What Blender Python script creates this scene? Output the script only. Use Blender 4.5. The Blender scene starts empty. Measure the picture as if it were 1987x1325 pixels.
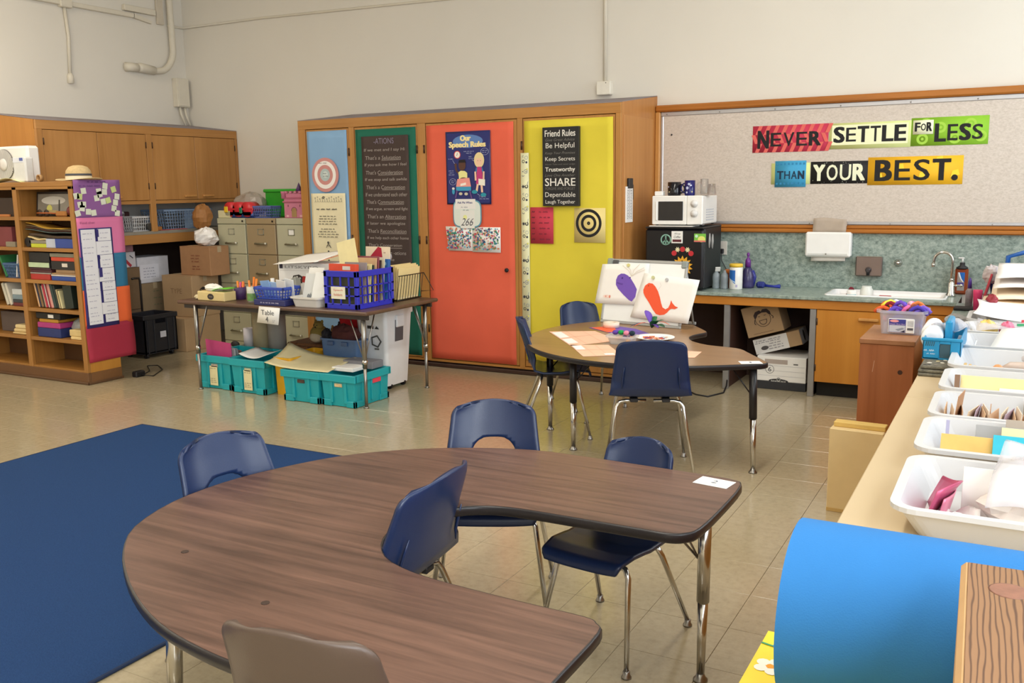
import bpy, bmesh, math, random
from math import sin, cos, pi, radians
from mathutils import Matrix, Vector
random.seed(7)
SC = bpy.context.scene
COL = SC.collection
# ------------------------------------------------------------------ camera
cam = bpy.data.cameras.new('camera'); camo = bpy.data.objects.new('camera', cam); COL.objects.link(camo)
YAW, PITCH, ROLL, FPX = -0.50201, 0.166228, 0.0139604, 1795.3
_f = Vector((sin(YAW)*cos(PITCH), cos(YAW)*cos(PITCH), -sin(PITCH)))
_r = Vector((cos(YAW), -sin(YAW), 0)); _d = _f.cross(_r)
_rr = cos(ROLL)*_r + sin(ROLL)*_d; _dd = -sin(ROLL)*_r + cos(ROLL)*_d
camo.matrix_world = Matrix(((_rr.x, -_dd.x, -_f.x, 0), (_rr.y, -_dd.y, -_f.y, 0), (_rr.z, -_dd.z, -_f.z, 1.6), (0, 0, 0, 1)))
cam.sensor_width = 36; cam.lens = FPX/1987*36; cam.clip_start = 0.05; cam.clip_end = 100
SC.camera = camo
# ------------------------------------------------------------------ world, light, exposure
w = bpy.data.worlds.new('sky'); SC.world = w; w.use_nodes = True
bg = w.node_tree.nodes['Background']; bg.inputs[0].default_value = (0.80, 0.90, 1.0, 1); bg.inputs[1].default_value = 1.6
SC.view_settings.view_transform = 'Standard'; SC.view_settings.look = 'None'
SC.view_settings.exposure = EXPOSURE = 0.34; SC.view_settings.gamma = 1; SC.view_settings.use_curve_mapping = False
SC.cycles.use_denoising = True; SC.cycles.max_bounces = 8; SC.cycles.diffuse_bounces = 5; SC.cycles.glossy_bounces = 4
SC.cycles.transparent_max_bounces = 12; SC.cycles.caustics_reflective = False; SC.cycles.caustics_refractive = False
SC.cycles.sample_clamp_indirect = 4.0
def area(name, loc, rot, sx, sy, power, col):
    l = bpy.data.lights.new(name, 'AREA'); l.shape = 'RECTANGLE'; l.size = sx; l.size_y = sy; l.energy = power; l.color = col
    o = bpy.data.objects.new(name, l); COL.objects.link(o); o.location = loc; o.rotation_euler = rot
    return o
# daylight through the four windows of the wall on the counter's side (light leaves each window inwards)
DAY = (0.91, 0.965, 1.0); WIN_P = {-2.4: 190, 0.1: 60, 2.6: 8, 5.1: 56}
WIN_Y = [(-2.4, -0.4), (0.1, 2.1), (2.6, 4.6), (5.1, 7.1)]
for a, b in WIN_Y:
    area('window_daylight', (1.62, (a+b)/2, 2.3), (0, radians(72), 0), 2.2, b-a, WIN_P[a], DAY)
# ceiling fluorescents
LAMPS = [(-1.6, 1.0), (-1.6, 4.6), (-7.0, 0.4), (-7.0, 3.6)]
LAMP_P = {-1.6: 40, -7.0: 40}
for x, y in LAMPS:
    area('ceiling_lamp_light', (x, y, 3.98), (0, 0, 0), 0.3, 2.4, LAMP_P[x], (1.0, 0.95, 0.86) if x > -3 else (1.0, 0.90, 0.74))

# ------------------------------------------------------------------ materials
def lin(c):
    c = c/255
    return c/12.92 if c <= 0.04045 else ((c+0.055)/1.055)**2.4
def rgb(h):
    h = h.lstrip('#'); return tuple(lin(int(h[i:i+2], 16)) for i in (0, 2, 4)) + (1,)
_mc = {}
def _new(name):
    m = bpy.data.materials.new(name); m.use_nodes = True
    nt = m.node_tree; p = nt.nodes['Principled BSDF']
    return m, nt, p
def M(h, r=0.55, metal=0.0, spec=0.5, var=0.06, vs=14.0, bump=0.0, bs=60.0, alpha=1.0, trans=0.0, emit=0.0, coat=0.0):
    """plain coloured material with a soft procedural mottling"""
    k = ('M', h, r, metal, spec, var, vs, bump, bs, alpha, trans, emit, coat)
    if k in _mc: return _mc[k]
    m, nt, p = _new('mat_'+h.lstrip('#'))
    c = rgb(h)
    tc = nt.nodes.new('ShaderNodeTexCoord')
    if var:
        n = nt.nodes.new('ShaderNodeTexNoise'); n.inputs['Scale'].default_value = vs; n.inputs['Detail'].default_value = 3
        nt.links.new(tc.outputs['Object'], n.inputs['Vector'])
        mx = nt.nodes.new('ShaderNodeMix'); mx.data_type = 'RGBA'
        mx.inputs[6].default_value = tuple(min(1, v*(1-var*2)) for v in c[:3]) + (1,)
        mx.inputs[7].default_value = tuple(min(1, v*(1+var*2)) for v in c[:3]) + (1,)
        nt.links.new(n.outputs[0], mx.inputs[0]); nt.links.new(mx.outputs[2], p.inputs['Base Color'])
    else:
        p.inputs['Base Color'].default_value = c
    p.inputs['Roughness'].default_value = r; p.inputs['Metallic'].default_value = metal
    p.inputs['Specular IOR Level'].default_value = spec
    if bump:
        n2 = nt.nodes.new('ShaderNodeTexNoise'); n2.inputs['Scale'].default_value = bs; n2.inputs['Detail'].default_value = 4
        nt.links.new(tc.outputs['Object'], n2.inputs['Vector'])
        b = nt.nodes.new('ShaderNodeBump'); b.inputs['Strength'].default_value = bump; b.inputs['Distance'].default_value = 0.01
        nt.links.new(n2.outputs[0], b.inputs['Height']); nt.links.new(b.outputs[0], p.inputs['Normal'])
    if alpha < 1: p.inputs['Alpha'].default_value = alpha
    if trans: p.inputs['Transmission Weight'].default_value = trans
    if coat: p.inputs['Coat Weight'].default_value = coat; p.inputs['Coat Roughness'].default_value = 0.15
    if emit:
        p.inputs['Emission Color'].default_value = c; p.inputs['Emission Strength'].default_value = emit
    _mc[k] = m; return m
def wood(h1, h2, axis='Z', scale=1.0, r=0.42, contrast=1.0, spec=0.4, space='Object', rot=0.0, knots=0):
    k = ('W', h1, h2, axis, scale, r, space, rot, knots)
    if k in _mc: return _mc[k]
    m, nt, p = _new('wood_'+h1.lstrip('#'))
    tc = nt.nodes.new('ShaderNodeTexCoord'); mp = nt.nodes.new('ShaderNodeMapping')
    s = {'X': (0.7, 14, 14), 'Y': (14, 0.7, 14), 'Z': (14, 14, 0.7)}[axis]
    mp.inputs['Scale'].default_value = tuple(v*scale for v in s); mp.inputs['Rotation'].default_value = (0, 0, rot)
    nt.links.new(tc.outputs[space], mp.inputs[0])
    n = nt.nodes.new('ShaderNodeTexNoise'); n.inputs['Scale'].default_value = 1.0; n.inputs['Detail'].default_value = 6
    n.inputs['Roughness'].default_value = 0.65; n.inputs['Distortion'].default_value = 0.6
    nt.links.new(mp.outputs[0], n.inputs['Vector'])
    n2 = nt.nodes.new('ShaderNodeTexNoise'); n2.inputs['Scale'].default_value = 1.6; n2.inputs['Detail'].default_value = 2
    nt.links.new(tc.outputs[space], n2.inputs['Vector'])
    ad = nt.nodes.new('ShaderNodeMath'); ad.operation = 'MULTIPLY_ADD'; ad.inputs[1].default_value = 0.5
    nt.links.new(n2.outputs[0], ad.inputs[0]); nt.links.new(n.outputs[0], ad.inputs[2])
    cr = nt.nodes.new('ShaderNodeValToRGB'); cr.color_ramp.elements[0].position = 0.48; cr.color_ramp.elements[1].position = 0.98
    cr.color_ramp.elements[0].color = rgb(h2); cr.color_ramp.elements[1].color = rgb(h1)
    nt.links.new(ad.outputs[0], cr.inputs[0]); nt.links.new(cr.outputs[0], p.inputs['Base Color'])
    p.inputs['Roughness'].default_value = r; p.inputs['Specular IOR Level'].default_value = spec
    _mc[k] = m; return m
def speckle(name, cols, scale, r=0.35, spec=0.5, bump=0.0, space='Object', stretch=(1, 1, 1)):
    m, nt, p = _new(name)
    tc = nt.nodes.new('ShaderNodeTexCoord'); mp = nt.nodes.new('ShaderNodeMapping'); mp.inputs['Scale'].default_value = stretch
    nt.links.new(tc.outputs[space], mp.inputs[0])
    n = nt.nodes.new('ShaderNodeTexNoise'); n.inputs['Scale'].default_value = scale; n.inputs['Detail'].default_value = 5; n.inputs['Roughness'].default_value = 0.72
    nt.links.new(mp.outputs[0], n.inputs['Vector'])
    cr = nt.nodes.new('ShaderNodeValToRGB'); el = cr.color_ramp.elements
    while len(el) < len(cols): el.new(0.5)
    for e, (pos, h) in zip(el, cols): e.position = pos; e.color = rgb(h)
    nt.links.new(n.outputs[0], cr.inputs[0]); nt.links.new(cr.outputs[0], p.inputs['Base Color'])
    p.inputs['Roughness'].default_value = r; p.inputs['Specular IOR Level'].default_value = spec
    if bump:
        b = nt.nodes.new('ShaderNodeBump'); b.inputs['Strength'].default_value = bump; b.inputs['Distance'].default_value = 0.004
        nt.links.new(n.outputs[0], b.inputs['Height']); nt.links.new(b.outputs[0], p.inputs['Normal'])
    return m
OAK = wood('#bd8848', '#9f6b31', 'Z'); OAKX = wood('#bd8848', '#9f6b31', 'X'); OAKY = wood('#bd8848', '#9f6b31', 'Y')
OAKD = wood('#8a5a2c', '#6b431f', 'X'); OAKPALE = wood('#cf9a58', '#b98142', 'Z')
WALL = M('#dfdad0', 0.85, var=0.025, vs=1.3, bump=0.05, bs=8)
CHROME = M('#c9c6c0', 0.18, 1.0, var=0.0); STEEL = M('#9b9893', 0.32, 1.0, var=0.03)
BLACK = M('#17161a', 0.45); WHITE = M('#f2f1ee', 0.5, var=0.02); WHITEP = M('#eceae6', 0.38, var=0.015)
PAPER = M('#f3f1ec', 0.8, var=0.015); CREAM = M('#ece2bd', 0.8, var=0.03); MANILA = M('#e6cf94', 0.75, var=0.04)
CARD = M('#b3946f', 0.85, var=0.06, vs=5); CARD2 = M('#96714b', 0.85, var=0.06, vs=5)
INK = M('#26242a', 0.8, var=0.0); GREYTOP = M('#8d8488', 0.9, var=0.06)
# ------------------------------------------------------------------ geometry
class G:
    def __init__(s): s.v = []; s.f = []; s.sm = []; s.T = Matrix.Identity(4)
    def at(s, x=0, y=0, z=0, rz=0, rx=0, ry=0):
        s.T = Matrix.Translation((x, y, z)) @ Matrix.Rotation(rz, 4, 'Z') @ Matrix.Rotation(rx, 4, 'X') @ Matrix.Rotation(ry, 4, 'Y'); return s
    def add(s, vs, fs, sm=False):
        o = len(s.v); T = s.T
        s.v += [tuple(T @ Vector(p)) for p in vs]
        s.f += [tuple(i+o for i in f) for f in fs]; s.sm += [sm]*len(fs); return s
    def box(s, x0, y0, z0, x1, y1, z1, c=0.0):
        if x0 > x1: x0, x1 = x1, x0
        if y0 > y1: y0, y1 = y1, y0
        if z0 > z1: z0, z1 = z1, z0
        c = min(c, (x1-x0)/2.01, (y1-y0)/2.01, (z1-z0)/2.01)
        if c <= 0:
            return s.add([(x0,y0,z0),(x1,y0,z0),(x1,y1,z0),(x0,y1,z0),(x0,y0,z1),(x1,y0,z1),(x1,y1,z1),(x0,y1,z1)],
                         [(3,2,1,0),(4,5,6,7),(0,1,5,4),(1,2,6,5),(2,3,7,6),(3,0,4,7)])
        L = []
        for X in (0, 1):
            for Y in (0, 1):
                for Z in (0, 1):
                    x = x1 if X else x0; y = y1 if Y else y0; z = z1 if Z else z0
                    dx = -c if X else c; dy = -c if Y else c; dz = -c if Z else c
                    L += [(x, y+dy, z+dz), (x+dx, y, z+dz), (x+dx, y+dy, z)]
        ix = lambda X, Y, Z, k: (X*4+Y*2+Z)*3+k
        F = []
        for X in (0, 1):
            q = [ix(X,0,0,0), ix(X,1,0,0), ix(X,1,1,0), ix(X,0,1,0)]; F.append(q if X else q[::-1])
        for Y in (0, 1):
            q = [ix(0,Y,0,1), ix(0,Y,1,1), ix(1,Y,1,1), ix(1,Y,0,1)]; F.append(q if Y else q[::-1])
        for Z in (0, 1):
            q = [ix(0,0,Z,2), ix(1,0,Z,2), ix(1,1,Z,2), ix(0,1,Z,2)]; F.append(q if Z else q[::-1])
        for a in (0, 1):
            for b in (0, 1):
                q = [ix(a,b,0,0), ix(a,b,1,0), ix(a,b,1,1), ix(a,b,0,1)]; F.append(q[::-1] if a == b else q)
                q = [ix(a,0,b,0), ix(a,0,b,2), ix(a,1,b,2), ix(a,1,b,0)]; F.append(q if a == b else q[::-1])
                q = [ix(0,a,b,1), ix(1,a,b,1), ix(1,a,b,2), ix(0,a,b,2)]; F.append(q if a != b else q[::-1])
        for X in (0, 1):
            for Y in (0, 1):
                for Z in (0, 1):
                    q = [ix(X,Y,Z,0), ix(X,Y,Z,1), ix(X,Y,Z,2)]; F.append(q if (X+Y+Z) % 2 == 1 else q[::-1])
        return s.add(L, F)
    def lathe(s, prof, n=20, sm=True, cap=True):
        vs = []; fs = []
        for r, z in prof:
            vs += [(r*cos(2*pi*i/n), r*sin(2*pi*i/n), z) for i in range(n)]
        for j in range(len(prof)-1):
            for i in range(n):
                k = (i+1) % n; fs.append((j*n+i, j*n+k, (j+1)*n+k, (j+1)*n+i))
        s.add(vs, fs, sm)
        if cap:
            o = len(s.v)-len(vs)
            if prof[0][0] > 1e-4: s.f.append(tuple(o+i for i in range(n-1, -1, -1))); s.sm.append(False)
            if prof[-1][0] > 1e-4: s.f.append(tuple(o+(len(prof)-1)*n+i for i in range(n))); s.sm.append(False)
        return s
    def cyl(s, r, z0, z1, n=16, r2=None): return s.lathe([(r, z0), (r if r2 is None else r2, z1)], n)
    def ball(s, x, y, z, rx, ry=None, rz=None, n=12):
        ry = rx if ry is None else ry; rz = rx if rz is None else rz; m = max(4, n//2); vs = [(x, y, z-rz)]; fs = []
        for j in range(1, m):
            t = -pi/2+pi*j/m
            vs += [(x+rx*cos(t)*cos(2*pi*i/n), y+ry*cos(t)*sin(2*pi*i/n), z+rz*sin(t)) for i in range(n)]
        vs.append((x, y, z+rz))
        for i in range(n):
            k = (i+1) % n; fs.append((0, 1+k, 1+i)); fs.append((len(vs)-1, 1+(m-2)*n+i, 1+(m-2)*n+k))
            for j in range(m-2): fs.append((1+j*n+i, 1+j*n+k, 1+(j+1)*n+k, 1+(j+1)*n+i))
        return s.add(vs, fs, True)
    def tube(s, pts, r, n=8, cap=True):
        P = [Vector(p) for p in pts]; R = r if isinstance(r, (list, tuple)) else [r]*len(P); vs = []; fs = []; u = None
        for i, p in enumerate(P):
            t = (P[min(i+1, len(P)-1)]-P[max(i-1, 0)]).normalized()
            if u is None: u = t.orthogonal().normalized()
            else:
                u = u-t*u.dot(t); u = u.normalized() if u.length > 1e-6 else t.orthogonal().normalized()
            w = t.cross(u)
            vs += [tuple(p+R[i]*(cos(2*pi*k/n)*u+sin(2*pi*k/n)*w)) for k in range(n)]
        for i in range(len(P)-1):
            for k in range(n):
                l = (k+1) % n; fs.append((i*n+k, i*n+l, (i+1)*n+l, (i+1)*n+k))
        s.add(vs, fs, True)
        if cap:
            o = len(s.v)-len(vs); s.f.append(tuple(o+i for i in range(n-1, -1, -1))); s.f.append(tuple(o+(len(P)-1)*n+i for i in range(n))); s.sm += [False]*2
        return s
    def prism(s, poly, z0, z1, sm=False):
        n = len(poly); vs = [(x, y, z0) for x, y in poly]+[(x, y, z1) for x, y in poly]
        s.add(vs, [tuple(range(n-1, -1, -1)), tuple(range(n, 2*n))])
        o = len(s.v)-2*n
        for i in range(n):
            k = (i+1) % n; s.f.append((o+i, o+k, o+n+k, o+n+i)); s.sm.append(sm)
        return s
    def grid(s, fn, nu, nv, th=0.0, sm=True, skip=None):
        """surface fn(u,v) for u,v in 0..1; th > 0 gives it a back and rims"""
        P = [[Vector(fn(i/nu, j/nv)) for j in range(nv+1)] for i in range(nu+1)]
        W = nv+1; vs = [tuple(P[i][j]) for i in range(nu+1) for j in range(W)]
        cells = [(i, j) for i in range(nu) for j in range(nv) if not (skip and skip((i+.5)/nu, (j+.5)/nv))]
        fs = [(i*W+j, (i+1)*W+j, (i+1)*W+j+1, i*W+j+1) for i, j in cells]
        if th:
            N = []
            for i in range(nu+1):
                for j in range(W):
                    a = P[min(i+1, nu)][j]-P[max(i-1, 0)][j]; b = P[i][min(j+1, nv)]-P[i][max(j-1, 0)]
                    nn = a.cross(b); N.append(nn.normalized() if nn.length > 0 else Vector((0, 0, 1)))
            o = len(vs); vs += [tuple(Vector(vs[k])-N[k]*th) for k in range(o)]
            edges = {}
            for f in fs:
                for a, b in zip(f, f[1:]+f[:1]): edges[(a, b)] = 1
            fs += [tuple(k+o for k in f[::-1]) for f in list(fs)]
            fs += [(b, a, a+o, b+o) for (a, b) in edges if (b, a) not in edges]
        return s.add(vs, fs, sm)
    def quad(s, a, b, c, d): return s.add([a, b, c, d], [(0, 1, 2, 3)])
    def obj(s, name, mat, parent=None, loc=None, flat=False):
        me = bpy.data.meshes.new(name); me.from_pydata(s.v, [], s.f)
        if not flat: me.polygons.foreach_set('use_smooth', s.sm)
        if mat: me.materials.append(mat)
        me.update()
        o = bpy.data.objects.new(name, me); COL.objects.link(o)
        if parent: o.parent = parent
        if loc: o.location = loc
        return o
def tag(o, label, cat, group=None, kind=None):
    if label: o['label'] = label
    if cat: o['category'] = cat
    if group: o['group'] = group
    if kind: o['kind'] = kind
    return o
def thing(name, label, cat, loc=(0, 0, 0), rz=0, group=None):
    o = bpy.data.objects.new(name, None); COL.objects.link(o); o.location = loc; o.rotation_euler = (0, 0, rz)
    return tag(o, label, cat, group)
def struct(o): o['kind'] = 'structure'; return o
def dup(root, loc, rz=0, label=None, group=None, scale=None):
    r = root.copy(); COL.objects.link(r); r.location = loc; r.rotation_euler = (0, 0, rz)
    if scale: r.scale = (scale,)*3
    if label: r['label'] = label
    if group: r['group'] = group
    for ch in list(root.children):
        c = ch.copy(); COL.objects.link(c); c.parent = r
        for g in ch.children:
            d = g.copy(); COL.objects.link(d); d.parent = c
    return r
def single(name, g, mat, label, cat, group=None, loc=None):
    return tag(g.obj(name, mat, None, loc), label, cat, group)
_fc = {}
def glyphs(text):
    if text in _fc: return _fc[text]
    c = bpy.data.curves.new('t', 'FONT'); c.body = text; c.resolution_u = 3; c.size = 1
    o = bpy.data.objects.new('t', c); me = bpy.data.meshes.new_from_object(o)
    vs = [tuple(v.co) for v in me.vertices]; fs = [tuple(p.vertices) for p in me.polygons]
    bpy.data.objects.remove(o); bpy.data.curves.remove(c); bpy.data.meshes.remove(me)
    if vs:
        x0 = min(v[0] for v in vs); x1 = max(v[0] for v in vs); y0 = min(v[1] for v in vs); y1 = max(v[1] for v in vs)
        vs = [((v[0]-x0)/max(x1-x0, 1e-6), (v[1]-y0)/max(y1-y0, 1e-6)) for v in vs]
    _fc[text] = (vs, fs); return _fc[text]
class Print:
    """flat print on a sheet: origin o, unit axes u (across) and v (up), n = outward normal"""
    def __init__(s, parent, o, u, v, eps=0.0012):
        s.p = parent; s.o = Vector(o); s.u = Vector(u); s.v = Vector(v); s.n = s.u.cross(s.v); s.e = eps; s.lay = {}; s.k = 0; s.q = 0; s.nm = {}
    def _g(s, col, name):
        if col not in s.lay: s.lay[col] = G(); s.nm[col] = name; s.k += 1; pass
        return s.lay[col]
    def pts(s, P, F, col, name):
        g = s._g(col, name); s.q += 1; e = s.e+2.5e-5*s.q; g.add([tuple(s.o+s.u*x+s.v*y+s.n*e) for x, y in P], F)
    def poly(s, P, col, name='drawing'): s.pts(P, [tuple(range(len(P)))], col, name)
    def rect(s, x0, y0, x1, y1, col, name='drawing'): s.poly([(x0, y0), (x1, y0), (x1, y1), (x0, y1)], col, name)
    def disc(s, x, y, r, col, ry=None, n=20, name='drawing'): s.poly([(x+r*cos(2*pi*i/n), y+(ry or r)*sin(2*pi*i/n)) for i in range(n)], col, name)
    def ring(s, x, y, r0, r1, col, n=28, name='drawing', a0=0, a1=2*pi, ry=1.0):
        P = []; F = []
        for i in range(n+1):
            a = a0+(a1-a0)*i/n; P += [(x+r0*cos(a), y+ry*r0*sin(a)), (x+r1*cos(a), y+ry*r1*sin(a))]
        s.pts(P, [(2*i, 2*i+1, 2*i+3, 2*i+2) for i in range(n)], col, name)
    def line(s, P, w, col, name='drawing'):
        for (x0, y0), (x1, y1) in zip(P, P[1:]):
            l = math.hypot(x1-x0, y1-y0) or 1; a = -(y1-y0)/l*w/2; b = (x1-x0)/l*w/2
            s.poly([(x0-a, y0-b), (x1-a, y1-b), (x1+a, y1+b), (x0+a, y0+b)], col, name)
    def text(s, t, x, y, w, h, col, rot=0, shear=0, bold=0, name='lettering'):
        """text in the box centred at x,y, w wide, h high"""
        vs, fs = glyphs(t)
        for dx in ([0] if not bold else [-bold, 0, bold]):
            for dy in ([0] if not bold else [-bold*.5, bold*.5]):
                P = []
                for a, b in vs:
                    px = (a-.5)*w+dx+shear*(b-.5)*h; py = (b-.5)*h+dy
                    P.append((x+px*cos(rot)-py*sin(rot), y+px*sin(rot)+py*cos(rot)))
                s.pts(P, fs, col, name)
    def scribble(s, x, y, w, h, col, name='handwriting'):
        """a line of writing too small to read: short zigzag strokes in word groups"""
        q = x-w/2
        while q < x+w/2-h:
            n = random.randint(2, 5); P = []
            for k in range(n*2+1): P.append((q+k*h*.28, y+(h*.38 if k % 2 else -h*.38)*random.uniform(.5, 1)))
            P = [a for a in P if a[0] < x+w/2]
            if len(P) > 1: s.line(P, h*.17, col, name)
            q += (2*n+1)*h*.28+h*.45
    def done(s):
        out = []
        for col, g in s.lay.items():
            m = col if not isinstance(col, str) else M(col, 0.8, var=0)
            o = g.obj(s.nm[col], m, s.p); out.append(o)
            if s.nm[col] in ('handwriting', 'dot_field'): o['kind'] = 'stuff'
        return out
def sheet(name, x0, z0, x1, z1, y, mat, label, cat, th=0.0012, group=None, wob=0.0, corners=None, parent=None):
    """paper on a wall plane y = const, facing -Y, optional gentle waviness"""
    c = corners or [(x0, z0), (x1, z0), (x1, z1), (x0, z1)]
    ph = random.random()*6
    def fn(u, v):
        a = [(1-u)*p+u*q for p, q in zip(c[0], c[1])]; b = [(1-u)*p+u*q for p, q in zip(c[3], c[2])]
        x = (1-v)*a[0]+v*b[0]; z = (1-v)*a[1]+v*b[1]
        return (x, y-th-wob*(0.5+0.5*sin(7*x+5*z+ph)*sin(3*z-4*x+ph)), z)
    n = 2 if not wob else 14
    o = G().grid(fn, n, n*2 if wob else n, th).obj(name, mat, parent)
    return tag(o, label, cat, group) if not parent else o
# ================================================================== the room
XL, YB, XR, YF, ZC = -8.365, 7.70, 1.25, -3.0, 4.2
floor_m = speckle('floor_vinyl', [(0.25, '#9f9276'), (0.45, '#b0a284'), (0.62, '#b7a98b'), (0.8, '#a99c7b')], 30, r=0.2, spec=0.65, bump=0.006)
floor_m.node_tree.nodes['Principled BSDF'].inputs['Coat Weight'].default_value = 0.35; floor_m.node_tree.nodes['Principled BSDF'].inputs['Coat Roughness'].default_value = 0.13
fl = struct(G().box(XL, YF, -0.06, XR+0.1, YB, -0.004).obj('floor', M('#6d6450', 0.6)))
TP = 0.307; TX0, TY0 = -0.838-TP*25, YF
tile_me = None; cells = []
for i in range(0, 30):
    for j in range(0, 36):
        x = TX0+TP*i; y = TY0+TP*j
        if x+TP < XL or x > XR or y > YB: continue
        c = Vector((x+TP/2, y+TP/2, 0-1.6)); z = c.dot(_f)
        u = c.dot(_rr)/z*FPX if z > 0.3 else 1e9; v = c.dot(_dd)/z*FPX if z > 0.3 else 1e9
        vis = abs(u) < 1050 and abs(v) < 700 and x+TP/2 < -0.36
        # tiles wholly under the rug, the table tops or the cabinets do not show
        if -5.2 < x < -2.9 and y+TP < 4.2: vis = False
        if -2.3 < x < -1.55 and 1.5 < y < 2.3: vis = False
        if y > 7.0 or x < -7.5: vis = False
        cells.append((0 if vis else 1, z if z > 0 else 99-z, x, y))
cells.sort()
tg = G().box(0, 0, -0.004, TP-0.0014, TP-0.0014, 0, 0.0006)
rest = G()
for k, (vis, z, x, y) in enumerate(cells):
    x1 = min(x, 0); ok = x >= XL-0.02 and x+TP <= XR+0.12 and y+TP <= YB+0.02
    if k < 296 and ok:
        if tile_me is None: t = tg.obj('tile', floor_m, fl); tile_me = t.data
        else:
            t = bpy.data.objects.new('tile', tile_me); COL.objects.link(t); t.parent = fl
        t.location = (x, y, 0)
    else:
        rest.box(max(x, XL), y, -0.004, min(x+TP-0.0014, XR+0.1), min(y+TP-0.0014, YB), 0, 0.0006)
o = rest.obj('tiles_beyond', floor_m, fl); o['kind'] = 'stuff'
# make the tile marbling run on in world space
for nd in floor_m.node_tree.nodes:
    if nd.type == 'TEX_COORD': tcn = nd
gm = floor_m.node_tree.nodes.new('ShaderNodeNewGeometry')
for l in list(floor_m.node_tree.links):
    if l.from_node == tcn: floor_m.node_tree.links.new(gm.outputs['Position'], l.to_socket)
struct(G().box(XL-0.15, YB, -0.06, XR+0.15, YB+0.15, ZC).obj('wall_back', WALL))
struct(G().box(XL-0.15, YF, -0.06, XL, YB, ZC).obj('wall_left', WALL))
struct(G().box(XL-0.15, YF-0.15, -0.06, XR+0.15, YF, ZC).obj('wall_front', WALL))
struct(G().box(XL-0.15, YF, ZC, XR+0.15, YB, ZC+0.1).obj('ceiling', M('#e9e5da', 0.9, var=0.02)))
g = G(); ys = [YF]
for a, b in WIN_Y: ys += [a, b]
ys.append(YB)
for a, b in zip(ys[::2], ys[1::2]): g.box(XR, a, 1.0, XR+0.15, b, 3.45)
g.box(XR, YF, -0.06, XR+0.15, YB, 1.0); g.box(XR, YF, 3.45, XR+0.15, YB, ZC)
struct(g.obj('wall_right', WALL))
glm, nt, p = _new('window_glass')
tr = nt.nodes.new('ShaderNodeBsdfTransparent'); gl = nt.nodes.new('ShaderNodeBsdfGlossy'); gl.inputs['Roughness'].default_value = 0.02
mx = nt.nodes.new('ShaderNodeMixShader'); mx.inputs[0].default_value = 0.06
nt.links.new(tr.outputs[0], mx.inputs[1]); nt.links.new(gl.outputs[0], mx.inputs[2])
nt.links.new(mx.outputs[0], nt.nodes['Material Output'].inputs[0]); GLASS = glm
for k, (a, b) in enumerate(WIN_Y):
    wn = struct(thing('window_%d' % (k+1), None, None))
    f = G(); f.box(XR+0.04, a, 1.0, XR+0.1, b, 1.05); f.box(XR+0.04, a, 3.40, XR+0.1, b, 3.45); f.box(XR+0.04, a, 1.0, XR+0.1, a+0.05, 3.45); f.box(XR+0.04, b-0.05, 1.0, XR+0.1, b, 3.45)
    f.obj('window_frame', WHITE, wn)
    f = G(); f.box(XR+0.05, (a+b)/2-0.02, 1.05, XR+0.09, (a+b)/2+0.02, 3.40); f.box(XR+0.05, a+0.05, 2.2, XR+0.09, b-0.05, 2.24); f.obj('mullion', WHITE, wn)
    for y0, y1 in ((a+0.05, (a+b)/2-0.02), ((a+b)/2+0.02, b-0.05)):
        for z0, z1 in ((1.05, 2.2), (2.24, 3.40)):
            G().box(XR+0.067, y0, z0, XR+0.072, y1, z1).obj('pane', GLASS, wn)
for x, y in LAMPS:
    t = thing('ceiling_lamp', 'long white fluorescent ceiling lamp above the '+{(-1.6, 1.0): 'foreground horseshoe table', (-1.6, 4.6): 'kidney table', (-7.0, .4): 'rug, nearer the camera wall', (-7.0, 3.6): 'rug, nearer the bookcase'}[(x, y)], 'lamp', (x, y, ZC), 0, 'fluorescent lamps in rows under the ceiling')
    G().box(-0.17, -1.25, -0.10, 0.17, 1.25, -0.0, 0.01).obj('housing', WHITE, t)
    G().box(-0.15, -1.22, -0.15, 0.15, 1.22, -0.10, 0.02).obj('diffuser', M('#fff3dc', 0.6, var=0, emit=3.0), t)
# ---- conduits and pipes on the two far walls
PW = M('#d9d2c2', 0.6, var=0.03)
t = thing('cable_raceway', 'painted cable raceway running along the top of the far wall by the corner pipe', 'raceway', (XL, 6.0, 3.4))
g = G().at(-XL*0, 0, 0)
g = G(); g.box(0, -2.0, 0.0, 0.045, 1.02, 0.045, 0.006); g.add([(0, 1.02, 0), (0.045, 1.02, 0), (0.045, 1.02, .045), (0, 1.02, .045), (0, 1.25, -0.03), (0.03, 1.25, -0.03), (0.03, 1.25, 0), (0, 1.25, 0)], [(0,1,5,4),(1,2,6,5),(2,3,7,6),(3,0,4,7),(4,5,6,7)])
g.obj('channel', PW, t)
G().box(0, 0.9, 0.06, 0.05, 1.3, 0.12, 0.005).obj('cover', PW, t)
t = thing('drop_conduit', 'thin white conduit dropping from the raceway to a capped end', 'conduit', (XL, 6.21, 2.66))
G().tube([(0.02, 0, 0.08), (0.02, 0.02, 0.45), (0.02, 0.0, 0.74)], 0.016).obj('tube', PW, t)
G().at(0.022, 0, 0).lathe([(0.02, 0), (0.03, 0.005), (0.03, 0.07), (0.018, 0.1)], 12).obj('end_cap', PW, t)
G().box(0, -0.06, 0.72, 0.06, 0.07, 0.8, 0.008).obj('junction', PW, t)
t = thing('corner_pipe', 'thick white pipe bending down beside the room corner into an elbow fitting', 'pipe', (XL, 7.2, 2.86))
g = G(); P = [(0.05, 0.285, 1.3), (0.05, 0.29, 0.6), (0.05, 0.295, 0.28)]
for k in range(1, 8):
    a = k/8*pi/2; P.append((0.05, 0.295-0.2*(1-cos(a)), 0.28-0.2*sin(a)-0.06*k/8))
P += [(0.05, 0.05, 0.02), (0.05, -0.02, 0.02)]
g.tube(P, 0.034, 10).obj('pipe_run', PW, t)
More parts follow.
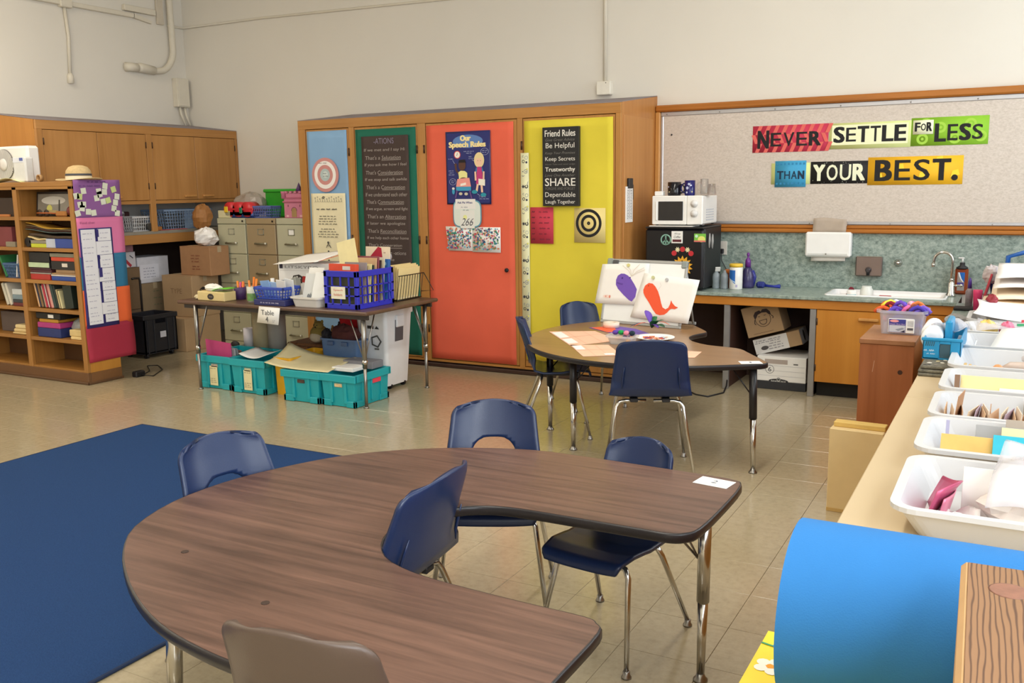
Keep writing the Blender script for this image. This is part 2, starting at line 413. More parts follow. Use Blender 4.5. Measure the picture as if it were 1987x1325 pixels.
G().tube([(0.05, 0.02, 0.02), (0.05, -0.16, 0.035), (0.05, -0.2, 0.03)], [0.045, 0.05, 0.042], 12).obj('fitting', PW, t)
G().tube([(0.05, -0.2, 0.03), (0.045, -0.28, 0.03), (0.0, -0.31, 0.03)], [0.045, 0.045, 0.05], 12).obj('elbow', PW, t)
G().box(0, 0.13, 0.52, 0.03, 0.22, 1.3, 0.006).obj('side_duct', M('#c9bfae', 0.7), t)
t = thing('junction_box', 'cream junction box in the room corner above the wall cabinet', 'box', (XL, 7.575, 2.52))
G().box(0, -0.085, 0, 0.08, 0.085, 0.31, 0.006).obj('box_body', PW, t); G().box(0.08, -0.075, 0.012, 0.088, 0.075, 0.298, 0.003).obj('cover', PW, t)
for dy in (-0.02, 0.045):
    G().tube([(0.04, dy-0.01, 0.0), (0.045, dy, -0.08), (0.07, dy+0.03, -0.2)], 0.014).obj('conduit', PW, t)
single('wall_cable', G().tube([(XL+0.01, 7.48, 3.385), (XL+0.012, 7.69, 3.385), (-7.2, 7.69, 3.385), (-5.0, 7.69, 3.34), (-4.0, 7.69, 3.32)], 0.012), PW, 'thin painted cable running along the top of the long wall from the corner', 'cable')
t = thing('wall_conduit', 'white vertical conduit ending in a square box above the tall cabinet', 'conduit', (-3.258, YB, 2.37))
G().tube([(0, -0.016, 0.11), (0, -0.016, 1.83)], 0.017).obj('tube', PW, t)
G().box(-0.066, -0.06, 0, 0.066, 0, 0.115, 0.006).obj('outlet_box', M('#e8e3d6', 0.5), t)
G().at(0.025, -0.061, 0.1, 0, pi/2).cyl(0.004, 0, 0.004, 8).obj('screw', M('#55504a', 0.4, 0.8), t)
# ================================================================== bulletin board on the back wall
FAB = speckle('board_fabric', [(0.3, '#c0b4a9'), (0.5, '#cfc4b9'), (0.7, '#dacfc6')], 55, r=0.9, spec=0.1, stretch=(1, 1, 1.8))
ALU = M('#c3c2c6', 0.35, 0.7, var=0.02); RAIL = wood('#b9742e', '#96581d', 'X', r=0.35)
t = thing('bulletin_board', 'long beige fabric bulletin board in a wood frame above the sink counter', 'board', (-2.785, YB, 1.2))
G().box(0.05, -0.025, 0.07, 3.35, 0, 0.99).obj('fabric_panel', FAB, t)
G().box(0, -0.06, 1.0, 3.38, 0, 1.055, 0.012).obj('top_rail', RAIL, t)
G().box(0.0, -0.055, 0.05, 0.045, 0, 1.0, 0.008).obj('side_rail', OAKPALE, t)
G().box(0.0, -0.05, 0.035, 3.38, 0, 0.062, 0.006).obj('bottom_rail', RAIL, t); G().box(0.0, -0.06, 0.0, 3.38, 0, 0.033, 0.008).obj('bottom_rail', RAIL, t)
G().box(0.045, -0.032, 0.965, 3.38, 0, 1.0, 0.004).obj('metal_strip', ALU, t); G().box(0.045, -0.032, 0.065, 3.38, 0, 0.09, 0.004).obj('metal_strip', ALU, t); G().box(0.045, -0.032, 0.09, 0.068, 0, 0.965, 0.004).obj('metal_strip', ALU, t)
for x in (0.1, 0.55, 1.0, 1.5, 2.0, 2.45, 2.9): G().at(x, -0.033, 0.978, 0, pi/2).ball(0, 0, 0, 0.006, n=8).obj('screw', STEEL, t)
for x in (0.5, 1.3, 1.9, 2.6): G().at(x, -0.033, 0.076, 0, pi/2).ball(0, 0, 0, 0.005, n=8).obj('screw', STEEL, t)
G().at(0.14, -0.026, 0.81, 0, pi/2).ball(0, 0, 0, 0.008, n=8).obj('pin', INK, t)
# ---- the lettered cards
BY = YB-0.026
def card(word, x0, z0, x1, z1, mat, label, dz=0.0, off=0.0, draw=None):
    c = [(x0, z0), (x1, z0+dz), (x1, z1+dz), (x0, z1)]
    o = sheet('word_card', x0, z0, x1, z1, BY-off, mat, label, 'sign', 0.002, 'lettered cards on the bulletin board', corners=c)
    p = Print(o, (x0, BY-off-0.002, z0), (1, 0, 0), (0, 0, 1)); draw(p, x1-x0, z1-z0, dz); p.done(); return o
BLK = '#191719'
def letters(p, word, x0, x1, y, h, col, W, heavy, dz=0, tall=None):
    """hand-cut capitals: each its own size, some heavy and some thin"""
    n = len(word); tot = sum({'I': .45, '.': .35, 'M': 1.15, 'W': 1.2}.get(c, 1) for c in word); x = x0
    for i, c in enumerate(word):
        cw = (x1-x0)*{'I': .45, '.': .35, 'M': 1.15, 'W': 1.2}.get(c, 1)/tot
        hh = h*(tall or {}).get(i, 1.0); b = 0.0065 if i in heavy else 0.0018
        yy = y+dz*(x+cw/2)/W
        if c == '.': p.disc(x+cw*.5, yy-h*.40, 0.022, col, name='lettering')
        else: p.text(c, x+cw/2, yy+(hh-h)*.1, cw*0.80, hh, col, bold=b*h/0.11)
        x += cw
def d_never(p, W, H, dz):
    for k in range(9):
        x = 0.02+k*0.068
        for r in range(3):
            s = 1 if r % 2 == 0 else -1; y0 = r*H/3
            p.poly([(x, y0), (x+.03, y0), (x+.03+s*.03, y0+H/3), (x+s*.03, y0+H/3)], '#e0685f')
    letters(p, 'NEVER', 0.035, W-.05, H*.47, .105, BLK, W, (0, 4), dz, {0: 1.3})
card('never', -1.958, 1.84, -1.368, 2.05, M('#c8324f', .7, var=.03), 'red zigzag striped card reading NEVER on the bulletin board', draw=d_never)
def d_settle(p, W, H, dz):
    p.rect(.02, .03, W-.02, H-.015, '#f0f2c9'); letters(p, 'SETTLE', 0.03, W-.03, H*.55, .115, BLK, W, (0, 2, 4, 5), dz, {1: .9})
card('settle', -1.362, 1.85, -0.772, 2.046, M('#dfe79b', .7, var=.03), 'pale yellow card reading SETTLE on the bulletin board', draw=d_settle)
def d_less(p, W, H, dz):
    for x, y in ((.08, .05), (.2, .13), (.3, .05), (.4, .15), (.47, .06), (.1, .16)): p.ring(x, y, .022, .04, '#a5d24a'); p.disc(x, y, .01, '#a5d24a')
    letters(p, 'LESS', 0.16, W-.03, H*.45, .115, BLK, W, (0, 2), dz, {0: 1.1, 3: .92})
card('less', -0.772, 1.855, -0.252, 2.06, M('#8cc22e', .7, var=.03), 'lime green ring patterned card reading LESS on the bulletin board', draw=d_less)
card('for', -0.760, 1.94, -0.620, 2.043, M('#f1f4d2', .7, var=.02), 'small pale card reading FOR stuck on the lime green card', off=.004, draw=lambda p, W, H, dz: letters(p, 'FOR', .012, W-.008, H*.52, .062, BLK, W, (0, 2), dz, {1: .8}))
card('blank', -1.800, 1.585, -1.497, 1.752, M('#e2ea9a', .7, var=.02), 'plain pale yellow strip behind the blue card reading THAN', draw=lambda p, W, H, dz: None)
def d_than(p, W, H, dz):
    for k in range(8): p.rect(.01+k*.03, H-.03, .025+k*.03, H-.015, '#2f84b4'); p.rect(.01+k*.03, .02, .025+k*.03, .035, '#2f84b4')
    letters(p, 'THAN', .015, W-.01, H*.46, .062, '#16304a', W, (0, 3), dz)
card('than', -1.770, 1.563, -1.527, 1.769, M('#3f9fcd', .7, var=.03), 'sky blue card reading THAN on the bulletin board', off=.004, draw=d_than)
def d_your(p, W, H, dz):
    for k in range(26):
        x = random.random()*W; y = random.choice((random.random()*.03, H-random.random()*.03)); p.disc(x, y, .002+.003*random.random(), '#8a8a80', n=6)
    letters(p, 'YOUR', .015, W-.015, H*.5, .12, '#eef0d2', W, (0, 3), dz)
card('your', -1.492, 1.585, -1.065, 1.757, M('#1b191a', .7, var=.05), 'black card with cream capitals reading YOUR on the bulletin board', draw=d_your)
def d_best(p, W, H, dz):
    for x, y in ((.05, .03), (.2, .1), (.36, .04), (.47, .15), (.58, .05)): p.poly([(x, y), (x+.06, y+.02), (x+.05, y+.06), (x+.01, y+.05)], '#ffd93a')
    letters(p, 'BEST.', .045, W-.03, H*.52, .15, BLK, W, (0, 3, 4), dz, {2: 1.02})
card('best', -1.065, 1.57, -0.403, 1.78, M('#f2b81c', .7, var=.03), 'golden yellow card reading BEST on the bulletin board', draw=d_best)
# ================================================================== tall cabinet
TF = 6.88; X0, X1 = -6.05, -2.785
t = TALL = thing('tall_cabinet', 'tall built-in oak cabinet with four paper-covered doors along the long wall', 'cabinet', (X0, TF, 0))
W = X1-X0; D = YB-TF
def lx(x): return x-X0
stiles = [(-6.05, -5.965), (-5.452, -5.392), (-4.697, -4.613), (-3.703, -3.653), (-2.828, -2.785)]
for a, b in stiles: G().box(lx(a), 0, 0.055, lx(b), 0.03, 2.15, 0.002).obj('stile', OAK, t)
G().box(0, 0, 2.15, W, 0.03, 2.232, 0.002).obj('top_rail', OAKX, t); G().box(0, 0.002, 0.05, W, 0.03, 0.07).obj('bottom_rail', OAKX, t)
G().box(0, 0.03, 0.0, W-.02, 0.05, 0.055).obj('kick_board', M('#3a2620', .5), t)
G().box(0, -0.008, 0.0, W, 0.03, 0.035, 0.006).obj('base_moulding', M('#3f2a22', .45), t)
SIDE = wood('#bf8549', '#a76d33', 'Z', .8)
for x in (0, W-0.02):
    g = G(); g.add([(x, .03, .0), (x+.02, .03, .0), (x+.02, D, .0), (x, D, .0), (x, .03, 2.236), (x+.02, .03, 2.236), (x+.02, D, 2.335), (x, D, 2.335)], [(3,2,1,0),(4,5,6,7),(0,1,5,4),(1,2,6,5),(2,3,7,6),(3,0,4,7)])
    g.obj('side_panel', SIDE, t)
G().box(W-.001, .06, .1, W+.004, D-.1, 2.14, .002).obj('side_inset', wood('#c28a4e', '#ad7439', 'Z', .8), t)
g = G(); g.add([(.0, .0, 2.232), (W, .0, 2.232), (W, D, 2.337), (0, D, 2.337), (.0, .0, 2.236), (W, .0, 2.236), (W, D, 2.341), (0, D, 2.341)], [(3,2,1,0),(4,5,6,7),(0,1,5,4),(1,2,6,5),(2,3,7,6),(3,0,4,7)])
g.obj('sloped_top', GREYTOP, t)
G().box(.02, .05, .05, W-.02, .06, 2.2).obj('carcass', M('#3a2a1c', .8), t)
HB = M('#4a3526', .4, .5)
doors = [(-5.960, -5.457, -5.452), (-5.387, -4.702, -4.700), (-4.608, -3.708, -4.625), (-3.648, -2.833, -3.660)]
for k, (a, b, hx) in enumerate(doors):
    d = G().box(lx(a), .004, .075, lx(b), .026, 2.145, .003).obj('door', OAK, t)
    for z in (1.93, 1.14, 0.35): G().at(lx(hx), -.002, z-.035).cyl(.008, 0, .07, 8).obj('hinge', HB, d)
    if k == 2: G().at(lx(-3.809), .004, .897, 0, pi/2).lathe([(.008, 0), (.008, .012), (.018, .018), (.018, .028), (.01, .034)], 14).obj('knob', BLACK, d)
# ---- paper on the doors
PY = TF+.004
def paperm(h): return M(h, .75, var=.06, vs=3.0, spec=.2, bump=.3, bs=6.0)
sheet('door_paper', -5.945, .11, -5.475, 2.13, PY, paperm('#88aed3'), 'sky blue paper covering the narrow first door of the tall cabinet', 'paper', wob=.004)
sheet('door_paper', -5.375, .09, -4.712, 2.125, PY, paperm('#256a56'), 'dark green paper covering a door of the tall cabinet', 'paper', wob=.004)
sheet('door_paper', -4.600, .08, -3.735, 2.128, PY, paperm('#e4674e'), 'orange coral paper covering a door of the tall cabinet', 'paper', wob=.006)
sheet('door_paper', -3.635, .135, -2.848, 2.125, PY, paperm('#dccb42'), 'bright yellow paper covering the door nearest the counter', 'paper', wob=.012)
PP = PY-.013
def poster(name, x0, z0, x1, z1, mat, label, cat='poster', off=0.0, th=.0012, wob=0.0, corners=None):
    o = sheet(name, x0, z0, x1, z1, PP-off, mat, label, cat, th, corners=corners, wob=wob)
    return o, Print(o, (x0, PP-off-th-wob, z0), (1, 0, 0), (0, 0, 1))
# round ringed paper disc
g = G().at(-5.735, PP, 1.728, 0, pi/2); g.cyl(.158, 0, .003, 40)
o = single('round_disc', g, M('#cf8f8a', .75, var=.04), 'round pale red and white ringed paper disc on the blue paper', 'decoration')
p = Print(o, (-5.735, PP-.003, 1.728), (1, 0, 0), (0, 0, 1))
p.ring(0, 0, .092, .128, '#f3eeea', 40); p.disc(0, 0, .058, '#b4c4c4', n=28); p.disc(.004, .004, .03, '#cfd9d6', n=16)
p.scribble(.0, .012, .05, .014, '#3d4a52'); p.scribble(.008, -.012, .06, .014, '#3d4a52'); p.scribble(-.02, .108, .1, .016, '#8a7a78'); p.done()
# poem scroll
o, p = poster('poem_poster', -5.917, .80, -5.509, 1.558, CREAM, 'cream poem poster with small black verses and stick drawings on the blue paper', wob=.003)
for k in range(12):
    x = .05+k*.028; p.disc(x, .715+.01*sin(k*2.1), .006, '#8f8c80', n=8); p.line([(x, .709), (x+.004, .69), (x-.006, .675)], .003, '#8f8c80'); p.line([(x+.004, .69), (x+.012, .675)], .003, '#8f8c80')
p.ring(.15, .72, .006, .012, INK)
p.scribble(.195, .61, .27, .022, INK)
for k, ww in enumerate((.20, .21, .22, .23, 0, .17, .22, .25, .23)):
    if ww: p.scribble(.195, .545-k*.024, ww, .017, '#34322f')
for k in range(3):
    z = .27-k*.085; p.disc(.19, z+.03, .011, '#45433e', n=10); p.line([(.19, z+.02), (.165, z-.02)], .006, '#45433e'); p.line([(.19, z+.02), (.222, z-.02)], .006, '#45433e'); p.line([(.17, z), (.215, z)], .004, '#45433e')
p.done()
# chalk poem
CH = M('#453732', .85, var=.05); CHK = '#a99f98'
o, p = poster('chalk_poster', -5.300, .83, -4.784, 2.06, CH, 'dark brown poster with chalk handwriting about words ending in ations on green paper', wob=.003)
p.text('-ATIONS', .25, 1.185, .22, .05, '#857c90')
L = ['If we met and I say Hi', "That's a Salutation", 'If you ask me how I feel', "That's Consideration", 'If we stop and talk awhile', "That's a Conversation", 'If we understand each other', "That's Communication", 'If we argue, scream and fight', "That's an Altercation", 'If later we apologize', "That's Reconciliation", 'If we help each other home', "That's Cooperation", 'And all these -ations', 'added up make', 'Civilization']
for k, s in enumerate(L):
    z = 1.105-k*.0655; ww = min(.46, .018*len(s)+.05)
    p.text(s, .03+ww/2+(.0 if k % 2 == 0 else .01), z, ww, .034, CHK, shear=.12)
    if s.startswith("That's"): q = len(s.split()[-1])/len(s)*ww; p.line([(.035+ww-q, z-.024), (.04+ww, z-.022)], .004, CHK)
p.disc(.44, .06, .02, '#a7a2ad', n=12); p.line([(.44, .05), (.435, -.0+.01)], .006, '#a7a2ad'); p.done()
# speech rules poster
o, p = poster('rules_poster', -4.395, 1.452, -3.952, 2.066, M('#272a63', .5, var=.04, vs=4), 'navy poster titled Our Speech Rules with two drawn children')
p.rect(.012, .012, .43, .60, '#2b3070'); p.disc(.222, .53, .15, '#5e82bd', .055); Yl = '#f6e3a0'
p.text('Our', .20, .557, .10, .045, Yl, bold=.004); p.text('Speech Rules', .215, .497, .36, .058, Yl, bold=.004)
p.disc(.115, .42, .034, '#c9403b'); p.disc(.115, .42, .027, '#f4efe4'); p.line([(.115, .42), (.115, .437)], .004, BLK); p.line([(.115, .42), (.105, .413)], .004, BLK)
LT = '#b9bfda'
for x, z, ww in ((.235, .445, .11), (.235, .43, .06), (.055, .385, .06), (.25, .40, .04), (.255, .385, .05), (.055, .285, .055), (.055, .268, .04), (.055, .251, .055), (.07, .20, .04), (.07, .185, .04), (.39, .448, .05), (.39, .432, .05), (.36, .062, .07), (.38, .046, .10)):
    p.scribble(x, z, ww, .010, LT)
p.line([(.07, .375), (.09, .345)], .003, LT); p.line([(.265, .375), (.29, .36)], .003, LT); p.line([(.31, .09), (.34, .07)], .003, LT)
p.ring(.39, .44, .036, .039, LT, ry=.75); p.ring(.068, .192, .032, .035, LT, ry=.8)
SK1, SK2 = '#5a3a2e', '#f0c6a8'
p.line([(.135, .255), (.105, .29), (.10, .325)], .018, SK1); p.disc(.10, .335, .013, SK1); p.disc(.165, .33, .036, SK1, .045); p.poly([(.128, .345), (.135, .375), (.195, .378), (.205, .345), (.195, .352), (.14, .352)], '#1d1517')
p.poly([(.13, .235), (.125, .27), (.15, .285), (.19, .282), (.215, .265), (.215, .225), (.13, .215)], '#ece79c'); p.disc(.176, .215, .035, SK1, .013)
p.poly([(.115, .215), (.235, .225), (.25, .15), (.10, .15)], '#ee9c92'); p.poly([(.145, .175), (.20, .185), (.20, .165), (.145, .155)], '#f4ece0'); p.rect(.10, .115, .25, .15, '#3f9dc4')
p.line([(.11, .12), (.092, .055)], .012, '#6d4a8a'); p.line([(.235, .12), (.255, .05)], .012, '#6d4a8a'); p.disc(.145, .09, .018, '#cfc9b0', .012); p.disc(.2, .088, .018, '#cfc9b0', .012); p.disc(.072, .11, .014, '#3f9dc4', .025); p.disc(.072, .135, .014, '#e9e3e0', .01)
p.disc(.335, .37, .05, '#e7d39c', .065); p.disc(.335, .36, .034, SK2, .042); p.poly([(.30, .385), (.37, .385), (.36, .41), (.31, .41)], '#e7d39c'); p.disc(.323, .365, .003, INK); p.disc(.347, .365, .003, INK)
p.poly([(.305, .31), (.365, .31), (.38, .27), (.29, .27)], '#3b78a6'); p.poly([(.315, .315), (.357, .315), (.372, .17), (.30, .17)], '#c13b7c'); p.line([(.295, .275), (.298, .20)], .017, SK2); p.line([(.378, .275), (.375, .195)], .017, SK2)
p.poly([(.325, .215), (.39, .208), (.388, .155), (.325, .162)], '#f2eede'); p.line([(.318, .17), (.305, .11)], .02, SK2); p.line([(.355, .16), (.36, .10)], .02, SK2); p.disc(.285, .105, .028, '#2d93a8', .016); p.disc(.372, .08, .028, '#2d93a8', .016); p.done()
# framed note 266
g = G().at(-4.19, PP-.004, 1.372, 0, pi/2); P = []
for k in range(40):
    a = 2*pi*k/40; P.append((math.copysign(abs(cos(a))**.45*.142, cos(a)), math.copysign(abs(sin(a))**.45*.118, sin(a))))
g.prism(P, 0, .004); o = single('note_card', g, M('#5d9ab0', .7, var=.2, vs=9), 'teal edged note card with the number 266 below the navy poster', 'note')
p = Print(o, (-4.19, PP-.008, 1.372), (1, 0, 0), (0, 0, 1))
p.poly([(x*.94, y*.92) for x, y in P], '#dfe7df'); p.rect(-.115, .04, .085, .125, '#eceae6'); p.rect(-.07, -.125, .075, .03, '#e8e8e2'); p.text('Ask Me When', -.02, .095, .15, .017, '#5a5a86', bold=.001); p.scribble(-.02, .055, .08, .016, '#8a8f99'); p.scribble(-.01, .03, .06, .016, '#8a8f99'); p.disc(-.02, -.03, .02, '#eceea2'); p.text('266', .005, -.07, .115, .065, '#5d5c62', shear=.35); p.done()
# dotted painting in two sheets
for k, (a, b, z0, z1) in enumerate(((-4.417, -4.147, 1.052, 1.262), (-4.147, -3.868, 1.044, 1.258))):
    o, p = poster('dotted_painting', a, z0, b, z1, PAPER, ('white sheet of painted colour dots with a torn lower corner' if k == 0 else 'white sheet of painted colour dots hung slightly lower beside its pair'), 'painting', corners=[(a+.025, z0), (b, z0), (b, z1), (a, z1)] if k == 0 else None)
    for q in range(230):
        x = random.uniform(.012, b-a-.012); z = random.uniform(.022, z1-z0-.01); c = random.choice(['#b8405e', '#2e6f9c', '#2f8a78', '#d07a52', '#4e4f96', '#5e8f46', '#d65a7a', '#2c4a6e', '#e39a7a', '#6fb4c9'])
        p.disc(x, z, random.uniform(.005, .0095), c, n=7, name='dot_field')
    p.done()
# black canvas of friend rules
cx0, cx1, cz0, cz1 = -3.448, -3.124, 1.436, 2.063
o = single('rules_sign', G().box(cx0, PP-.032, cz0, cx1, PP, cz1, .002), M('#1b1a1b', .6), 'black canvas sign of white Friend Rules lettering on yellow paper', 'sign')
p = Print(o, (cx0, PP-.032, cz0), (1, 0, 0), (0, 0, 1)); W_, Gy = '#e3e0d8', '#75726e'
for s, z, w_, h_, c, sh, bo in (('Friend Rules', .578, .27, .050, W_, 0, .001), ('Give Great Advice', .527, .26, .022, Gy, .35, 0), ('Be Helpful', .476, .255, .054, W_, 0, 0), ('Keep Your Promises', .42, .265, .026, Gy, .4, 0), ('Keep Secrets', .372, .265, .042, W_, 0, 0), ('Never Take and never judge', .332, .265, .014, Gy, .2, 0), ('Trustworthy', .288, .265, .044, W_, 0, .001), ('Love One Another', .247, .265, .022, Gy, .4, 0), ('SHARE', .192, .27, .062, W_, 0, .001), ('FORGIVE AND FORGET', .140, .265, .022, Gy, 0, 0), ('Dependable', .086, .27, .05, W_, 0, 0), ('Laugh Together', .030, .265, .038, W_, 0, 0)):
    p.text(s, .158, z, w_, h_, c, shear=sh, bold=bo)
p.done()
o, p = poster('target_poster', -3.180, 1.143, -2.907, 1.419, M('#e4cf86', .75, var=.03), 'tan square poster of black target rings on yellow paper')
for a, b in ((.09, .113), (.045, .068), (0.002, .014)): p.ring(.127, .155, a, b, '#1c1a1b', 40)
p.done()
o, p = poster('red_note', -3.580, 1.128, -3.368, 1.426, M('#c2374a', .8, var=.04), 'red paper with faint handwritten lines on the yellow door', 'note', off=.002)
for k in range(6): p.scribble(.03, .26-k*.045, .03, .02, '#5c2030'); p.scribble(.13+.006*(k % 2), .26-k*.045, .10, .02, '#7c2a3c')
p.done()
o, p = poster('border_strip', -3.664, .30, -3.588, 1.868, M('#e9e8c0', .7, var=.05), 'long narrow white border strip of black flowers and swirls edging the yellow paper', 'border', off=.004)
for k in range(15):
    z = 1.50-k*.102; m = k % 3
    if m == 0:
        p.ring(.026, z, .009, .014, INK, 7); p.ring(.053, z+.03, .012, .015, '#9296a6', 14); p.disc(.054, z-.008, .010, '#3a3d52', n=6); p.ring(.025, z+.04, .006, .009, '#777a8c', 10, a0=1, a1=5)
    elif m == 1:
        p.ring(.047, z+.02, .014, .018, '#8a8ea0', 16); p.disc(.018, z+.02, .005, '#555a70', n=8); p.ring(.022, z-.01, .007, .011, '#555a70', 10, a0=3.1, a1=6.3); p.disc(.06, z+.04, .008, '#e6e272', n=8); p.disc(.05, z+.018, .005, '#555a70', n=8)
    else:
        for q in range(6): p.line([(.022, z), (.022+.014*cos(q*pi/3), z+.014*sin(q*pi/3))], .006, '#2c2e3c')
        p.ring(.052, z, .008, .016, '#2c2e3c', 14, a0=2.2, a1=7.6); p.line([(.06, z+.012), (.066, z+.04)], .004, '#8a8ea0')
p.done()
# thermometer on the end panel
t = thing('wall_thermometer', 'white dial-less wall thermometer with a dark clip on the oak end panel', 'thermometer', (-2.781, 7.045, 1.44))
G().box(0, -.075, -.14, .008, .075, .145, .002).obj('plate', WHITE, t)
p = Print(t, (.008, -.075, -.14), (0, 1, 0), (0, 0, 1))
for k in range(18):
    p.rect(.025, .03+k*.013, .045+.01*(k % 2), .034+k*.013, '#4a4a50'); p.rect(.105-.01*(k % 2), .03+k*.013, .125, .034+k*.013, '#4a4a50')
p.line([(.075, .03), (.075, .26)], .006, '#8a8a90', 'tube'); p.done()
G().box(0, -.04, .13, .02, .05, .21, .004).obj('clip', BLACK, t); G().box(-.002, .06, .04, .006, .095, .16, .002).obj('clip', BLACK, t)
# ================================================================== sink counter along the back wall
LAM = speckle('green_laminate', [(0.3, '#5f6f69'), (0.45, '#84948c'), (0.55, '#97a59d'), (0.68, '#aeb9b1'), (0.75, '#7b8b84')], 30, r=0.3, spec=0.5, stretch=(1, 1, 1.3))
CZ = 0.762
t = thing('countertop', 'speckled green laminate countertop and backsplash around the sink', 'counter', (-2.785, YB-.002, 0))
def cx(x): return x+2.785
g = G(); SX0, SX1, SY0, SY1 = cx(-1.255), cx(-0.445), -.50, -.115
g.box(0, -.65, .735, SX0, 0, CZ, .004); g.box(SX1, -.65, .735, cx(-.355), 0, CZ, .004); g.box(SX0, -.65, .735, SX1, SY0, CZ, .004); g.box(SX0, SY1, .735, SX1, 0, CZ, .004)
g.obj('slab', LAM, t)
G().box(0, -.02, CZ, 3.38, 0, 1.2, .002).obj('backsplash', LAM, t)
OR_ = wood('#c58133', '#a8661f', 'X', .6)
G().box(0, -.635, .668, cx(-.355), -.60, .735, .003).obj('apron', OR_, t)
for x in (-1.99, -1.34):
    G().box(cx(x), -.63, 0, cx(x)+.045, -.595, .668, .003).obj('post', M('#9d9c9c', .4, .6, var=.05), t)
    G().box(cx(x)+.012, -.595, 0, cx(x)+.034, -.01, .668).obj('divider_panel', M('#4a2e24', .6), t)
G().box(0, -.02, 0, cx(-.355), -.004, .735).obj('back_panel', M('#3b261e', .8), t)  # dark brown sheet over the wall; its colour carries the under-counter shadow
G().box(cx(-2.76), -.62, .08, cx(-1.99), -.10, .668).obj('side_panel', M('#412a21', .6), t) if False else None
# right-hand run of the counter towards the camera
t = thing('window_counter', 'long low counter under the windows with beige top and green far end', 'counter', (-.355, 0, 0))
BEI = M('#cfb994', .45, var=.03, vs=2.0)
G().box(0, 4.39, .735, 1.0, 7.05, CZ, .004).obj('green_top', LAM, t)
G().box(0, 4.39+1.71, .7625, .3, 4.39+1.716, .7632).obj('seam', M('#aab3ac', .5), t)
for a, b in ((.0, 2.1), (2.102, 3.862), (3.864, 4.388)): G().box(0, a+.3 if a == 0 else a, .735, 1.0, b, CZ, .003).obj('beige_top', BEI, t)
G().box(.02, .3, .0, .99, 7.04, .735).obj('cabinet_body', OAKY, t)
# base cabinet under the sink
t = thing('sink_cabinet', 'oak base cabinet with a long wooden pull under the sink', 'cabinet', (-1.295, 7.07, 0))
CAB = wood('#cb8a36', '#b87524', 'Z', .5)
G().box(0, .02, .115, .92, .6, .668).obj('carcass', CAB, t); G().box(.01, .08, 0, .92, .55, .115).obj('kick', M('#15120f', .7), t)
for a, b, hx in ((.004, .47, None), (.476, .918, 1)):
    d = G().box(a, .0, .118, b, .02, .664, .003).obj('door', CAB, t)
    x0 = .30 if hx is None else .55
    G().box(x0, -.028, .598, x0+.14, .0, .618, .004).obj('handle', OAKPALE, d)
    G().at(a+.003, .0, .2).cyl(.006, 0, .05, 8).obj('hinge', HB, d); G().at(a+.003, 0, .55).cyl(.006, 0, .05, 8).obj('hinge', HB, d)
# sink and tap
t = thing('sink', 'white enamel sink set in the green counter', 'sink', (-.85, 7.39, CZ))
g = G(); a, b, z = .405, .1925, -.14
def rr(x, y, r, n=5):
    P = []
    for sx, sy, s0 in ((1, 1, 0), (-1, 1, 1), (-1, -1, 2), (1, -1, 3)):
        for k in range(n+1): A = pi/2*(s0+k/n); P.append((sx*(x-r)+r*cos(A), sy*(y-r)+r*sin(A)))
    return P
def loops(g, L, sm=True, cap=None):
    n = len(L[0]); vs = [p for l in L for p in l]; fs = []
    for j in range(len(L)-1):
        for i in range(n): k = (i+1) % n; fs.append((j*n+i, j*n+k, (j+1)*n+k, (j+1)*n+i))
    if cap: fs.append(tuple((len(L)-1)*n+i for i in range(n)))
    g.add(vs, fs, sm)
def lp(x, y, r, z): return [(p[0], p[1], z) for p in rr(x, y, r)]
loops(g, [lp(a+.012, b+.012, .03, .0), lp(a+.012, b+.012, .03, .008), lp(a-.008, b-.008, .03, .008), lp(a-.02, b-.02, .04, -.03), lp(a-.04, b-.04, .05, z), lp(.02, .02, .01, z-.004)], cap=True)
g.obj('basin', M('#f0f0f0', .2, var=.01), t); G().at(0, 0, z-.003).cyl(.022, 0, .004).obj('drain', CHROME, t)
t = thing('faucet', 'chrome gooseneck faucet at the end of the sink', 'faucet', (-.418, 7.42, CZ))
G().lathe([(.034, 0), (.034, .012), (.024, .03), (.022, .10), (.012, .115)], 16).obj('base', CHROME, t)
P = [(0, 0, .1), (0, 0, .26)]
for k in range(1, 13): A = pi*k/12; P.append((-.062+.062*cos(A), 0, .26+.062*sin(A)))
P.append((-.128, 0, .235))
G().tube(P, .010, 10).obj('spout', CHROME, t); G().at(-.128, 0, .215).cyl(.013, 0, .024, 12).obj('nozzle', CHROME, t)
g = G(); g.tube([(0, 0, .08), (.06, -.02, .085)], .008); g.ball(.065, -.02, .085, .013); g.ball(0, 0, .122, .016); g.obj('lever', CHROME, t)
# wall fittings over the sink
t = thing('towel_dispenser', 'white metal paper towel dispenser on the green backsplash', 'dispenser', (-1.325, 7.68, 1.0))
G().box(-.172, -.09, .015, .172, 0, .21, .012).obj('case', WHITE, t); G().box(-.15, -.094, .03, .15, -.09, .045).obj('slot_lip', M('#d8d8d4', .5), t); G().at(-.01, -.094, .04, 0, pi/2).cyl(.006, -.001, .006, 10).obj('lock', STEEL, t)
G().grid(lambda u, v: (-.13+.26*u, -.05-.008*sin(3*u), .02-.042*v+.006*u), 6, 3, .001).obj('towel', M('#ded8cf', .9), t)
t = thing('towel_pack', 'folded brown paper towels standing on top of the white dispenser', 'paper towels', (-1.325, 7.62, 1.211))
for k in range(4): G().grid(lambda u, v, k=k: (-.125+.25*u+.006*v, .0+.012*k+.01*sin(3*u+k), (.105+.006*sin(5*u+k)-.012*k)*v), 8, 4, .003).obj('towel', M('#b5a595', .9, var=.12, vs=8), t)
t = thing('soap_dispenser', 'brushed steel soap dispenser on the green backsplash', 'dispenser', (-1.02, 7.68, .87))
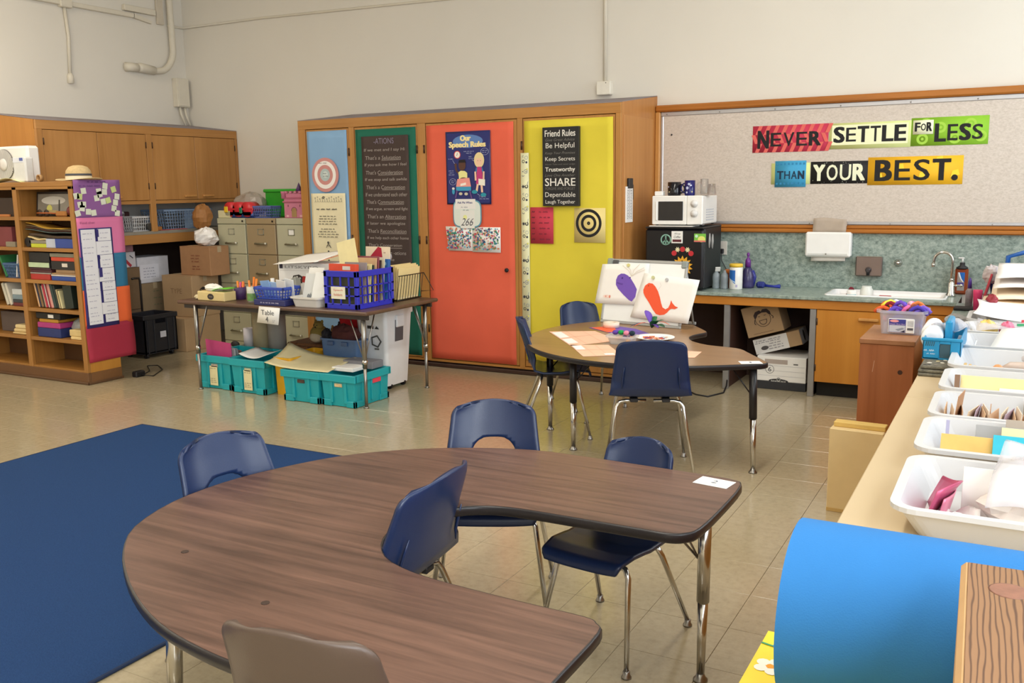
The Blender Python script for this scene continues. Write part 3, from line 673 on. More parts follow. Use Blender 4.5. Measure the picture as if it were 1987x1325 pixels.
G().box(-.097, -.05, 0, .097, 0, .155, .008).obj('case', M('#93827c', .35, .85, var=.05), t); G().box(-.097, -.052, .148, .097, 0, .156, .004).obj('lid', CHROME, t)
G().at(0, -.05, .05, 0, pi/2).lathe([(.024, 0), (.02, .02), (.012, .035)], 14).obj('push_button', M('#3a3638', .3), t); G().at(0, -.066, .01).cyl(.012, 0, .04, 10).obj('valve', BLACK, t)
t = thing('wall_button', 'round chrome push button on the green backsplash beside the soap dispenser', 'button', (-.812, 7.68, .978))
G().at(0, 0, 0, 0, pi/2).lathe([(.03, 0), (.03, .006), (.022, .02), (.012, .04), (0.001, .044)], 18).obj('dome', CHROME, t)
t = thing('wall_outlet', 'cream wall outlet with a black plug beside the fridge', 'outlet', (-2.182, 7.68, 1.065))
G().box(-.035, -.008, -.057, .035, 0, .057, .003).obj('plate', M('#cfcac0', .5), t)
G().box(-.022, -.04, -.045, .012, -.008, -.005, .006).obj('plug', BLACK, t); G().tube([(-.005, -.035, -.04), (0, -.04, -.1), (.06, -.05, -.2), (.09, -.06, -.298)], .004, 6).obj('cord', M('#3a3a3c', .6), t)
# fridge
t = thing('mini_fridge', 'small black cube fridge with magnets on the counter beside the tall cabinet', 'fridge', (-2.41, 7.08, CZ))
G().box(-.238, .05, .012, .238, .50, .495, .01).obj('body', BLACK, t); d = G().box(-.24, 0, .018, .24, .045, .485, .014).obj('door', M('#141318', .3), t)
G().box(-.24, -.002, .487, .24, .5, .503, .006).obj('top_panel', BLACK, t)
for x in (-.2, .2):
    for y in (.08, .45): G().at(x, y, 0).cyl(.015, 0, .014, 8).obj('foot', BLACK, t)
FY = 7.08-.003
def magnet(name, x, z, label, f, cat='magnet'):
    o = f(x, z); return tag(o, label, cat, 'magnets on the black fridge')
def ring3(r0, r1, th): return [(r0, 0), (r1, 0), (r1, th), (r0, th), (r0, 0)]
g = G().at(-2.475, FY+.002, 1.163, 0, pi/2); g.lathe(ring3(.034, .044, .005), 24, cap=False)
for A in (pi/2, -pi/2, -pi/2-.8, -pi/2+.8): g.at(-2.475, FY+.002, 1.163, 0, pi/2); g.T = g.T @ Matrix.Rotation(A, 4, 'Z'); g.box(0, -.005, 0, .038, .005, .005)
tag(g.obj('peace_magnet', M('#86b3a2', .5, var=.3, vs=22)), 'round teal and orange peace sign magnet on the black fridge', 'magnet', 'magnets on the black fridge')
o = tag(G().box(-2.428, FY-.003, 1.137, -2.336, FY+.002, 1.232, .001).obj('coffee_magnet', WHITE), 'white square magnet with script lettering and a maroon band', 'magnet', 'magnets on the black fridge')
p = Print(o, (-2.428, FY-.003, 1.137), (1, 0, 0), (0, 0, 1)); p.text('Shop', .05, .074, .05, .015, INK, shear=.3); p.text('Coffee', .048, .05, .055, .018, INK, shear=.3); p.rect(.01, .01, .082, .03, '#5c2730'); p.done()
o = tag(G().box(-2.243, FY-.003, 1.150, -2.150, FY+.002, 1.214, .001).obj('green_magnet', M('#7cc34a', .5)), 'small lime green picture magnet with a yellow hill', 'magnet', 'magnets on the black fridge')
p = Print(o, (-2.243, FY-.003, 1.15), (1, 0, 0), (0, 0, 1)); p.disc(.06, .022, .03, '#dfe07a', .024); p.disc(.02, .045, .012, '#c8ecd0'); p.rect(0, 0, .093, .012, '#d8776e'); p.done()
g = G()
for k, A in enumerate((-.95, -.5, 0, .5, .95)):
    x = -2.335+.085*sin(A); z = 1.015+.075*cos(A)
    if k % 2 == 0: g.at(x, FY+.002, z, 0, pi/2).cyl(.021, 0, .006, 12)
g.at(); o = tag(g.obj('flower_magnet', M('#c22a33', .5)), 'arched red magnet with two cream star flowers', 'magnet', 'magnets on the black fridge')
g = G()
for A in (-.5, .5):
    x = -2.335+.085*sin(A); z = 1.018+.078*cos(A); P = [((.022 if q % 2 else .012)*cos(q*pi/8), (.022 if q % 2 else .012)*sin(q*pi/8)) for q in range(16)]
    g.at(x, FY+.002, z, 0, pi/2).prism(P, 0, .008)
g.at(); g.obj('flowers', M('#eadfb4', .6), o)
g = G().at(-2.335, FY+.002, .955, 0, pi/2); P = [((.085 if q % 2 else .058)*cos(q*pi/14), (.085 if q % 2 else .058)*sin(q*pi/14)) for q in range(28)]; g.prism(P, 0, .006)
o = tag(g.obj('sun_magnet', M('#e8a92c', .5)), 'spiky golden sun magnet low on the fridge door', 'magnet', 'magnets on the black fridge')
p = Print(o, (-2.335, FY-.004, .955), (1, 0, 0), (0, 0, 1)); p.ring(0, 0, .02, .03, '#3a2a14', 16); [p.disc(.042*cos(q), .042*sin(q), .006, '#3a2a14', n=6) for q in (0, .8, 1.6, 2.4, 3.2)]; p.done()
for k, (y, z) in enumerate(((7.22, 1.155), (7.30, 1.145))):
    g = G(); g.tube([(-2.168, y, z-.05), (-2.162, y-.012, z), (-2.162, y, z+.05), (-2.162, y+.012, z), (-2.166, y+.004, z-.06)], .007, 6)
    tag(g.obj('hair_clip', M('#a9a7a4', .4)), 'grey twisted clip hanging on the side of the fridge, %s the front edge' % ('nearer' if k == 0 else 'farther from'), 'clip')
# microwave and what stands on it
single('white_mat', G().box(-2.62, 7.082, CZ+.504, -2.26, 7.4, CZ+.511, .002), PAPER, 'thin white sheet lying between the microwave and the fridge', 'sheet')
MZ = CZ+.512
t = thing('microwave', 'white microwave with two dials on top of the black fridge', 'microwave', (-2.395, 7.10, MZ))
G().box(-.205, .012, .01, .205, .40, .232, .008).obj('body', WHITEP, t); G().box(-.207, 0, .008, .078, .014, .234, .006).obj('door', WHITE, t); G().box(.08, 0, .008, .207, .014, .234, .006).obj('control_panel', WHITE, t)
G().box(-.155, -.004, .04, .05, .002, .19, .004).obj('window', M('#2b292a', .15), t); G().box(-.175, -.012, .04, -.162, 0, .19, .005).obj('handle', WHITE, t)
for z in (.172, .095): G().at(.14, 0, z, 0, pi/2).lathe([(.03, 0), (.028, .01), (.02, .012), (.018, .022), (.001, .023)], 20).obj('dial', M('#dcdad8', .35), t)
for k in range(5): G().box(.206, .1, .04+k*.02, .2085, .3, .046+k*.02).obj('vent', M('#c3c6cf', .5), t)
for x in (-.18, .18):
    for y in (.05, .36): G().at(x, y, 0).cyl(.012, 0, .012, 8).obj('foot', BLACK, t)
p = Print(t, (-.205, 0, .2), (1, 0, 0), (0, 0, 1)); p.text('COMPACT', .055, .017, .05, .008, '#c06a66'); p.done() if False else None
TZ = MZ+.2335
def mug(x, y, r, h, mat, label, side, dots=None, cat='mug', tap=.94):
    m = thing('mug' if cat == 'mug' else 'glass_mug', label, cat, (x, y, TZ))
    G().lathe([(.001, 0), (r*tap, 0), (r, .01), (r, h), (r-.004, h+.001), (r-.005, h-.004), (r-.006, .012), (.001, .01)], 22, cap=False).obj('cup', mat, m)
    P = [(side*(r-.003)+side*.034*sin(pi*k/8), 0, h*.5+h*.32*cos(pi*k/8)) for k in range(9)]
    G().tube(P, .006, 8).obj('handle', mat, m)
    if dots:
        p = None
        for A, z, q in dots:
            g = G(); g.add([((r+.0012)*sin(A+q/r*cos(B)), -(r+.0012)*cos(A+q/r*cos(B)), z+q*sin(B)) for B in [2*pi*i/10 for i in range(10)]], [tuple(range(10))])
            g.obj('painted_flower', M('#c7cdea' if q > .006 else '#c8b98a', .5), m)
    return m
mug(-2.452, 7.2, .053, .107, M('#15131a', .15), 'black mug with pale dots on the microwave', 1, ((-.7, .07, .007), (-.5, .03, .006), (-.9, .04, .004)))
mug(-2.324, 7.2, .042, .118, M('#1b1a63', .18), 'dark blue flowered mug standing on the microwave', -1, ((-.2, .06, .012), (.1, .09, .009), (-.3, .025, .008), (.5, .08, .007), (.7, .03, .006)))
CLR = M('#f6f4f2', .05, var=0, trans=.92, alpha=.55)
mug(-2.207, 7.2, .033, .128, CLR, 'tall clear glass mug on the microwave', -1, cat='glass')
t = thing('drinking_glass', 'short clear glass behind the tall glass mug on the microwave', 'glass', (-2.158, 7.235, TZ))
G().lathe([(.001, 0), (.034, 0), (.036, .01), (.030, .088), (.027, .09), (.031, .012), (.001, .008)], 20, cap=False).obj('cup', M('#e6d6ce', .05, var=0, trans=.9, alpha=.5), t)
single('sugar_box', G().box(-2.602, 7.15, TZ, -2.532, 7.21, TZ+.036, .006), WHITE, 'little white box at the corner of the microwave top', 'box')
# on the counter beside the fridge
t = thing('water_bottles', 'pair of small clear plastic water bottles wrapped together beside the fridge', 'bottles', (-2.10, 7.33, CZ))
for x in (-.034, .034): G().at(x, 0, 0).lathe([(.03, 0), (.031, .01), (.029, .05), (.031, .09), (.028, .115), (.013, .135), (.013, .15)], 14).obj('bottle', M('#cfdce6', .08, var=.15, vs=30, trans=.6), t)
G().at(-.02, -.01, .14, .4, .5).box(-.02, -.003, 0, .02, .003, .04, .001).obj('tag', PAPER, t)
t = thing('snack_box', 'orange and brown snack packet standing behind the water bottles', 'packet', (-2.045, 7.42, CZ))
G().box(-.045, -.03, 0, .045, .03, .135, .006).obj('pack', M('#7a3d24', .4, var=.3, vs=20), t); G().box(-.046, -.031, .115, .046, .031, .15, .01).obj('top_fold', M('#c06a28', .4), t)
t = thing('wipes_canister', 'white wipes canister with a yellow lid and blue label on the counter', 'canister', (-1.976, 7.34, CZ))
G().lathe([(.05, 0), (.052, .006), (.052, .175), (.05, .178)], 24).obj('tub', WHITEP, t); G().at(0, 0, .178).lathe([(.053, 0), (.053, .02), (.048, .026)], 24).obj('lid', M('#ecc33c', .45), t)
def wrap(r, P, mat, name, par, z=0):
    """label piece bent round a cylinder; P in (angle, height)"""
    g = G(); n = 8; vs = []; fs = []
    for i in range(n+1):
        u = i/n; a0 = P[0][0]*(1-u)+P[1][0]*u; z0 = P[0][1]*(1-u)+P[1][1]*u; a1 = P[3][0]*(1-u)+P[2][0]*u; z1 = P[3][1]*(1-u)+P[2][1]*u
        vs += [(r*sin(a0), -r*cos(a0), z0), (r*sin(a1), -r*cos(a1), z1)]
    g.add(vs, [(2*i, 2*i+2, 2*i+3, 2*i+1) for i in range(n)], True); return g.obj(name, mat, par)
wrap(.0528, [(-1.1, .10), (.15, .045), (.15, .155), (-1.0, .155)], M('#2a6dc0', .45), 'label', t); wrap(.0532, [(-1.1, .09), (.15, .055), (.15, .062), (-1.1, .097)], M('#cfe3f2', .45), 'label_stripe', t); wrap(.0529, [(-1.5, .05), (-1.05, .05), (-1.05, .095), (-1.5, .095)], M('#d08a3c', .5), 'label_flower', t); wrap(.0529, [(.2, .02), (.5, .02), (.5, .04), (.2, .04)], M('#b3aac8', .5), 'label_code', t)
t = thing('spray_bottle', 'purple and blue squeeze bottle standing behind the wipes canister', 'bottle', (-1.915, 7.47, CZ))
G().lathe([(.05, 0), (.055, .02), (.05, .11), (.034, .15), (.02, .17)], 18).obj('body', M('#3a3560', .25, var=.3, vs=12), t); G().at(0, 0, .17).lathe([(.024, 0), (.022, .05), (.012, .07), (.006, .075), (.011, .09), (.013, .105), (.006, .115)], 14).obj('cap', M('#6a2a86', .35), t)
G().tube([(.04, 0, .02), (.055, 0, .09), (.035, 0, .14)], .016, 8).obj('side_grip', M('#2a2f86', .35), t)
t = thing('blue_scrubber', 'dark blue scrub brush lying on the counter against the backsplash', 'brush', (-1.78, 7.5, CZ))
G().box(-.07, -.03, 0, .0, .03, .05, .015).obj('head', M('#23307e', .6, bump=.6), t); G().tube([(-.01, 0, .02), (.07, 0, .015), (.12, 0, .018)], [.012, .010, .016], 8).obj('handle', M('#1f2f96', .4), t)
t = thing('hand_soap', 'large amber pump soap bottle with a blue wave label by the faucet', 'bottle', (-.362, 7.60, CZ))
G().box(-.044, -.028, 0, .044, .028, .20, .014).obj('body', M('#8a3f20', .2, var=.05), t); G().lathe([(.042, .19), (.04, .2), (.018, .214), (.018, .235)], 16).obj('collar', BLACK, t)
g = G(); g.cyl(.006, .235, .268, 8); g.box(-.03, -.007, .262, .012, .007, .274, .004); g.obj('pump', M('#dcdcda', .4), t)
p = Print(t, (-.044, -.0285, 0), (1, 0, 0), (0, 0, 1)); p.rect(.018, .03, .066, .165, '#9a948f', 'label'); p.poly([(.03, .165), (.066, .165), (.066, .09), (.045, .12), (.038, .14)], '#1f66b8', 'label'); p.poly([(.022, .165), (.03, .165), (.038, .14), (.046, .118), (.06, .095), (.058, .09), (.04, .112), (.028, .14)], '#eeeef0', 'label'); p.rect(.018, .062, .062, .09, '#4a3f8e', 'label'); p.done()
# things in the sink
t = thing('cleanser_can', 'small white canister with a turquoise label in the sink corner', 'can', (-1.10, 7.40, CZ-.138)); G().lathe([(.034, 0), (.036, .01), (.036, .15), (.03, .16)], 16).obj('can_body', WHITE, t); wrap(.0365, [(-1.2, .06), (1.2, .06), (1.2, .13), (-1.2, .13)], M('#6fb6c4', .5), 'label', t)
single('red_brush', G().at(-1.17, 7.43, CZ-.10).tube([(0, 0, 0), (.03, .05, .07), (.05, .1, .12)], [.02, .016, .02], 8), M('#7e2233', .5), 'dark red brush leaning in the corner of the sink', 'brush')
single('white_jar', G().at(-1.0, 7.45, CZ-.138).lathe([(.045, 0), (.048, .01), (.048, .16), (.036, .175), (.036, .19)], 18), M('#dfe3dd', .35), 'pale jar standing in the sink behind the can', 'jar')
single('red_sponge', G().at(-.87, 7.46, CZ-.138).box(-.05, -.03, 0, .05, .03, .12, .01), M('#c0202c', .8), 'bright red sponge on edge in the sink', 'sponge')
# ---- boxes in the knee space
t = thing('archive_box', 'white cardboard file box marked 6 on the floor under the counter', 'box', (-1.565, 7.20, 0))
G().box(-.19, 0, .0, .19, .4, .065, .003).obj('dark_base', M('#2f3034', .7), t); G().box(-.188, .002, .065, .188, .398, .262, .003).obj('carton', WHITE, t)
p = Print(t, (-.188, .002, 0), (1, 0, 0), (0, 0, 1)); p.rect(.06, .205, .235, .24, '#b2a59c', 'hand_hole'); p.rect(.28, .205, .315, .214, '#5c5a58', 'marks')
for z in (.11, .15, .19): p.line([(.01, z), (.365, z)], .002, '#b9bac0', 'marks')
p.ring(.10, .16, .031, .034, '#4a4a4e', 20); p.text('6', .10, .16, .024, .036, '#4a4a4e', name='lettering'); p.disc(.17, .07, .075, '#26262a', .017, name='emblem'); p.ring(.17, .082, .008, .016, '#8f8f8f', 14, name='emblem'); p.text('BANKERS BOX', .17, .068, .115, .014, '#e6e6e2'); p.done()
t = thing('printed_carton', 'tilted white and brown printed carton lying on the open file box', 'box', (-1.63, 7.30, .262), 0); t.rotation_euler = (0, radians(-17), 0)
G().box(-.15, 0, .03, .22, .26, .15, .003).obj('carton', CARD, t)
p = Print(t, (-.15, 0, .03), (1, 0, 0), (0, 0, 1)); p.rect(0, 0, .27, .12, '#e9e7e4', 'label')
for x, z, ww in ((.06, .10, .08), (.06, .085, .1), (.17, .10, .1), (.17, .085, .12), (.17, .065, .1), (.17, .045, .12), (.17, .025, .12)): p.scribble(x, z, ww, .012, '#5a5866')
p.disc(.08, .04, .03, '#55504e', .016); p.done()
p = Print(t, (.2202, 0, .03), (0, 1, 0), (0, 0, 1)); p.rect(0, 0, .25, .12, '#cfcfd2', 'label'); p.disc(.12, .06, .03, '#3c3c40', .045); p.done()
t = thing('smiling_carton', 'brown cardboard box printed with a smiling dark-haired child, tilted on top', 'box', (-1.70, 7.25, .425), 0); t.rotation_euler = (0, radians(-17), 0)
G().box(-.145, 0, 0, .145, .25, .24, .003).obj('carton', CARD, t); G().box(.095, -.0015, .2, .146, .1, .2415).obj('tape_corner', M('#4c3f3c', .7), t)
p = Print(t, (-.145, 0, 0), (1, 0, 0), (0, 0, 1)); K = '#3b2d2c'
p.poly([(.09, .13), (.085, .165), (.105, .19), (.14, .197), (.15, .185), (.165, .2), (.2, .197), (.22, .17), (.222, .14), (.205, .15), (.19, .17), (.155, .175), (.12, .165), (.105, .145)], K); p.ring(.152, .125, .058, .062, K, 26, a0=2.7, a1=6.6); p.ring(.15, .11, .026, .031, K, 16, a0=3.1, a1=6.5); p.line([(.118, .115), (.183, .118)], .004, K)
p.line([(.118, .15), (.135, .147)], .004, K); p.line([(.165, .15), (.182, .152)], .004, K); p.line([(.088, .13), (.08, .10), (.09, .092)], .006, K); p.line([(.222, .14), (.235, .125), (.228, .112)], .006, K); p.line([(.05, .02), (.21, .02)], .003, '#6b4b3a'); p.done()
single('floor_cord', G().tube([(-2.35, 7.0, .006), (-2.1, 6.75, .006), (-2.0, 6.72, .006), (-1.93, 6.9, .006), (-1.95, 7.05, .03), (-1.96, 7.14, .2)], .006, 6), BLACK, 'black power cord looping on the floor under the counter', 'cord')
# ================================================================== wall cabinet on the left wall
t = thing('wall_cabinet', 'oak wall cabinet with four doors over an open shelf in the far corner', 'cabinet', (XL, 5.30, 0))
WF = .72; L = 2.395     # front plane x, length along y
WD = wood('#c08c52', '#a27038', 'Z', .6); WDY = wood('#c08c52', '#a27038', 'Y', .6)
G().box(WF-.025, .0, 2.155, WF, L, 2.236, .002).obj('top_rail', WDY, t); G().box(WF-.025, .0, 1.475, WF, L, 1.508, .002).obj('bottom_rail', WDY, t)
for a, b, z in ((0, .055, 0), (1.170, 1.235, 1.2), (2.36, L, 1.475)): G().box(WF-.03, a, z, WF+.002, b, 2.155, .002).obj('stile', WD, t)
g = G()
for y in (.0,): g.add([(0, y, 0), (WF-.03, y, 0), (WF-.03, y+.02, 0), (0, y+.02, 0), (0, y, 2.323), (WF-.03, y, 2.238), (WF-.03, y+.02, 2.238), (0, y+.02, 2.323)], [(3,2,1,0),(4,5,6,7),(0,1,5,4),(1,2,6,5),(2,3,7,6),(3,0,4,7)])
g.obj('end_panel', wood('#c4883f', '#a96f2c', 'Z', .5), t)
g = G(); g.add([(0, 0, 2.325), (WF, 0, 2.236), (WF, L, 2.236), (0, L, 2.325), (0, 0, 2.33), (WF, 0, 2.241), (WF, L, 2.241), (0, L, 2.33)], [(3,2,1,0),(4,5,6,7),(0,1,5,4),(1,2,6,5),(2,3,7,6),(3,0,4,7)]); g.obj('sloped_top', GREYTOP, t)
G().box(.01, .02, 1.475, WF-.04, L, 1.495).obj('upper_floor', WDY, t); G().box(.005, .02, 1.5, WF-.035, L, 2.2).obj('carcass', M('#3a2a1c', .8), t)
for k, (a, b) in enumerate(((.058, .611), (.615, 1.167), (1.238, 1.785), (1.789, 2.357))):
    d = G().box(WF-.018, a, 1.512, WF-.001, b, 2.151, .003).obj('door', WD, t)
    hy = a+.003 if k % 2 == 0 else b-.003
    for z in (1.62, 2.02): G().at(WF+.001, hy, z).cyl(.006, 0, .06, 8).obj('hinge', HB, d)
    y0 = b-.18 if k % 2 == 0 else a+.06
    G().box(WF-.001, y0, 1.535, WF+.022, y0+.15, 1.556, .004).obj('handle', OAKPALE, d)
G().box(.005, .02, 1.175, WF-.0, L, 1.205, .002).obj('shelf_top', M('#8f8a7e', .5, var=.1), t)
G().box(WF-.03, .02, 1.083, WF, L, 1.175, .002).obj('apron', WDY, t)
G().box(.002, .02, 0, .008, L, 1.175).obj('shade_sheet', M('#35251c', .9), t)  # dark sheet over the bare wall, colouring in the shade below the shelf
def basket(name, label, cat, x, y, z, lx_, ly, h, mat, tap=.85, bars=9, rows=4, group=None, floor=True):
    """open plastic basket: rim, slatted walls"""
    b = thing(name, label, cat, (x, y, z), 0, group)
    g = G(); q = .006; a, c = lx_/2, ly/2
    g.box(-a, -c, h-.02, a, -c+.012, h, .003); g.box(-a, c-.012, h-.02, a, c, h, .003); g.box(-a, -c, h-.02, -a+.012, c, h, .003); g.box(a-.012, -c, h-.02, a, c, h, .003); g.obj('rim', mat, b)
    g = G()
    def wall(p0, p1, n):
        for k in range(n+1):
            u = k/n; px, py = p0[0]*(1-u)+p1[0]*u, p0[1]*(1-u)+p1[1]*u
            g.tube([(px*tap, py*tap, 0), (px*.985, py*.985, h-.01)], .0045, 4, False)
        for k in range(rows):
            s = tap+(.985-tap)*k/rows; g.tube([(p0[0]*s, p0[1]*s, .006+h*.95*k/rows), (p1[0]*s, p1[1]*s, .006+h*.95*k/rows)], .0045, 4, False)
    nx = max(3, int(bars*lx_/max(lx_, ly))); ny = max(3, int(bars*ly/max(lx_, ly)))
    wall((-a, -c), (a, -c), nx); wall((a, -c), (a, c), ny); wall((a, c), (-a, c), nx); wall((-a, c), (-a, -c), ny)
    g.obj('lattice', mat, b)
    if floor: G().box(-a*tap, -c*tap, 0, a*tap, c*tap, .006).obj('bottom', mat, b)
    return b
WB = M('#d5d5d6', .5); LB = M('#8ba4c4', .45)
basket('plastic_basket', 'white slotted basket on the open shelf under the wall cabinet doors', 'basket', -7.80, 6.385, 1.206, .2, .23, .15, WB, bars=8)
basket('plastic_basket', 'tall white slotted basket half hidden behind the purple paper, on the open shelf', 'basket', -7.90, 6.17, 1.206, .2, .2, .20, WB, bars=8)
b = basket('laundry_basket', 'long pale blue slotted basket at the right end of the open shelf', 'basket', -7.88, 7.0, 1.206, .34, .66, .205, LB, bars=18, rows=6)
G().box(.146, -.04, .01, .150, .14, .19, .002).obj('solid_panel', LB, b)
single('red_folder', G().box(-7.74, 6.58, 1.206, -7.66, 6.93, 1.212, .002), M('#b8433e', .6), 'thin red folder lying along the front edge of the open shelf', 'folder')
single('small_clock', G().at(-7.675, 6.46, 1.25, 0, 0, pi/2).cyl(.035, -.012, .012, 16), M('#4a4a48', .3, .5), 'small dark round timer in front of the white basket', 'timer')
single('wooden_block', G().box(-7.76, 6.50, 1.206, -7.68, 6.62, 1.245, .004), wood('#b47a3f', '#96602b', 'Y'), 'small wooden block on the open shelf beside the cabinet post', 'block')
single('brown_case', G().box(-8.1, 6.24, 1.206, -7.95, 6.46, 1.40, .01), M('#4a2723', .7), 'dark brown case standing behind the white baskets', 'case')
# ================================================================== under the shelf
def carton(name, label, x0, y0, z0, x1, y1, z1, mat=CARD, cat='box', tape=True):
    t = thing(name, label, cat, ((x0+x1)/2, (y0+y1)/2, z0)); a, b, h = (x1-x0)/2, (y1-y0)/2, z1-z0
    G().box(-a, -b, 0, a, b, h-.003, .004).obj('carton', mat, t)
    for s in (-1, 1): G().box(-a, min(s*.002, s*b), h-.004, a, max(s*.002, s*b), h, .001).obj('flap', mat, t)
    if tape: G().box(-a-.001, -.025, h-.06, a+.001, .025, h+.001).obj('tape', M('#b6a283', .4), t)
    return t
carton('cardboard_box', 'plain brown cardboard box at the bottom of the stack by the grey file cabinet', -7.62, 6.46, 0, -7.275, 6.93, .335)
t = carton('cardboard_box', 'wide brown cardboard box printed with a black cube, in the middle of the stack', -7.70, 6.58, .336, -7.275, 6.94, .752)
p = Print(t, (.2125, -.18, 0), (0, 1, 0), (0, 0, 1)); p.poly([(.10, .28), (.145, .30), (.19, .28), (.19, .23), (.145, .205), (.10, .23)], '#241f1e'); p.line([(.10, .28), (.145, .262), (.19, .28)], .004, '#a9825a'); p.line([(.145, .262), (.145, .21)], .004, '#a9825a'); p.text('The', .23, .30, .04, .02, '#3a302a'); p.text('B', .285, .30, .03, .045, '#241f1e', bold=.003); p.text('7.5', .27, .235, .09, .05, '#241f1e', bold=.002); p.scribble(.17, .12, .14, .02, '#7d6248'); p.done()
p = Print(t, (-.2125, -.18, 0), (1, 0, 0), (0, 0, 1)); p.text('TYPE', .2, .26, .16, .05, '#8a6a4a'); p.done()
t = carton('cardboard_box', 'brown cardboard box with red print at the top of the stack, touching the file cabinet', -7.51, 6.67, .753, -7.09, 6.93, 1.045, M('#ab805a', .85, var=.06))
p = Print(t, (-.21, -.13, 0), (1, 0, 0), (0, 0, 1)); RP = '#8a4a34'; [p.scribble(.22, z, w, .022, RP) for z, w in ((.20, .13), (.17, .14), (.14, .12), (.09, .10), (.065, .11))]; p.done()
def crumple(x, y, z, rx, ry, rz, mat, name, label, cat, n=18, amt=.16, seed=1, par=None):
    rnd = random.Random(seed); ph = [rnd.uniform(0, 6.3) for _ in range(8)]
    g = G(); vs = []; fs = []; m = n//2+1
    for j in range(m+1):
        T = -pi/2+pi*j/m
        for i in range(n):
            A = 2*pi*i/n; k = 1+amt*(sin(3*A+ph[0]+2*T)*.5+sin(5*A-3*T+ph[1])*.4+sin(7*T+2*A+ph[2])*.4+rnd.uniform(-.35, .35))
            vs.append((x+rx*k*cos(T)*cos(A), y+ry*k*cos(T)*sin(A), max(z-rz*.98, z+rz*k*sin(T))))
    for j in range(m):
        for i in range(n): k = (i+1) % n; fs.append((j*n+i, j*n+k, (j+1)*n+k, (j+1)*n+i))
    g.add(vs, fs, False); o = g.obj(name, mat, par)
    return tag(o, label, cat) if label else o
BAGW = M('#efedeb', .35, var=.04)
crumple(-7.26, 6.80, 1.135, .125, .11, .09, BAGW, 'plastic_bag', 'crumpled white plastic bag on top of the brown box stack', 'bag', seed=3)
crumple(-7.36, 6.86, 1.33, .10, .10, .13, M('#9c6a38', .6), 'paper_bag', 'brown paper bag squeezed beside the green file cabinet above the white bag', 'bag', seed=5, amt=.1)
t = carton('white_carton', 'white cardboard box with scribbled label deep under the shelf', -8.15, 6.42, .67, -7.85, 6.81, .935, M('#d9d9e0', .8), tape=False)
p = Print(t, (.15, -.195, 0), (0, 1, 0), (0, 0, 1)); p.rect(.03, .04, .26, .19, '#e6e6ee', 'label'); [p.scribble(.14, .06+k*.03, .15, .016, '#8d8da0') for k in range(4)]; p.done()
t = carton('file_box', 'tan file box under the white cardboard box', -8.15, 6.44, .34, -7.84, 6.78, .668, M('#8f7a5c', .8)); p = Print(t, (.155, -.17, 0), (0, 1, 0), (0, 0, 1)); [p.scribble(.19, .10+k*.07, .10, .02, '#5a6a4c') for k in range(3)]; p.done()
carton('file_box', 'tan file box on the floor at the bottom of the pile under the shelf', -8.15, 6.44, 0, -7.84, 6.78, .338, M('#8a7458', .8))
t = carton('file_box', 'dull brown box behind the trolley handle', -8.10, 6.24, .42, -7.84, 6.435, .845, M('#7d6549', .8), tape=False)
carton('file_box', 'dull brown box on the floor behind the black crate', -8.10, 6.22, 0, -7.84, 6.435, .418, M('#75604a', .8), tape=False)
t = carton('gift_box', 'white box with a red slash on its face, next to the coloured papers', -8.10, 6.24, .846, -7.86, 6.41, 1.0, M('#d9d6da', .7), tape=False); p = Print(t, (.12, -.085, 0), (0, 1, 0), (0, 0, 1)); p.line([(.02, .10), (.11, .01)], .03, '#b63a44'); p.line([(.10, .12), (.14, .09)], .01, '#555'[:1]+'4a4a55'); p.done()
single('pink_box', G().box(-8.10, 6.25, 1.001, -7.87, 6.40, 1.07, .004), M('#a3767e', .7), 'small dull pink box on top of the white box with the red slash', 'box')
# rolling crate
t = thing('rolling_crate', 'black plastic rolling crate with a white name tag on the floor', 'crate', (-7.475, 6.20, 0))
CRB = M('#1f2027', .45); a, b, h = .155, .195, .42
g = G(); g.box(-a, -b, .05, a, b, .06); g.box(-a, -b, .04, -a+.012, b, h-.04); g.box(a-.012, -b, .04, a, b, h-.09); g.box(-a, -b, .04, a, -b+.012, h-.04); g.box(-a, b-.012, .04, a, b, h-.04); g.box(a-.012, -b, h-.09, a, -.06, h-.04); g.box(a-.012, .06, h-.09, a, b, h-.04); g.obj('tub', CRB, t)
g = G(); g.box(-a-.012, -b-.012, h-.045, a+.012, -b+.008, h, .005); g.box(-a-.012, b-.008, h-.045, a+.012, b+.012, h, .005); g.box(-a-.012, -b, h-.045, -a+.008, b, h, .005); g.box(a-.008, -b, h-.045, a+.012, b, h, .005); g.obj('rim', CRB, t)
for y in (-.16, -.08, .08, .16): G().box(a, y-.006, .05, a+.008, y+.006, h-.05, .002).obj('rib', CRB, t)
G().box(a+.009, -.02, .19, a+.012, .05, .25, .001).obj('name_tag', M('#c9cbd6', .5), t)
for x in (-.12, .12):
    for y in (-.15, .15): G().at(x, y-.012, .026, 0, -pi/2).cyl(.026, -.012, .012, 12).obj('wheel', BLACK, t)
single('trolley_handle', G().tube([(-7.70, 6.31, .0), (-7.70, 6.31, .72), (-7.70, 6.30, .745), (-7.70, 6.24, .75), (-7.70, 6.215, .745)], .011, 8), M('#2a2624', .4), 'telescopic handle rising behind the black crate', 'handle')
t = thing('power_strip', 'black plug block on the floor against the bookcase end', 'power strip', (-6.70, 5.40, 0)); G().box(-.03, -.05, 0, .03, .05, .05, .008).obj('body', BLACK, t); G().tube([(.03, 0, .02), (.12, .05, .006), (-.05, .3, .006), (-.25, .42, .006), (-.32, .36, .006), (-.1, .2, .006), (.0, .05, .01)], .004, 6).obj('cord', BLACK, t)
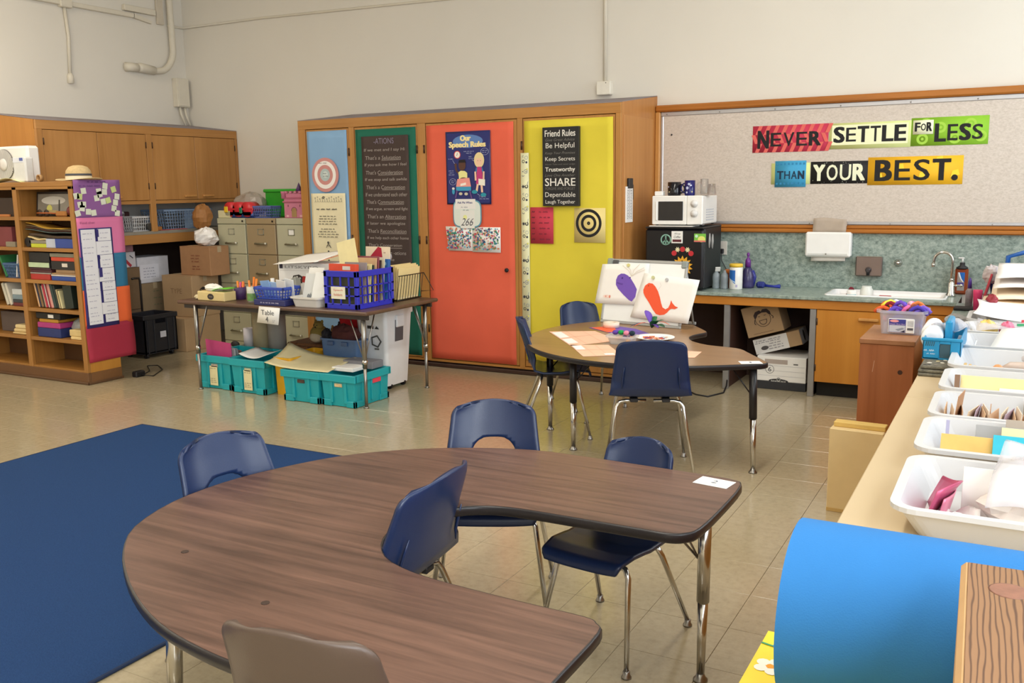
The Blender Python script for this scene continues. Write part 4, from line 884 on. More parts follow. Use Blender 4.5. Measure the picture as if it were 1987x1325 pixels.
# ================================================================== bookcase
t = thing('bookcase', 'low oak bookcase with two bays of shelves, its end hung with coloured papers', 'bookcase', (-6.79, 4.97, 0))
BW = wood('#b17f40', '#8f602a', 'X', .6); BWZ = wood('#b58244', '#93632c', 'Z', .6); BD = .33; BX = -1.565
G().box(BX, 0, 1.65, 0, BD, 1.69, .004).obj('top_board', BW, t)
G().box(-.05, 0, .10, 0, .03, 1.65, .002).obj('front_stile', BWZ, t); G().box(-.785, 0, .10, -.728, .03, 1.65, .002).obj('front_stile', BWZ, t); G().box(BX, 0, .10, BX+.05, .03, 1.65, .002).obj('front_stile', BWZ, t)
G().box(-.02, .03, .0, 0, BD, 1.65, .002).obj('side_panel', wood('#c98f40', '#b0742c', 'Z', .5), t); G().box(-.765, .03, .0, -.745, BD, 1.65).obj('divider', BWZ, t); G().box(BX, .03, .0, BX+.02, BD, 1.65).obj('side_panel', BWZ, t)
G().box(BX+.02, BD-.008, .1, -.02, BD, 1.65).obj('back_panel', M('#6b4a2b', .8), t)
SHZ = (.10, .352, .605, .85, 1.125, 1.385)
for x0, x1 in ((-.745, -.02), (BX+.02, -.765)):
    for z in SHZ: G().box(x0, .005, z-.015, x1, BD-.01, z+.015, .002).obj('shelf', BW, t)
G().box(BX, .0, 1.628, 0, .03, 1.65).obj('top_rail', BW, t)
G().box(BX, -.004, 0, .004, .03, .10, .003).obj('base_board', M('#6d4a2b', .5), t); G().box(.0, .03, 0, .004, BD, .10, .002).obj('base_side', M('#7a5330', .5), t)
G().box(BX, -.016, 0, .016, -.004, .022, .005).obj('base_moulding', M('#5e4128', .5), t); G().box(.004, -.016, 0, .016, BD+.01, .022, .005).obj('base_moulding', M('#5e4128', .5), t)
BKX, BKY = -6.79, 4.97
Z1 = [z+.0155 for z in SHZ]
def item(name, label, cat, x0, x1, z0, z1, mat, y0=.03, y1=.26, c=.003, group=None):
    return single(name, G().box(x0, BKY+y0, z0, x1, BKY+y1, z1, c), mat, label, cat, group)
# right bay, top shelf
t = thing('picture_frame', 'dark framed picture with a painted reflection on the top bookcase shelf', 'picture', (-7.245, BKY+.14, Z1[5])); t.rotation_euler = (radians(-7), 0, 0)
g = G(); g.box(-.235, 0, 0, .235, .014, .02); g.box(-.235, 0, .19, .235, .014, .21); g.box(-.235, 0, .02, -.222, .014, .19); g.box(.20, 0, .02, .235, .014, .19); g.obj('frame', M('#2a231d', .4), t)
G().box(-.222, .004, .02, .20, .012, .19).obj('picture', M('#9a9488', .12, var=.15, vs=6), t); G().box(.06, .0, .02, .075, .004, .14).obj('stem', M('#59554c', .5), t)
p = Print(t, (-.222, .004, .02), (1, 0, 0), (0, 0, 1)); p.disc(.16, .045, .037, '#e3df7c', .034); p.disc(.21, .115, .16, '#dedbd2', .035); p.poly([(.10, .0), (.30, .0), (.26, .03), (.12, .035)], '#c6ae7a'); p.done()  # the wide pale ellipse paints a window reflection on the glass
t = thing('sunglasses', 'dark orange sunglasses lying in front of the picture on the bookcase', 'glasses', (-7.28, BKY+.07, Z1[5]))
for x in (-.045, .045): G().at(x, 0, .025, 0, pi/2).lathe([(.001, -.003), (.034, -.003), (.036, 0), (.034, .003), (.001, .003)], 14, cap=False).obj('lens', M('#2a1a14', .1), t)
G().tube([(-.085, .0, .03), (-.01, -.004, .03), (.01, -.004, .03), (.09, .0, .03), (.14, .06, .02)], .006, 6).obj('frame', M('#b8622e', .4), t)
single('red_apple', G().at(-6.945, BKY+.10, Z1[5]+.046).ball(0, 0, 0, .042, .042, .045, 14), M('#6e2426', .35), 'dull red ball at the end of the top bookcase shelf', 'ball')
single('orange_cloth', G().box(-7.17, BKY+.1, Z1[5], -7.03, BKY+.125, Z1[5]+.045, .01), M('#b87f45', .8), 'small orange brown cloth bundle beside the sunglasses', 'cloth')
# second shelf: sagging folders
def sag(name, label, x0, x1, z, amp, th, mat, y0=.03, lift=0.0, cat='folder'):
    o = G().grid(lambda u, v: (x0+(x1-x0)*u, BKY+y0+.22*v, z+amp*(1-u)**2*(1-.3*v)+lift*u+.004*sin(9*u)), 14, 3, th).obj(name, mat)
    return tag(o, label, cat, None)
z = Z1[4]
item('blue_binder', 'blue binder lying flat on the second bookcase shelf with a pale spine label', 'binder', -7.215, -6.865, z, z+.078, M('#2b4596', .4)); G().box(-7.218, BKY+.026, z+.002, -7.10, BKY+.032, z+.076, .001).obj('label', M('#b9c0d0', .6), bpy.data.objects['blue_binder'])
item('lime_folder', 'lime yellow folder at the bottom left of the second bookcase shelf', 'folder', -7.43, -7.225, z, z+.032, M('#c7cf3c', .6)); item('grey_tray', 'flat grey tray on the lime folder', 'tray', -7.45, -7.225, z+.033, z+.062, M('#8d8674', .7))
single('black_roll', G().at(-7.468, BKY+.03, z+.045, 0, -pi/2).cyl(.042, 0, .2, 14), M('#1d1a18', .6), 'black roll end on the second bookcase shelf beside the divider', 'roll')
sag('paper_stack', 'cream curled papers above the grey tray on the second bookcase shelf', -7.46, -7.22, z+.066, .03, .012, M('#d9c28f', .8), lift=.01, cat='papers')
sag('folder_pile', 'heap of brown papers on the second bookcase shelf', -7.44, -6.87, z+.105, .015, .02, M('#4a3a2b', .8), lift=-.01); sag('folder', 'teal grey sagging folder in the upper heap of the second shelf', -7.49, -6.88, z+.128, .03, .006, M('#54605c', .7))
sag('folder', 'maroon sagging folder in the upper heap of the second shelf', -7.48, -6.89, z+.140, .035, .006, M('#4d2a20', .7)); sag('folder', 'brown grey sagging folder in the upper heap of the second shelf', -7.47, -6.89, z+.150, .04, .006, M('#6a5a43', .7)); sag('folder', 'golden yellow curled folder on top of the second shelf heap', -7.47, -7.0, z+.160, .055, .005, M('#d2a53a', .6))
# third shelf: two stacks
z = Z1[3]
for nm, lb, ct, x0, x1, a, b, h in (
  ('red_book', 'thick red book at the bottom left of the third bookcase shelf', 'book', -7.475, -7.215, 0, .048, '#b2302a'), ('grey_book', 'thin grey book lying on the thick red book', 'book', -7.48, -7.20, .049, .061, '#9c968f'), ('brown_book', 'dark maroon book lying on the thin grey book', 'book', -7.475, -7.19, .062, .085, '#4c2026'), ('plum_book', 'plum book lying under the pale green spine', 'book', -7.48, -7.20, .086, .102, '#43242c'),
  ('green_binder', 'black binder with a pale green spine label lying flat on the left stack', 'binder', -7.485, -7.205, .103, .15, '#2a2a28'), ('black_binder', 'thick black binder on top of the left stack of the third shelf', 'binder', -7.475, -7.205, .151, .235, '#1b1a1a'),
  ('blue_book', 'blue book at the bottom right of the third bookcase shelf', 'book', -7.195, -6.885, 0, .036, '#27489a'), ('white_book', 'thin white book on the blue book', 'book', -7.2, -6.88, .037, .05, '#cfc6bd'), ('tan_book', 'tan book on the thin white book', 'book', -7.19, -6.88, .051, .064, '#a4825c'), ('tan_box', 'small tan box in the right stack of the third shelf', 'box', -7.13, -6.885, .065, .092, '#9a7a58'),
  ('black_case', 'black box with a white tag in the right stack of the third shelf', 'box', -7.185, -6.88, .093, .165, '#201c1c'), ('orange_book', 'bright orange red book on the black box with the tag', 'book', -7.18, -6.88, .166, .198, '#d0492c'), ('grey_binder', 'grey binder on the bright orange red book', 'binder', -7.195, -6.88, .199, .232, '#84816f')):
    item(nm, lb, ct, x0, x1, z+a, z+b, M(h, .5, var=.08))
G().box(-7.485, BKY+.027, z+.107, -7.21, BKY+.0305, z+.147).obj('label', M('#bcd0ab', .6), bpy.data.objects['green_binder']); G().box(-7.04, BKY+.027, z+.118, -6.97, BKY+.0305, z+.148).obj('label', M('#d9cfc4', .6), bpy.data.objects['black_case'])
def lean(name, label, x, z, h, th, ang, mat, d=.2, y0=.04, cat='book', group=None):
    t = G().box(-th/2, 0, 0, th/2, d, h, .002).obj(name, mat, None, (x, BKY+y0, z)); t.rotation_euler = (0, ang, 0)
    return tag(t, label, cat, group)
lean('thin_book', 'thin teal book leaning at the right end of the third bookcase shelf', -6.878, z+.004, .2, .012, radians(-5), M('#4f7d78', .6)); lean('thin_book', 'thin white book leaning beside the teal one on the third shelf', -6.862, z+.004, .215, .008, radians(-5), M('#d3d6cc', .6))
# fourth shelf: leaning row of books
z = Z1[2]; x = -7.41
for th, h, hgt, lb in ((.018, '#dcb183', .225, 'peach spined book first in the leaning row'), (.022, '#2b2c44', .215, 'navy book second in the leaning row'), (.022, '#8d6c47', .222, 'brown book between the navy and charcoal ones'), (.014, '#3b3331', .20, 'charcoal book after the brown one in the leaning row'), (.012, '#cfc0a0', .19, 'cream thin book in the leaning row'), (.024, '#b5354a', .205, 'red and blue book in the leaning row'), (.010, '#dcd8d4', .225, 'white thin book in the middle of the leaning row'), (.012, '#7c3338', .22, 'wine red thin book in the leaning row'), (.016, '#a63a40', .222, 'crimson book in the leaning row'), (.030, '#d59b93', .222, 'wide pink book in the leaning row'), (.034, '#2f4441', .225, 'dark green wide book in the leaning row'), (.020, '#29332f', .2, 'blackish green book in the leaning row'), (.012, '#cdb98b', .165, 'short tan book in the leaning row'), (.010, '#6f6a4d', .16, 'short olive book in the leaning row'), (.018, '#d9cf9e', .155, 'short cream book in the leaning row')):
    lean('leaning_book', lb, x, z+.006, hgt, th, radians(-13), M(h, .6, var=.1), group='books leaning on the fourth bookcase shelf'); x += th+.0035
lean('leaning_book', 'large black green binder propped at the end of the leaning row', x+.075, z+.009, .2, .11, radians(-6), M('#1d2a22', .5), group='books leaning on the fourth bookcase shelf')
# fifth shelf
z = Z1[1]
for nm, lb, ct, x0, x1, a, b, h in (('blue_box', 'dark blue box at the bottom of the fifth bookcase shelf', 'box', -7.455, -7.15, 0, .08, '#26356f'), ('magenta_box', 'magenta box on the dark blue box', 'box', -7.45, -7.15, .081, .128, '#b23a80'), ('yellow_box', 'flat yellow orange box on the magenta box', 'box', -7.42, -7.17, .129, .158, '#b9862c'), ('black_tray', 'black box with a white tag on top of the yellow one', 'box', -7.46, -7.14, .159, .215, '#1d1a18'), ('manila_stack', 'lower bundle of manila envelopes at the shelf end', 'envelopes', -7.02, -6.848, 0, .028, '#e2c98f'), ('manila_stack', 'upper bundle of manila envelopes at the shelf end', 'envelopes', -7.03, -6.848, .029, .085, '#d9c086')):
    item(nm, lb, ct, x0, x1, z+a, z+b, M(h, .6, var=.1), c=.006)
G().box(-7.29, BKY+.027, z+.172, -7.22, BKY+.0305, z+.2).obj('label', WHITE, bpy.data.objects['black_tray'])
crumple(-7.03, BKY+.17, z+.085, .11, .07, .085, M('#9fa4a6', .35, var=.2, vs=14), 'grey_pouch', 'shiny grey plastic pouch behind the manila envelopes', 'pouch', seed=9, amt=.08)
# left bay
z = Z1[5]; item('dark_crate', 'dark brown crate on the top shelf of the far bookcase bay', 'box', -8.2, -7.62, z, z+.16, M('#3a2c22', .8)); item('orange_tray', 'flat orange tray edge at the top shelf of the far bay', 'tray', -8.1, -7.66, z+.0, z+.02, M('#b8723a', .6), y0=.01, y1=.028)
z = Z1[4]; item('red_basket', 'dull red basket on the second shelf of the far bookcase bay', 'basket', -8.2, -7.68, z, z+.17, M('#7c3a3c', .7)); item('grey_strip', 'small grey box at the front of the red basket', 'box', -7.74, -7.61, z, z+.045, M('#8a7f6b', .7), y0=.005, y1=.029)
z = Z1[3]; basket('plastic_basket', 'blue slotted basket of papers on the far bay of the bookcase', 'basket', -7.75, BKY+.15, z, .26, .22, .13, M('#4a678f', .5), bars=12); lean('green_folder', 'green folder standing in the blue basket on the bookcase', -7.83, z+.01, .2, .02, radians(-24), M('#2f7a45', .6), cat='folder'); lean('white_paper', 'white crumpled paper sticking out of the blue basket', -7.69, z+.01, .2, .01, radians(12), PAPER, cat='paper')
z = Z1[2]; lean('white_binder', 'white binder leaning against the divider side of the far bay', -7.80, z+.004, .2, .03, radians(-18), M('#d9d4c4', .5), cat='binder'); lean('white_binder', 'second white binder leaning in the far bay, nearer the wall', -7.85, z+.004, .2, .03, radians(-18), M('#cfcab8', .5), cat='binder')
for nm, lb, a, b, h in (('red_folder', 'flat maroon folder under the papers of the far bay', 0, .03, '#6d3030'), ('dark_folder', 'flat dark folder on the maroon one in the far bay', .031, .06, '#3a3f45'), ('grey_papers', 'grey blue papers in the far bay', .061, .1, '#7f929c'), ('white_papers', 'white papers topping the pile in the far bay', .101, .15, '#c6cbcc')): item(nm, lb, 'papers', -7.76, -7.585, z+a, z+b, M(h, .7, var=.1))
z = Z1[1]; item('grey_carton', 'dull grey box behind envelopes in the far bay', 'box', -8.1, -7.74, z, z+.18, M('#6a5d57', .8), y0=.12)
for k, (a, b, h) in enumerate(((0, .02, '#cbb07a'), (.021, .05, '#dcc28c'), (.051, .085, '#e3cd98'))): item('envelope_bundle', ('lowest', 'middle', 'topmost')[k]+' bundle of manila envelopes in the far bookcase bay', 'envelopes', -7.80+.01*k, -7.60, z+a, z+b, M(h, .8), y0=.02+.008*k, c=.008)
# coloured papers and chart on the end of the bookcase (they face the room, +x)
def side_sheet(name, y0, z0, y1, z1, off, mat, label, cat='paper', wob=.004):
    ph = random.random()*6; x = BKX+.0045+off
    o = G().grid(lambda u, v: (x+wob*(.5+.5*sin(5*u+4*v+ph)), BKY+y0+(y1-y0)*u, z0+(z1-z0)*v), 8, 8, .0012).obj(name, mat)
    tag(o, label, cat); return o, Print(o, (x+wob, BKY+y0, z0), (0, 1, 0), (0, 0, 1))
def pm(h): return M(h, .8, var=.04, vs=4)
o, p = side_sheet('hanging_paper', .012, 1.388, .462, 1.70, .0, pm('#8e5c98'), 'purple paper hung at the top of the bookcase end')
p.scribble(.23, .295, .2, .02, '#5e3a72'); p.scribble(.16, .262, .22, .02, '#6d4780'); p.done()
o, p = side_sheet('hanging_paper', .012, 1.07, .462, 1.392, .003, pm('#e07ba8'), 'pink paper under the purple paper on the bookcase end'); p.text('Find that', .1, .28, .14, .02, '#a85a86'); p.done()
o, p = side_sheet('hanging_paper', .012, .775, .464, 1.085, .001, pm('#2f7498'), 'teal blue paper under the pink one on the bookcase end'); p.done()
o, p = side_sheet('hanging_paper', .012, .478, .475, .795, .002, pm('#ee6a35'), 'orange paper under the teal one on the bookcase end'); p.done()
o, p = side_sheet('hanging_paper', .012, .185, .485, .495, .0005, pm('#a82a42'), 'dark red paper at the bottom of the bookcase end', wob=.012); p.done()
o, p = side_sheet('word_chart', .018, .475, .335, 1.305, .012, pm('#352f74'), 'long navy backed chart of white word strips on the bookcase end', 'chart', wob=.003)
x0 = .018; PG = '#e9e8ec'
for k, (a, b) in enumerate(((.715, .822), (.60, .72), (.49, .605), (.375, .495), (.30, .38), (.20, .305), (.10, .205), (.03, .105))):
    p.rect(.014, a, .148, b-.002, PG, 'strip'); p.rect(.150 if k in (1, 3, 6) else .172, a+.006, .30, b-.002, PG, 'strip')
    for q in range(2):
        p.scribble(.075, a+.025+q*.045, .08+.03*random.random(), .012, '#9b98b2'); p.scribble(.235, a+.03+q*.04, .08, .012, '#a29fb6')
p.rect(.148, .755, .172, .818, '#352f74'); p.rect(.152, .57, .168, .60, '#352f74'); p.rect(.148, .42, .178, .50, '#352f74'); p.done()
NY = [.10, .22, .245, .31, .39, .03, .06, .09, .25, .42, .30, .33, .03, .075, .06, .13, .18, .28, .38, .41, .40]; NZ = [1.61, 1.55, 1.605, 1.65, 1.62, 1.57, 1.565, 1.50, 1.58, 1.56, 1.60, 1.53, 1.43, 1.47, 1.50, 1.44, 1.43, 1.52, 1.46, 1.42, 1.51]
NOTE = {}; ORD = ('first', 'second', 'third', 'fourth', 'fifth', 'sixth', 'seventh', 'eighth', 'ninth', 'tenth')
_o = sorted(range(21), key=lambda k: -NZ[k])
for r in range(5):
    row = sorted(_o[r*4:r*4+4] if r < 4 else _o[16:], key=lambda k: NY[k])
    for c, k in enumerate(row): NOTE[k] = '%s sticky note, %s from front in %s row of the purple paper' % ('greenish' if k in (4, 6, 11) else 'pale', ORD[c], ORD[r])
for k in range(21):
    y = [.10, .22, .245, .31, .39, .03, .06, .09, .25, .42, .30, .33, .03, .075, .06, .13, .18, .28, .38, .41, .40][k]; z = [1.61, 1.55, 1.605, 1.65, 1.62, 1.57, 1.565, 1.50, 1.58, 1.56, 1.60, 1.53, 1.43, 1.47, 1.50, 1.44, 1.43, 1.52, 1.46, 1.42, 1.51][k]
    gr = k in (4, 6, 11)
    g = G().at(0, 0, 0); g.T = Matrix.Translation((BKX+.0105, BKY+y, z)) @ Matrix.Rotation(random.uniform(-.3, .3), 4, 'X'); g.box(0, -.024, -.024, .002, .024, .024)
    tag(g.obj('sticky_note', M('#c9d68c' if gr else '#dde0cc', .7)), NOTE[k], 'note', 'green sticky notes on the purple paper' if gr else 'pale sticky notes on the purple paper')
# on top of the bookcase
TB = 1.6905
t = thing('box_fan', 'white box fan with a round grille on the bookcase top', 'fan', (-7.71, 5.15, TB))
G().box(-.25, -.06, 0, .22, .06, .31, .02).obj('case', WHITE, t); G().at(-.10, -.061, .155, 0, pi/2).lathe([(.13, 0), (.132, .004), (.125, .008)], 32).obj('grille_back', M('#6f6a66', .6), t)
for k in range(26):
    x = -.125+k*.01; h = math.sqrt(max(0, .128**2-x*x)); G().box(-.10+x-.0022, -.073, .155-h, -.10+x+.0022, -.069, .155+h).obj('grille_bar', M('#d8d5d0', .5), t)
G().at(-.10, -.072, .155, 0, pi/2).lathe([(.052, 0), (.05, .008), (.02, .012), (.001, .012)], 24).obj('hub', M('#e4e1de', .5), t)
t = thing('plastic_jug', 'translucent white rectangular jug with a blue corner label beside the fan', 'jug', (-7.485, 5.04, TB))
G().box(-.085, -.04, 0, .085, .04, .21, .012).obj('jug_body', M('#dfe0de', .3), t); G().box(-.075, -.042, .165, .07, -.039, .205).obj('label', M('#e3e7f2', .5), t); G().box(.015, -.044, .178, .06, -.041, .203).obj('label_corner', M('#5566ad', .5), t)
tag(G().grid(lambda u, v: (-7.86+.42*u, 4.975+.09*v, TB+.002+.035*sin(pi*u)**1.5*(1-v*.4)), 10, 4, .0015).obj('yellow_paper', M('#e9e6ad', .7)), 'curled pale yellow paper at the bookcase edge before the fan', 'paper')
single('tape_ring', G().at(-7.345, 5.1, TB+.033, 0, pi/2).lathe(ring3(.022, .03, .03), 18, cap=False), M('#b08a5a', .4), 'ring of brown tape standing on the bookcase behind the jug', 'tape')
t = thing('straw_hat', 'straw sun hat with a dark band on the bookcase top', 'hat', (-6.915, 5.14, TB))
ST = M('#d3b785', .8, var=.12, vs=60, bump=.4, bs=160)
G().grid(lambda u, v: ((.10+.13*v)*cos(2*pi*u)*1.0, (.09+.055*v)*sin(2*pi*u), .008+.010*v*v*cos(4*pi*u+.3)+.006*v), 40, 4, .003).obj('brim', ST, t)
G().lathe([(.102, .005), (.10, .05), (.096, .085), (.074, .116), (.036, .130), (.001, .132)], 28, cap=False).obj('crown', ST, t); G().lathe([(.1022, .045), (.1008, .062)], 28, cap=False).obj('band', M('#4a4c55', .7), t); G().lathe([(.103, .008), (.1024, .042)], 28, cap=False).obj('lower_crown', M('#e6ddc4', .8), t)
# ================================================================== filing cabinets
def filing(label, h, seed):
    t = thing('filing_cabinet', label, 'filing cabinet', (0, 0, 0)); m = M(h, .42, var=.03, vs=3)
    G().box(-.195, .02, .0, .195, .72, 1.32, .004).obj('case', m, t); G().box(-.193, .0, 1.262, .193, .02, 1.318, .003).obj('top_strip', m, t); G().box(-.193, .006, .0, .193, .02, .05, .002).obj('plinth', m, t)
    for k in range(4):
        z = .055+k*.3015; d = G().box(-.190, .0, z, .190, .02, z+.295, .004).obj('drawer', m, t)
        fr = M('#b3b09c', .35, .4); g = G(); Z = z+.195
        g.box(-.04, -.007, Z, .04, 0, Z+.006); g.box(-.04, -.007, Z+.054, .04, 0, Z+.06); g.box(-.04, -.007, Z, -.034, 0, Z+.06); g.box(.034, -.007, Z, .04, 0, Z+.06); g.obj('label_holder', fr, d)
        G().box(-.033, -.002, Z+.006, .033, .001, Z+.054).obj('label', m if not (seed == 3 and k == 3) else PAPER, d)
        g = G(); g.tube([(-.075, 0, z+.11), (-.072, -.022, z+.108), (.06, -.022, z+.108), (.065, 0, z+.11)], .008, 8); g.obj('handle', M('#7d785f', .35, .5), d); G().at(.065, -.016, z+.11).ball(0, 0, 0, .013, n=10).obj('latch', M('#d9d6c6', .3, .5), d)
    G().at(.16, 0, 1.29, 0, pi/2).cyl(.01, 0, .006, 10).obj('lock', M('#3d3a33', .4, .5), t)
    return t
for k, (lb, h) in enumerate((('sage green four-drawer filing cabinet beside the brown boxes', '#bab79b'), ('tan brown four-drawer filing cabinet between the two green ones', '#a5906f'), ('sage green four-drawer filing cabinet against the tall cabinet', '#bcb99f'))):
    f = filing(lb, h, k+1); f.location = (-7.062+.4*k, 6.955, 0)
FT = 1.3205
crumple(-7.03, 7.22, FT+.13, .20, .13, .125, M('#a39a90', .3, var=.1), 'plastic_sack', 'grey translucent plastic sack on top of the filing cabinets', 'bag', seed=12, amt=.10)
single('manila_pad', G().box(-7.25, 6.97, FT, -7.08, 7.14, FT+.075, .003), M('#d6cfa8', .7), 'pale cream folder stack at the corner of the first filing cabinet', 'folders')
t = thing('toy_case', 'red and blue toy case with yellow and green clasps on the filing cabinets', 'toy', (-6.97, 7.03, FT))
G().box(-.20, -.06, 0, .20, .06, .085, .025).obj('lower_tray', M('#1f418f', .35), t)
for k in (-.12, 0.0, .12): G().at(k, .06, .085, 0, pi/2).lathe([(.001, 0), (.075, 0), (.075, .12), (.001, .12)], 20, cap=False).obj('lid_dome', M('#cf2f38', .35), t)
G().box(-.20, -.061, .075, .20, .061, .10, .004).obj('lid_rim', M('#c52b35', .35), t)
G().box(-.185, -.068, .055, -.135, -.06, .115, .004).obj('clasp', M('#e2be2c', .4), t); G().box(.02, -.068, .045, .06, -.06, .105, .004).obj('clasp', M('#257a55', .4), t)
basket('plastic_basket', 'small blue and white basket between the toy case and the castle', 'basket', -6.655, 7.05, FT, .26, .14, .12, M('#5d6cab', .5), bars=10)
t = thing('green_bin', 'bright green plastic box behind the toy case on the filing cabinets', 'box', (-6.66, 7.40, FT)); G().box(-.22, -.13, 0, .22, .13, .27, .01).obj('tub', M('#2f9a2a', .4), t); G().box(-.235, -.145, .25, .235, .145, .285, .01).obj('lid', M('#3aa833', .4), t)
t = thing('toy_castle', 'pink toy castle with a purple pointed turret on the filing cabinets', 'toy', (-6.27, 7.08, FT)); PK = M('#cd7f98', .6, var=.06)
g = G(); g.box(-.13, -.06, 0, .13, .08, .19, .004); g.obj('walls', PK, t); g = G(); g.box(-.14, -.07, .15, .14, .09, .165, .003); g.box(-.135, -.065, .185, .135, .085, .2, .003); g.obj('cornice', M('#b8677f', .6), t); g = G(); g.box(-.12, -.05, .2, .12, .07, .24, .003)
for x in (-.12, -.06, 0, .06, .1): g.box(x, -.06, .24, x+.03, -.03, .262, .002)
g.obj('battlement', PK, t)
g = G(); P = [(-.03, 0), (.03, 0), (.03, .06)]+[(.03*cos(a), .06+.03*sin(a)) for a in (.5, 1, 1.57, 2.1, 2.6)]+[(-.03, .06)]; g.at(0, -.06, .01, 0, pi/2).prism(P, 0, .004); g.obj('door', M('#a8895a', .6), t)
p = Print(t, (-.13, -.0605, 0), (1, 0, 0), (0, 0, 1)); p.ring(.13, .07, .032, .038, '#7d4658', 14, a0=0, a1=pi); [p.rect(x, .11, x+.012, .13, '#7d4658') for x in (.05, .2)]; p.rect(.03, .01, .06, .03, '#e6b5bd'); p.rect(.2, .01, .23, .03, '#e6b5bd'); p.done()
G().at(.02, 0, .24).cyl(.03, 0, .02, 12).obj('turret', PK, t); G().at(.02, 0, .26).lathe([(.036, 0), (.001, .085)], 14, cap=True).obj('turret_roof', M('#5d4374', .5), t)
for x in (-.13, .13): G().at(x, -.06, .19).lathe([(.022, 0), (.022, .05), (.026, .055), (.026, .07)], 10).obj('corner_tower', PK, t)
# ================================================================== work table against the tall cabinet, with everything on and under it
t = thing('work_table', 'long walnut-topped folding table loaded with bins and papers', 'table', (-5.02, 5.71, 0))
WAL = wood('#6d5244', '#57402f', 'X', .8, r=.35); hx, hy = .96, .47
G().box(-hx, -hy, .697, hx, hy, .725, .008).obj('tabletop', WAL, t); G().box(-hx+.03, -hy+.05, .66, hx-.03, -hy+.07, .697).obj('apron', M('#3c3430', .5), t); G().box(-hx+.03, hy-.07, .66, hx-.03, hy-.05, .697).obj('apron', M('#3c3430', .5), t)
for x, y in ((-.776, -.445), (.875, -.40), (.883, .387), (-.78, .39)):
    l = G().tube([(x, y, .30), (x, y, .697)], .0175, 12).obj('leg', STEEL, t)
    g = G(); g.tube([(x, y, .012), (x, y, .34)], .0125, 10); g.obj('lower_tube', STEEL, l); G().at(x, y, .33).cyl(.021, 0, .03, 12).obj('collar', CHROME, l); G().at(x, y, 0).lathe([(.02, 0), (.02, .008), (.012, .014)], 12).obj('glide', STEEL, l)
    s = 1 if x < 0 else -1; G().tube([(x+s*.005, y, .36), (x+s*.13, y, .695)], .005, 6).obj('brace', STEEL, l)
    s = 1 if y < 0 else -1; G().tube([(x, y+s*.005, .36), (x, y+s*.14, .695)], .005, 6).obj('brace', STEEL, l)
TT = .7255
o = sheet('table_sign', -5.085, .592, -4.862, .722, 5.228, PAPER, 'white card reading Table 4 hanging from the table edge', 'sign', .002, corners=[(-5.10, .596), (-4.885, .588), (-4.86, .718), (-5.07, .722)])
p = Print(o, (-5.10, 5.225, .59), (1, 0, 0), (0, 0, 1)); p.text('Table', .115, .088, .13, .038, '#4a4a4e'); p.text('4', .105, .036, .025, .042, '#35353a'); p.scribble(.175, .03, .03, .008, '#9a9aa0'); p.scribble(.175, .018, .03, .008, '#9a9aa0'); p.done()
# tissues
t = thing('tissue_box', 'cream tissue box with a dark oval mark at the end of the work table', 'tissue box', (-5.66, 5.37, TT)); CB = M('#dfc98f', .6, var=.03)
G().box(-.15, -.065, 0, .15, .065, .075, .006).obj('carton', CB, t); p = Print(t, (-.15, -.065, 0), (1, 0, 0), (0, 0, 1)); p.disc(.15, .035, .035, '#3b3434', .024); p.text('TISSUE', .15, .035, .04, .01, '#a89a80'); p.done()
crumple(-.03, 0, .10, .085, .05, .03, PAPER, 'tissue', None, None, seed=21, par=t)
G().grid(lambda u, v: (.0+.17*u, -.06+.12*v, .08+.03*u+.01*sin(4*u)), 6, 3, .002).obj('green_sheet', M('#6fd033', .5), t)
crumple(-5.85, 5.36, TT+.02, .05, .03, .02, M('#e8d8b0', .8), 'tissue_scrap', 'crumpled cream tissue beside the tissue box', 'tissue', seed=2)
def cupof(label, x, y, r, h, mat, stuff, par_mat=None):
    t = thing('cup', label, 'cup', (x, y, TT)); G().lathe([(.001, 0), (r*.85, 0), (r, h), (r-.003, h), (r*.82, .004), (.001, .004)], 18, cap=False).obj('cup_body', mat, t)
    for k, (c, hh, a, b) in enumerate(stuff):
        A = k*2.4; G().tube([(r*.4*cos(A), r*.4*sin(A), .01), (r*.75*cos(A)+a, r*.75*sin(A)+b, h+hh)], .009, 7).obj('marker', M(c, .4), t)
    return t
cupof('purple printed cup of orange and pink markers on the work table', -5.53, 5.50, .05, .10, M('#4c3363', .5, var=.3, vs=25), [('#ef7a2e', .045, 0, 0), ('#e05a9a', .035, .01, 0), ('#f08a30', .05, 0, .01), ('#e2603a', .03, -.01, 0)])
t = cupof('clear cup with a green leaf pattern in front of the purple cup', -5.285, 5.385, .045, .125, M('#cfd2c4', .3, var=.1, vs=30), [('#f08c32', .06, 0, .02), ('#ef8128', .07, .01, .02), ('#e58a3c', .05, -.01, .01)])
wrap(.0425, [(-1.5, .015), (1.5, .015), (1.5, .075), (-1.5, .075)], M('#6f9a56', .5, var=.3, vs=40), 'leaf_band', t)
single('navy_game_box', G().box(-5.155, 5.26, TT, -4.84, 5.50, TT+.045, .004), M('#2c2f66', .5), 'flat navy game box under the blue basket on the work table', 'box'); p = Print(bpy.data.objects['navy_game_box'], (-5.155, 5.26, TT), (1, 0, 0), (0, 0, 1)); p.scribble(.17, .022, .2, .014, '#c9c6da'); p.done()
basket('plastic_basket', 'royal blue lattice basket with white cards on the navy game box', 'basket', -5.01, 5.37, TT+.046, .30, .20, .095, M('#3450b4', .45), bars=9)
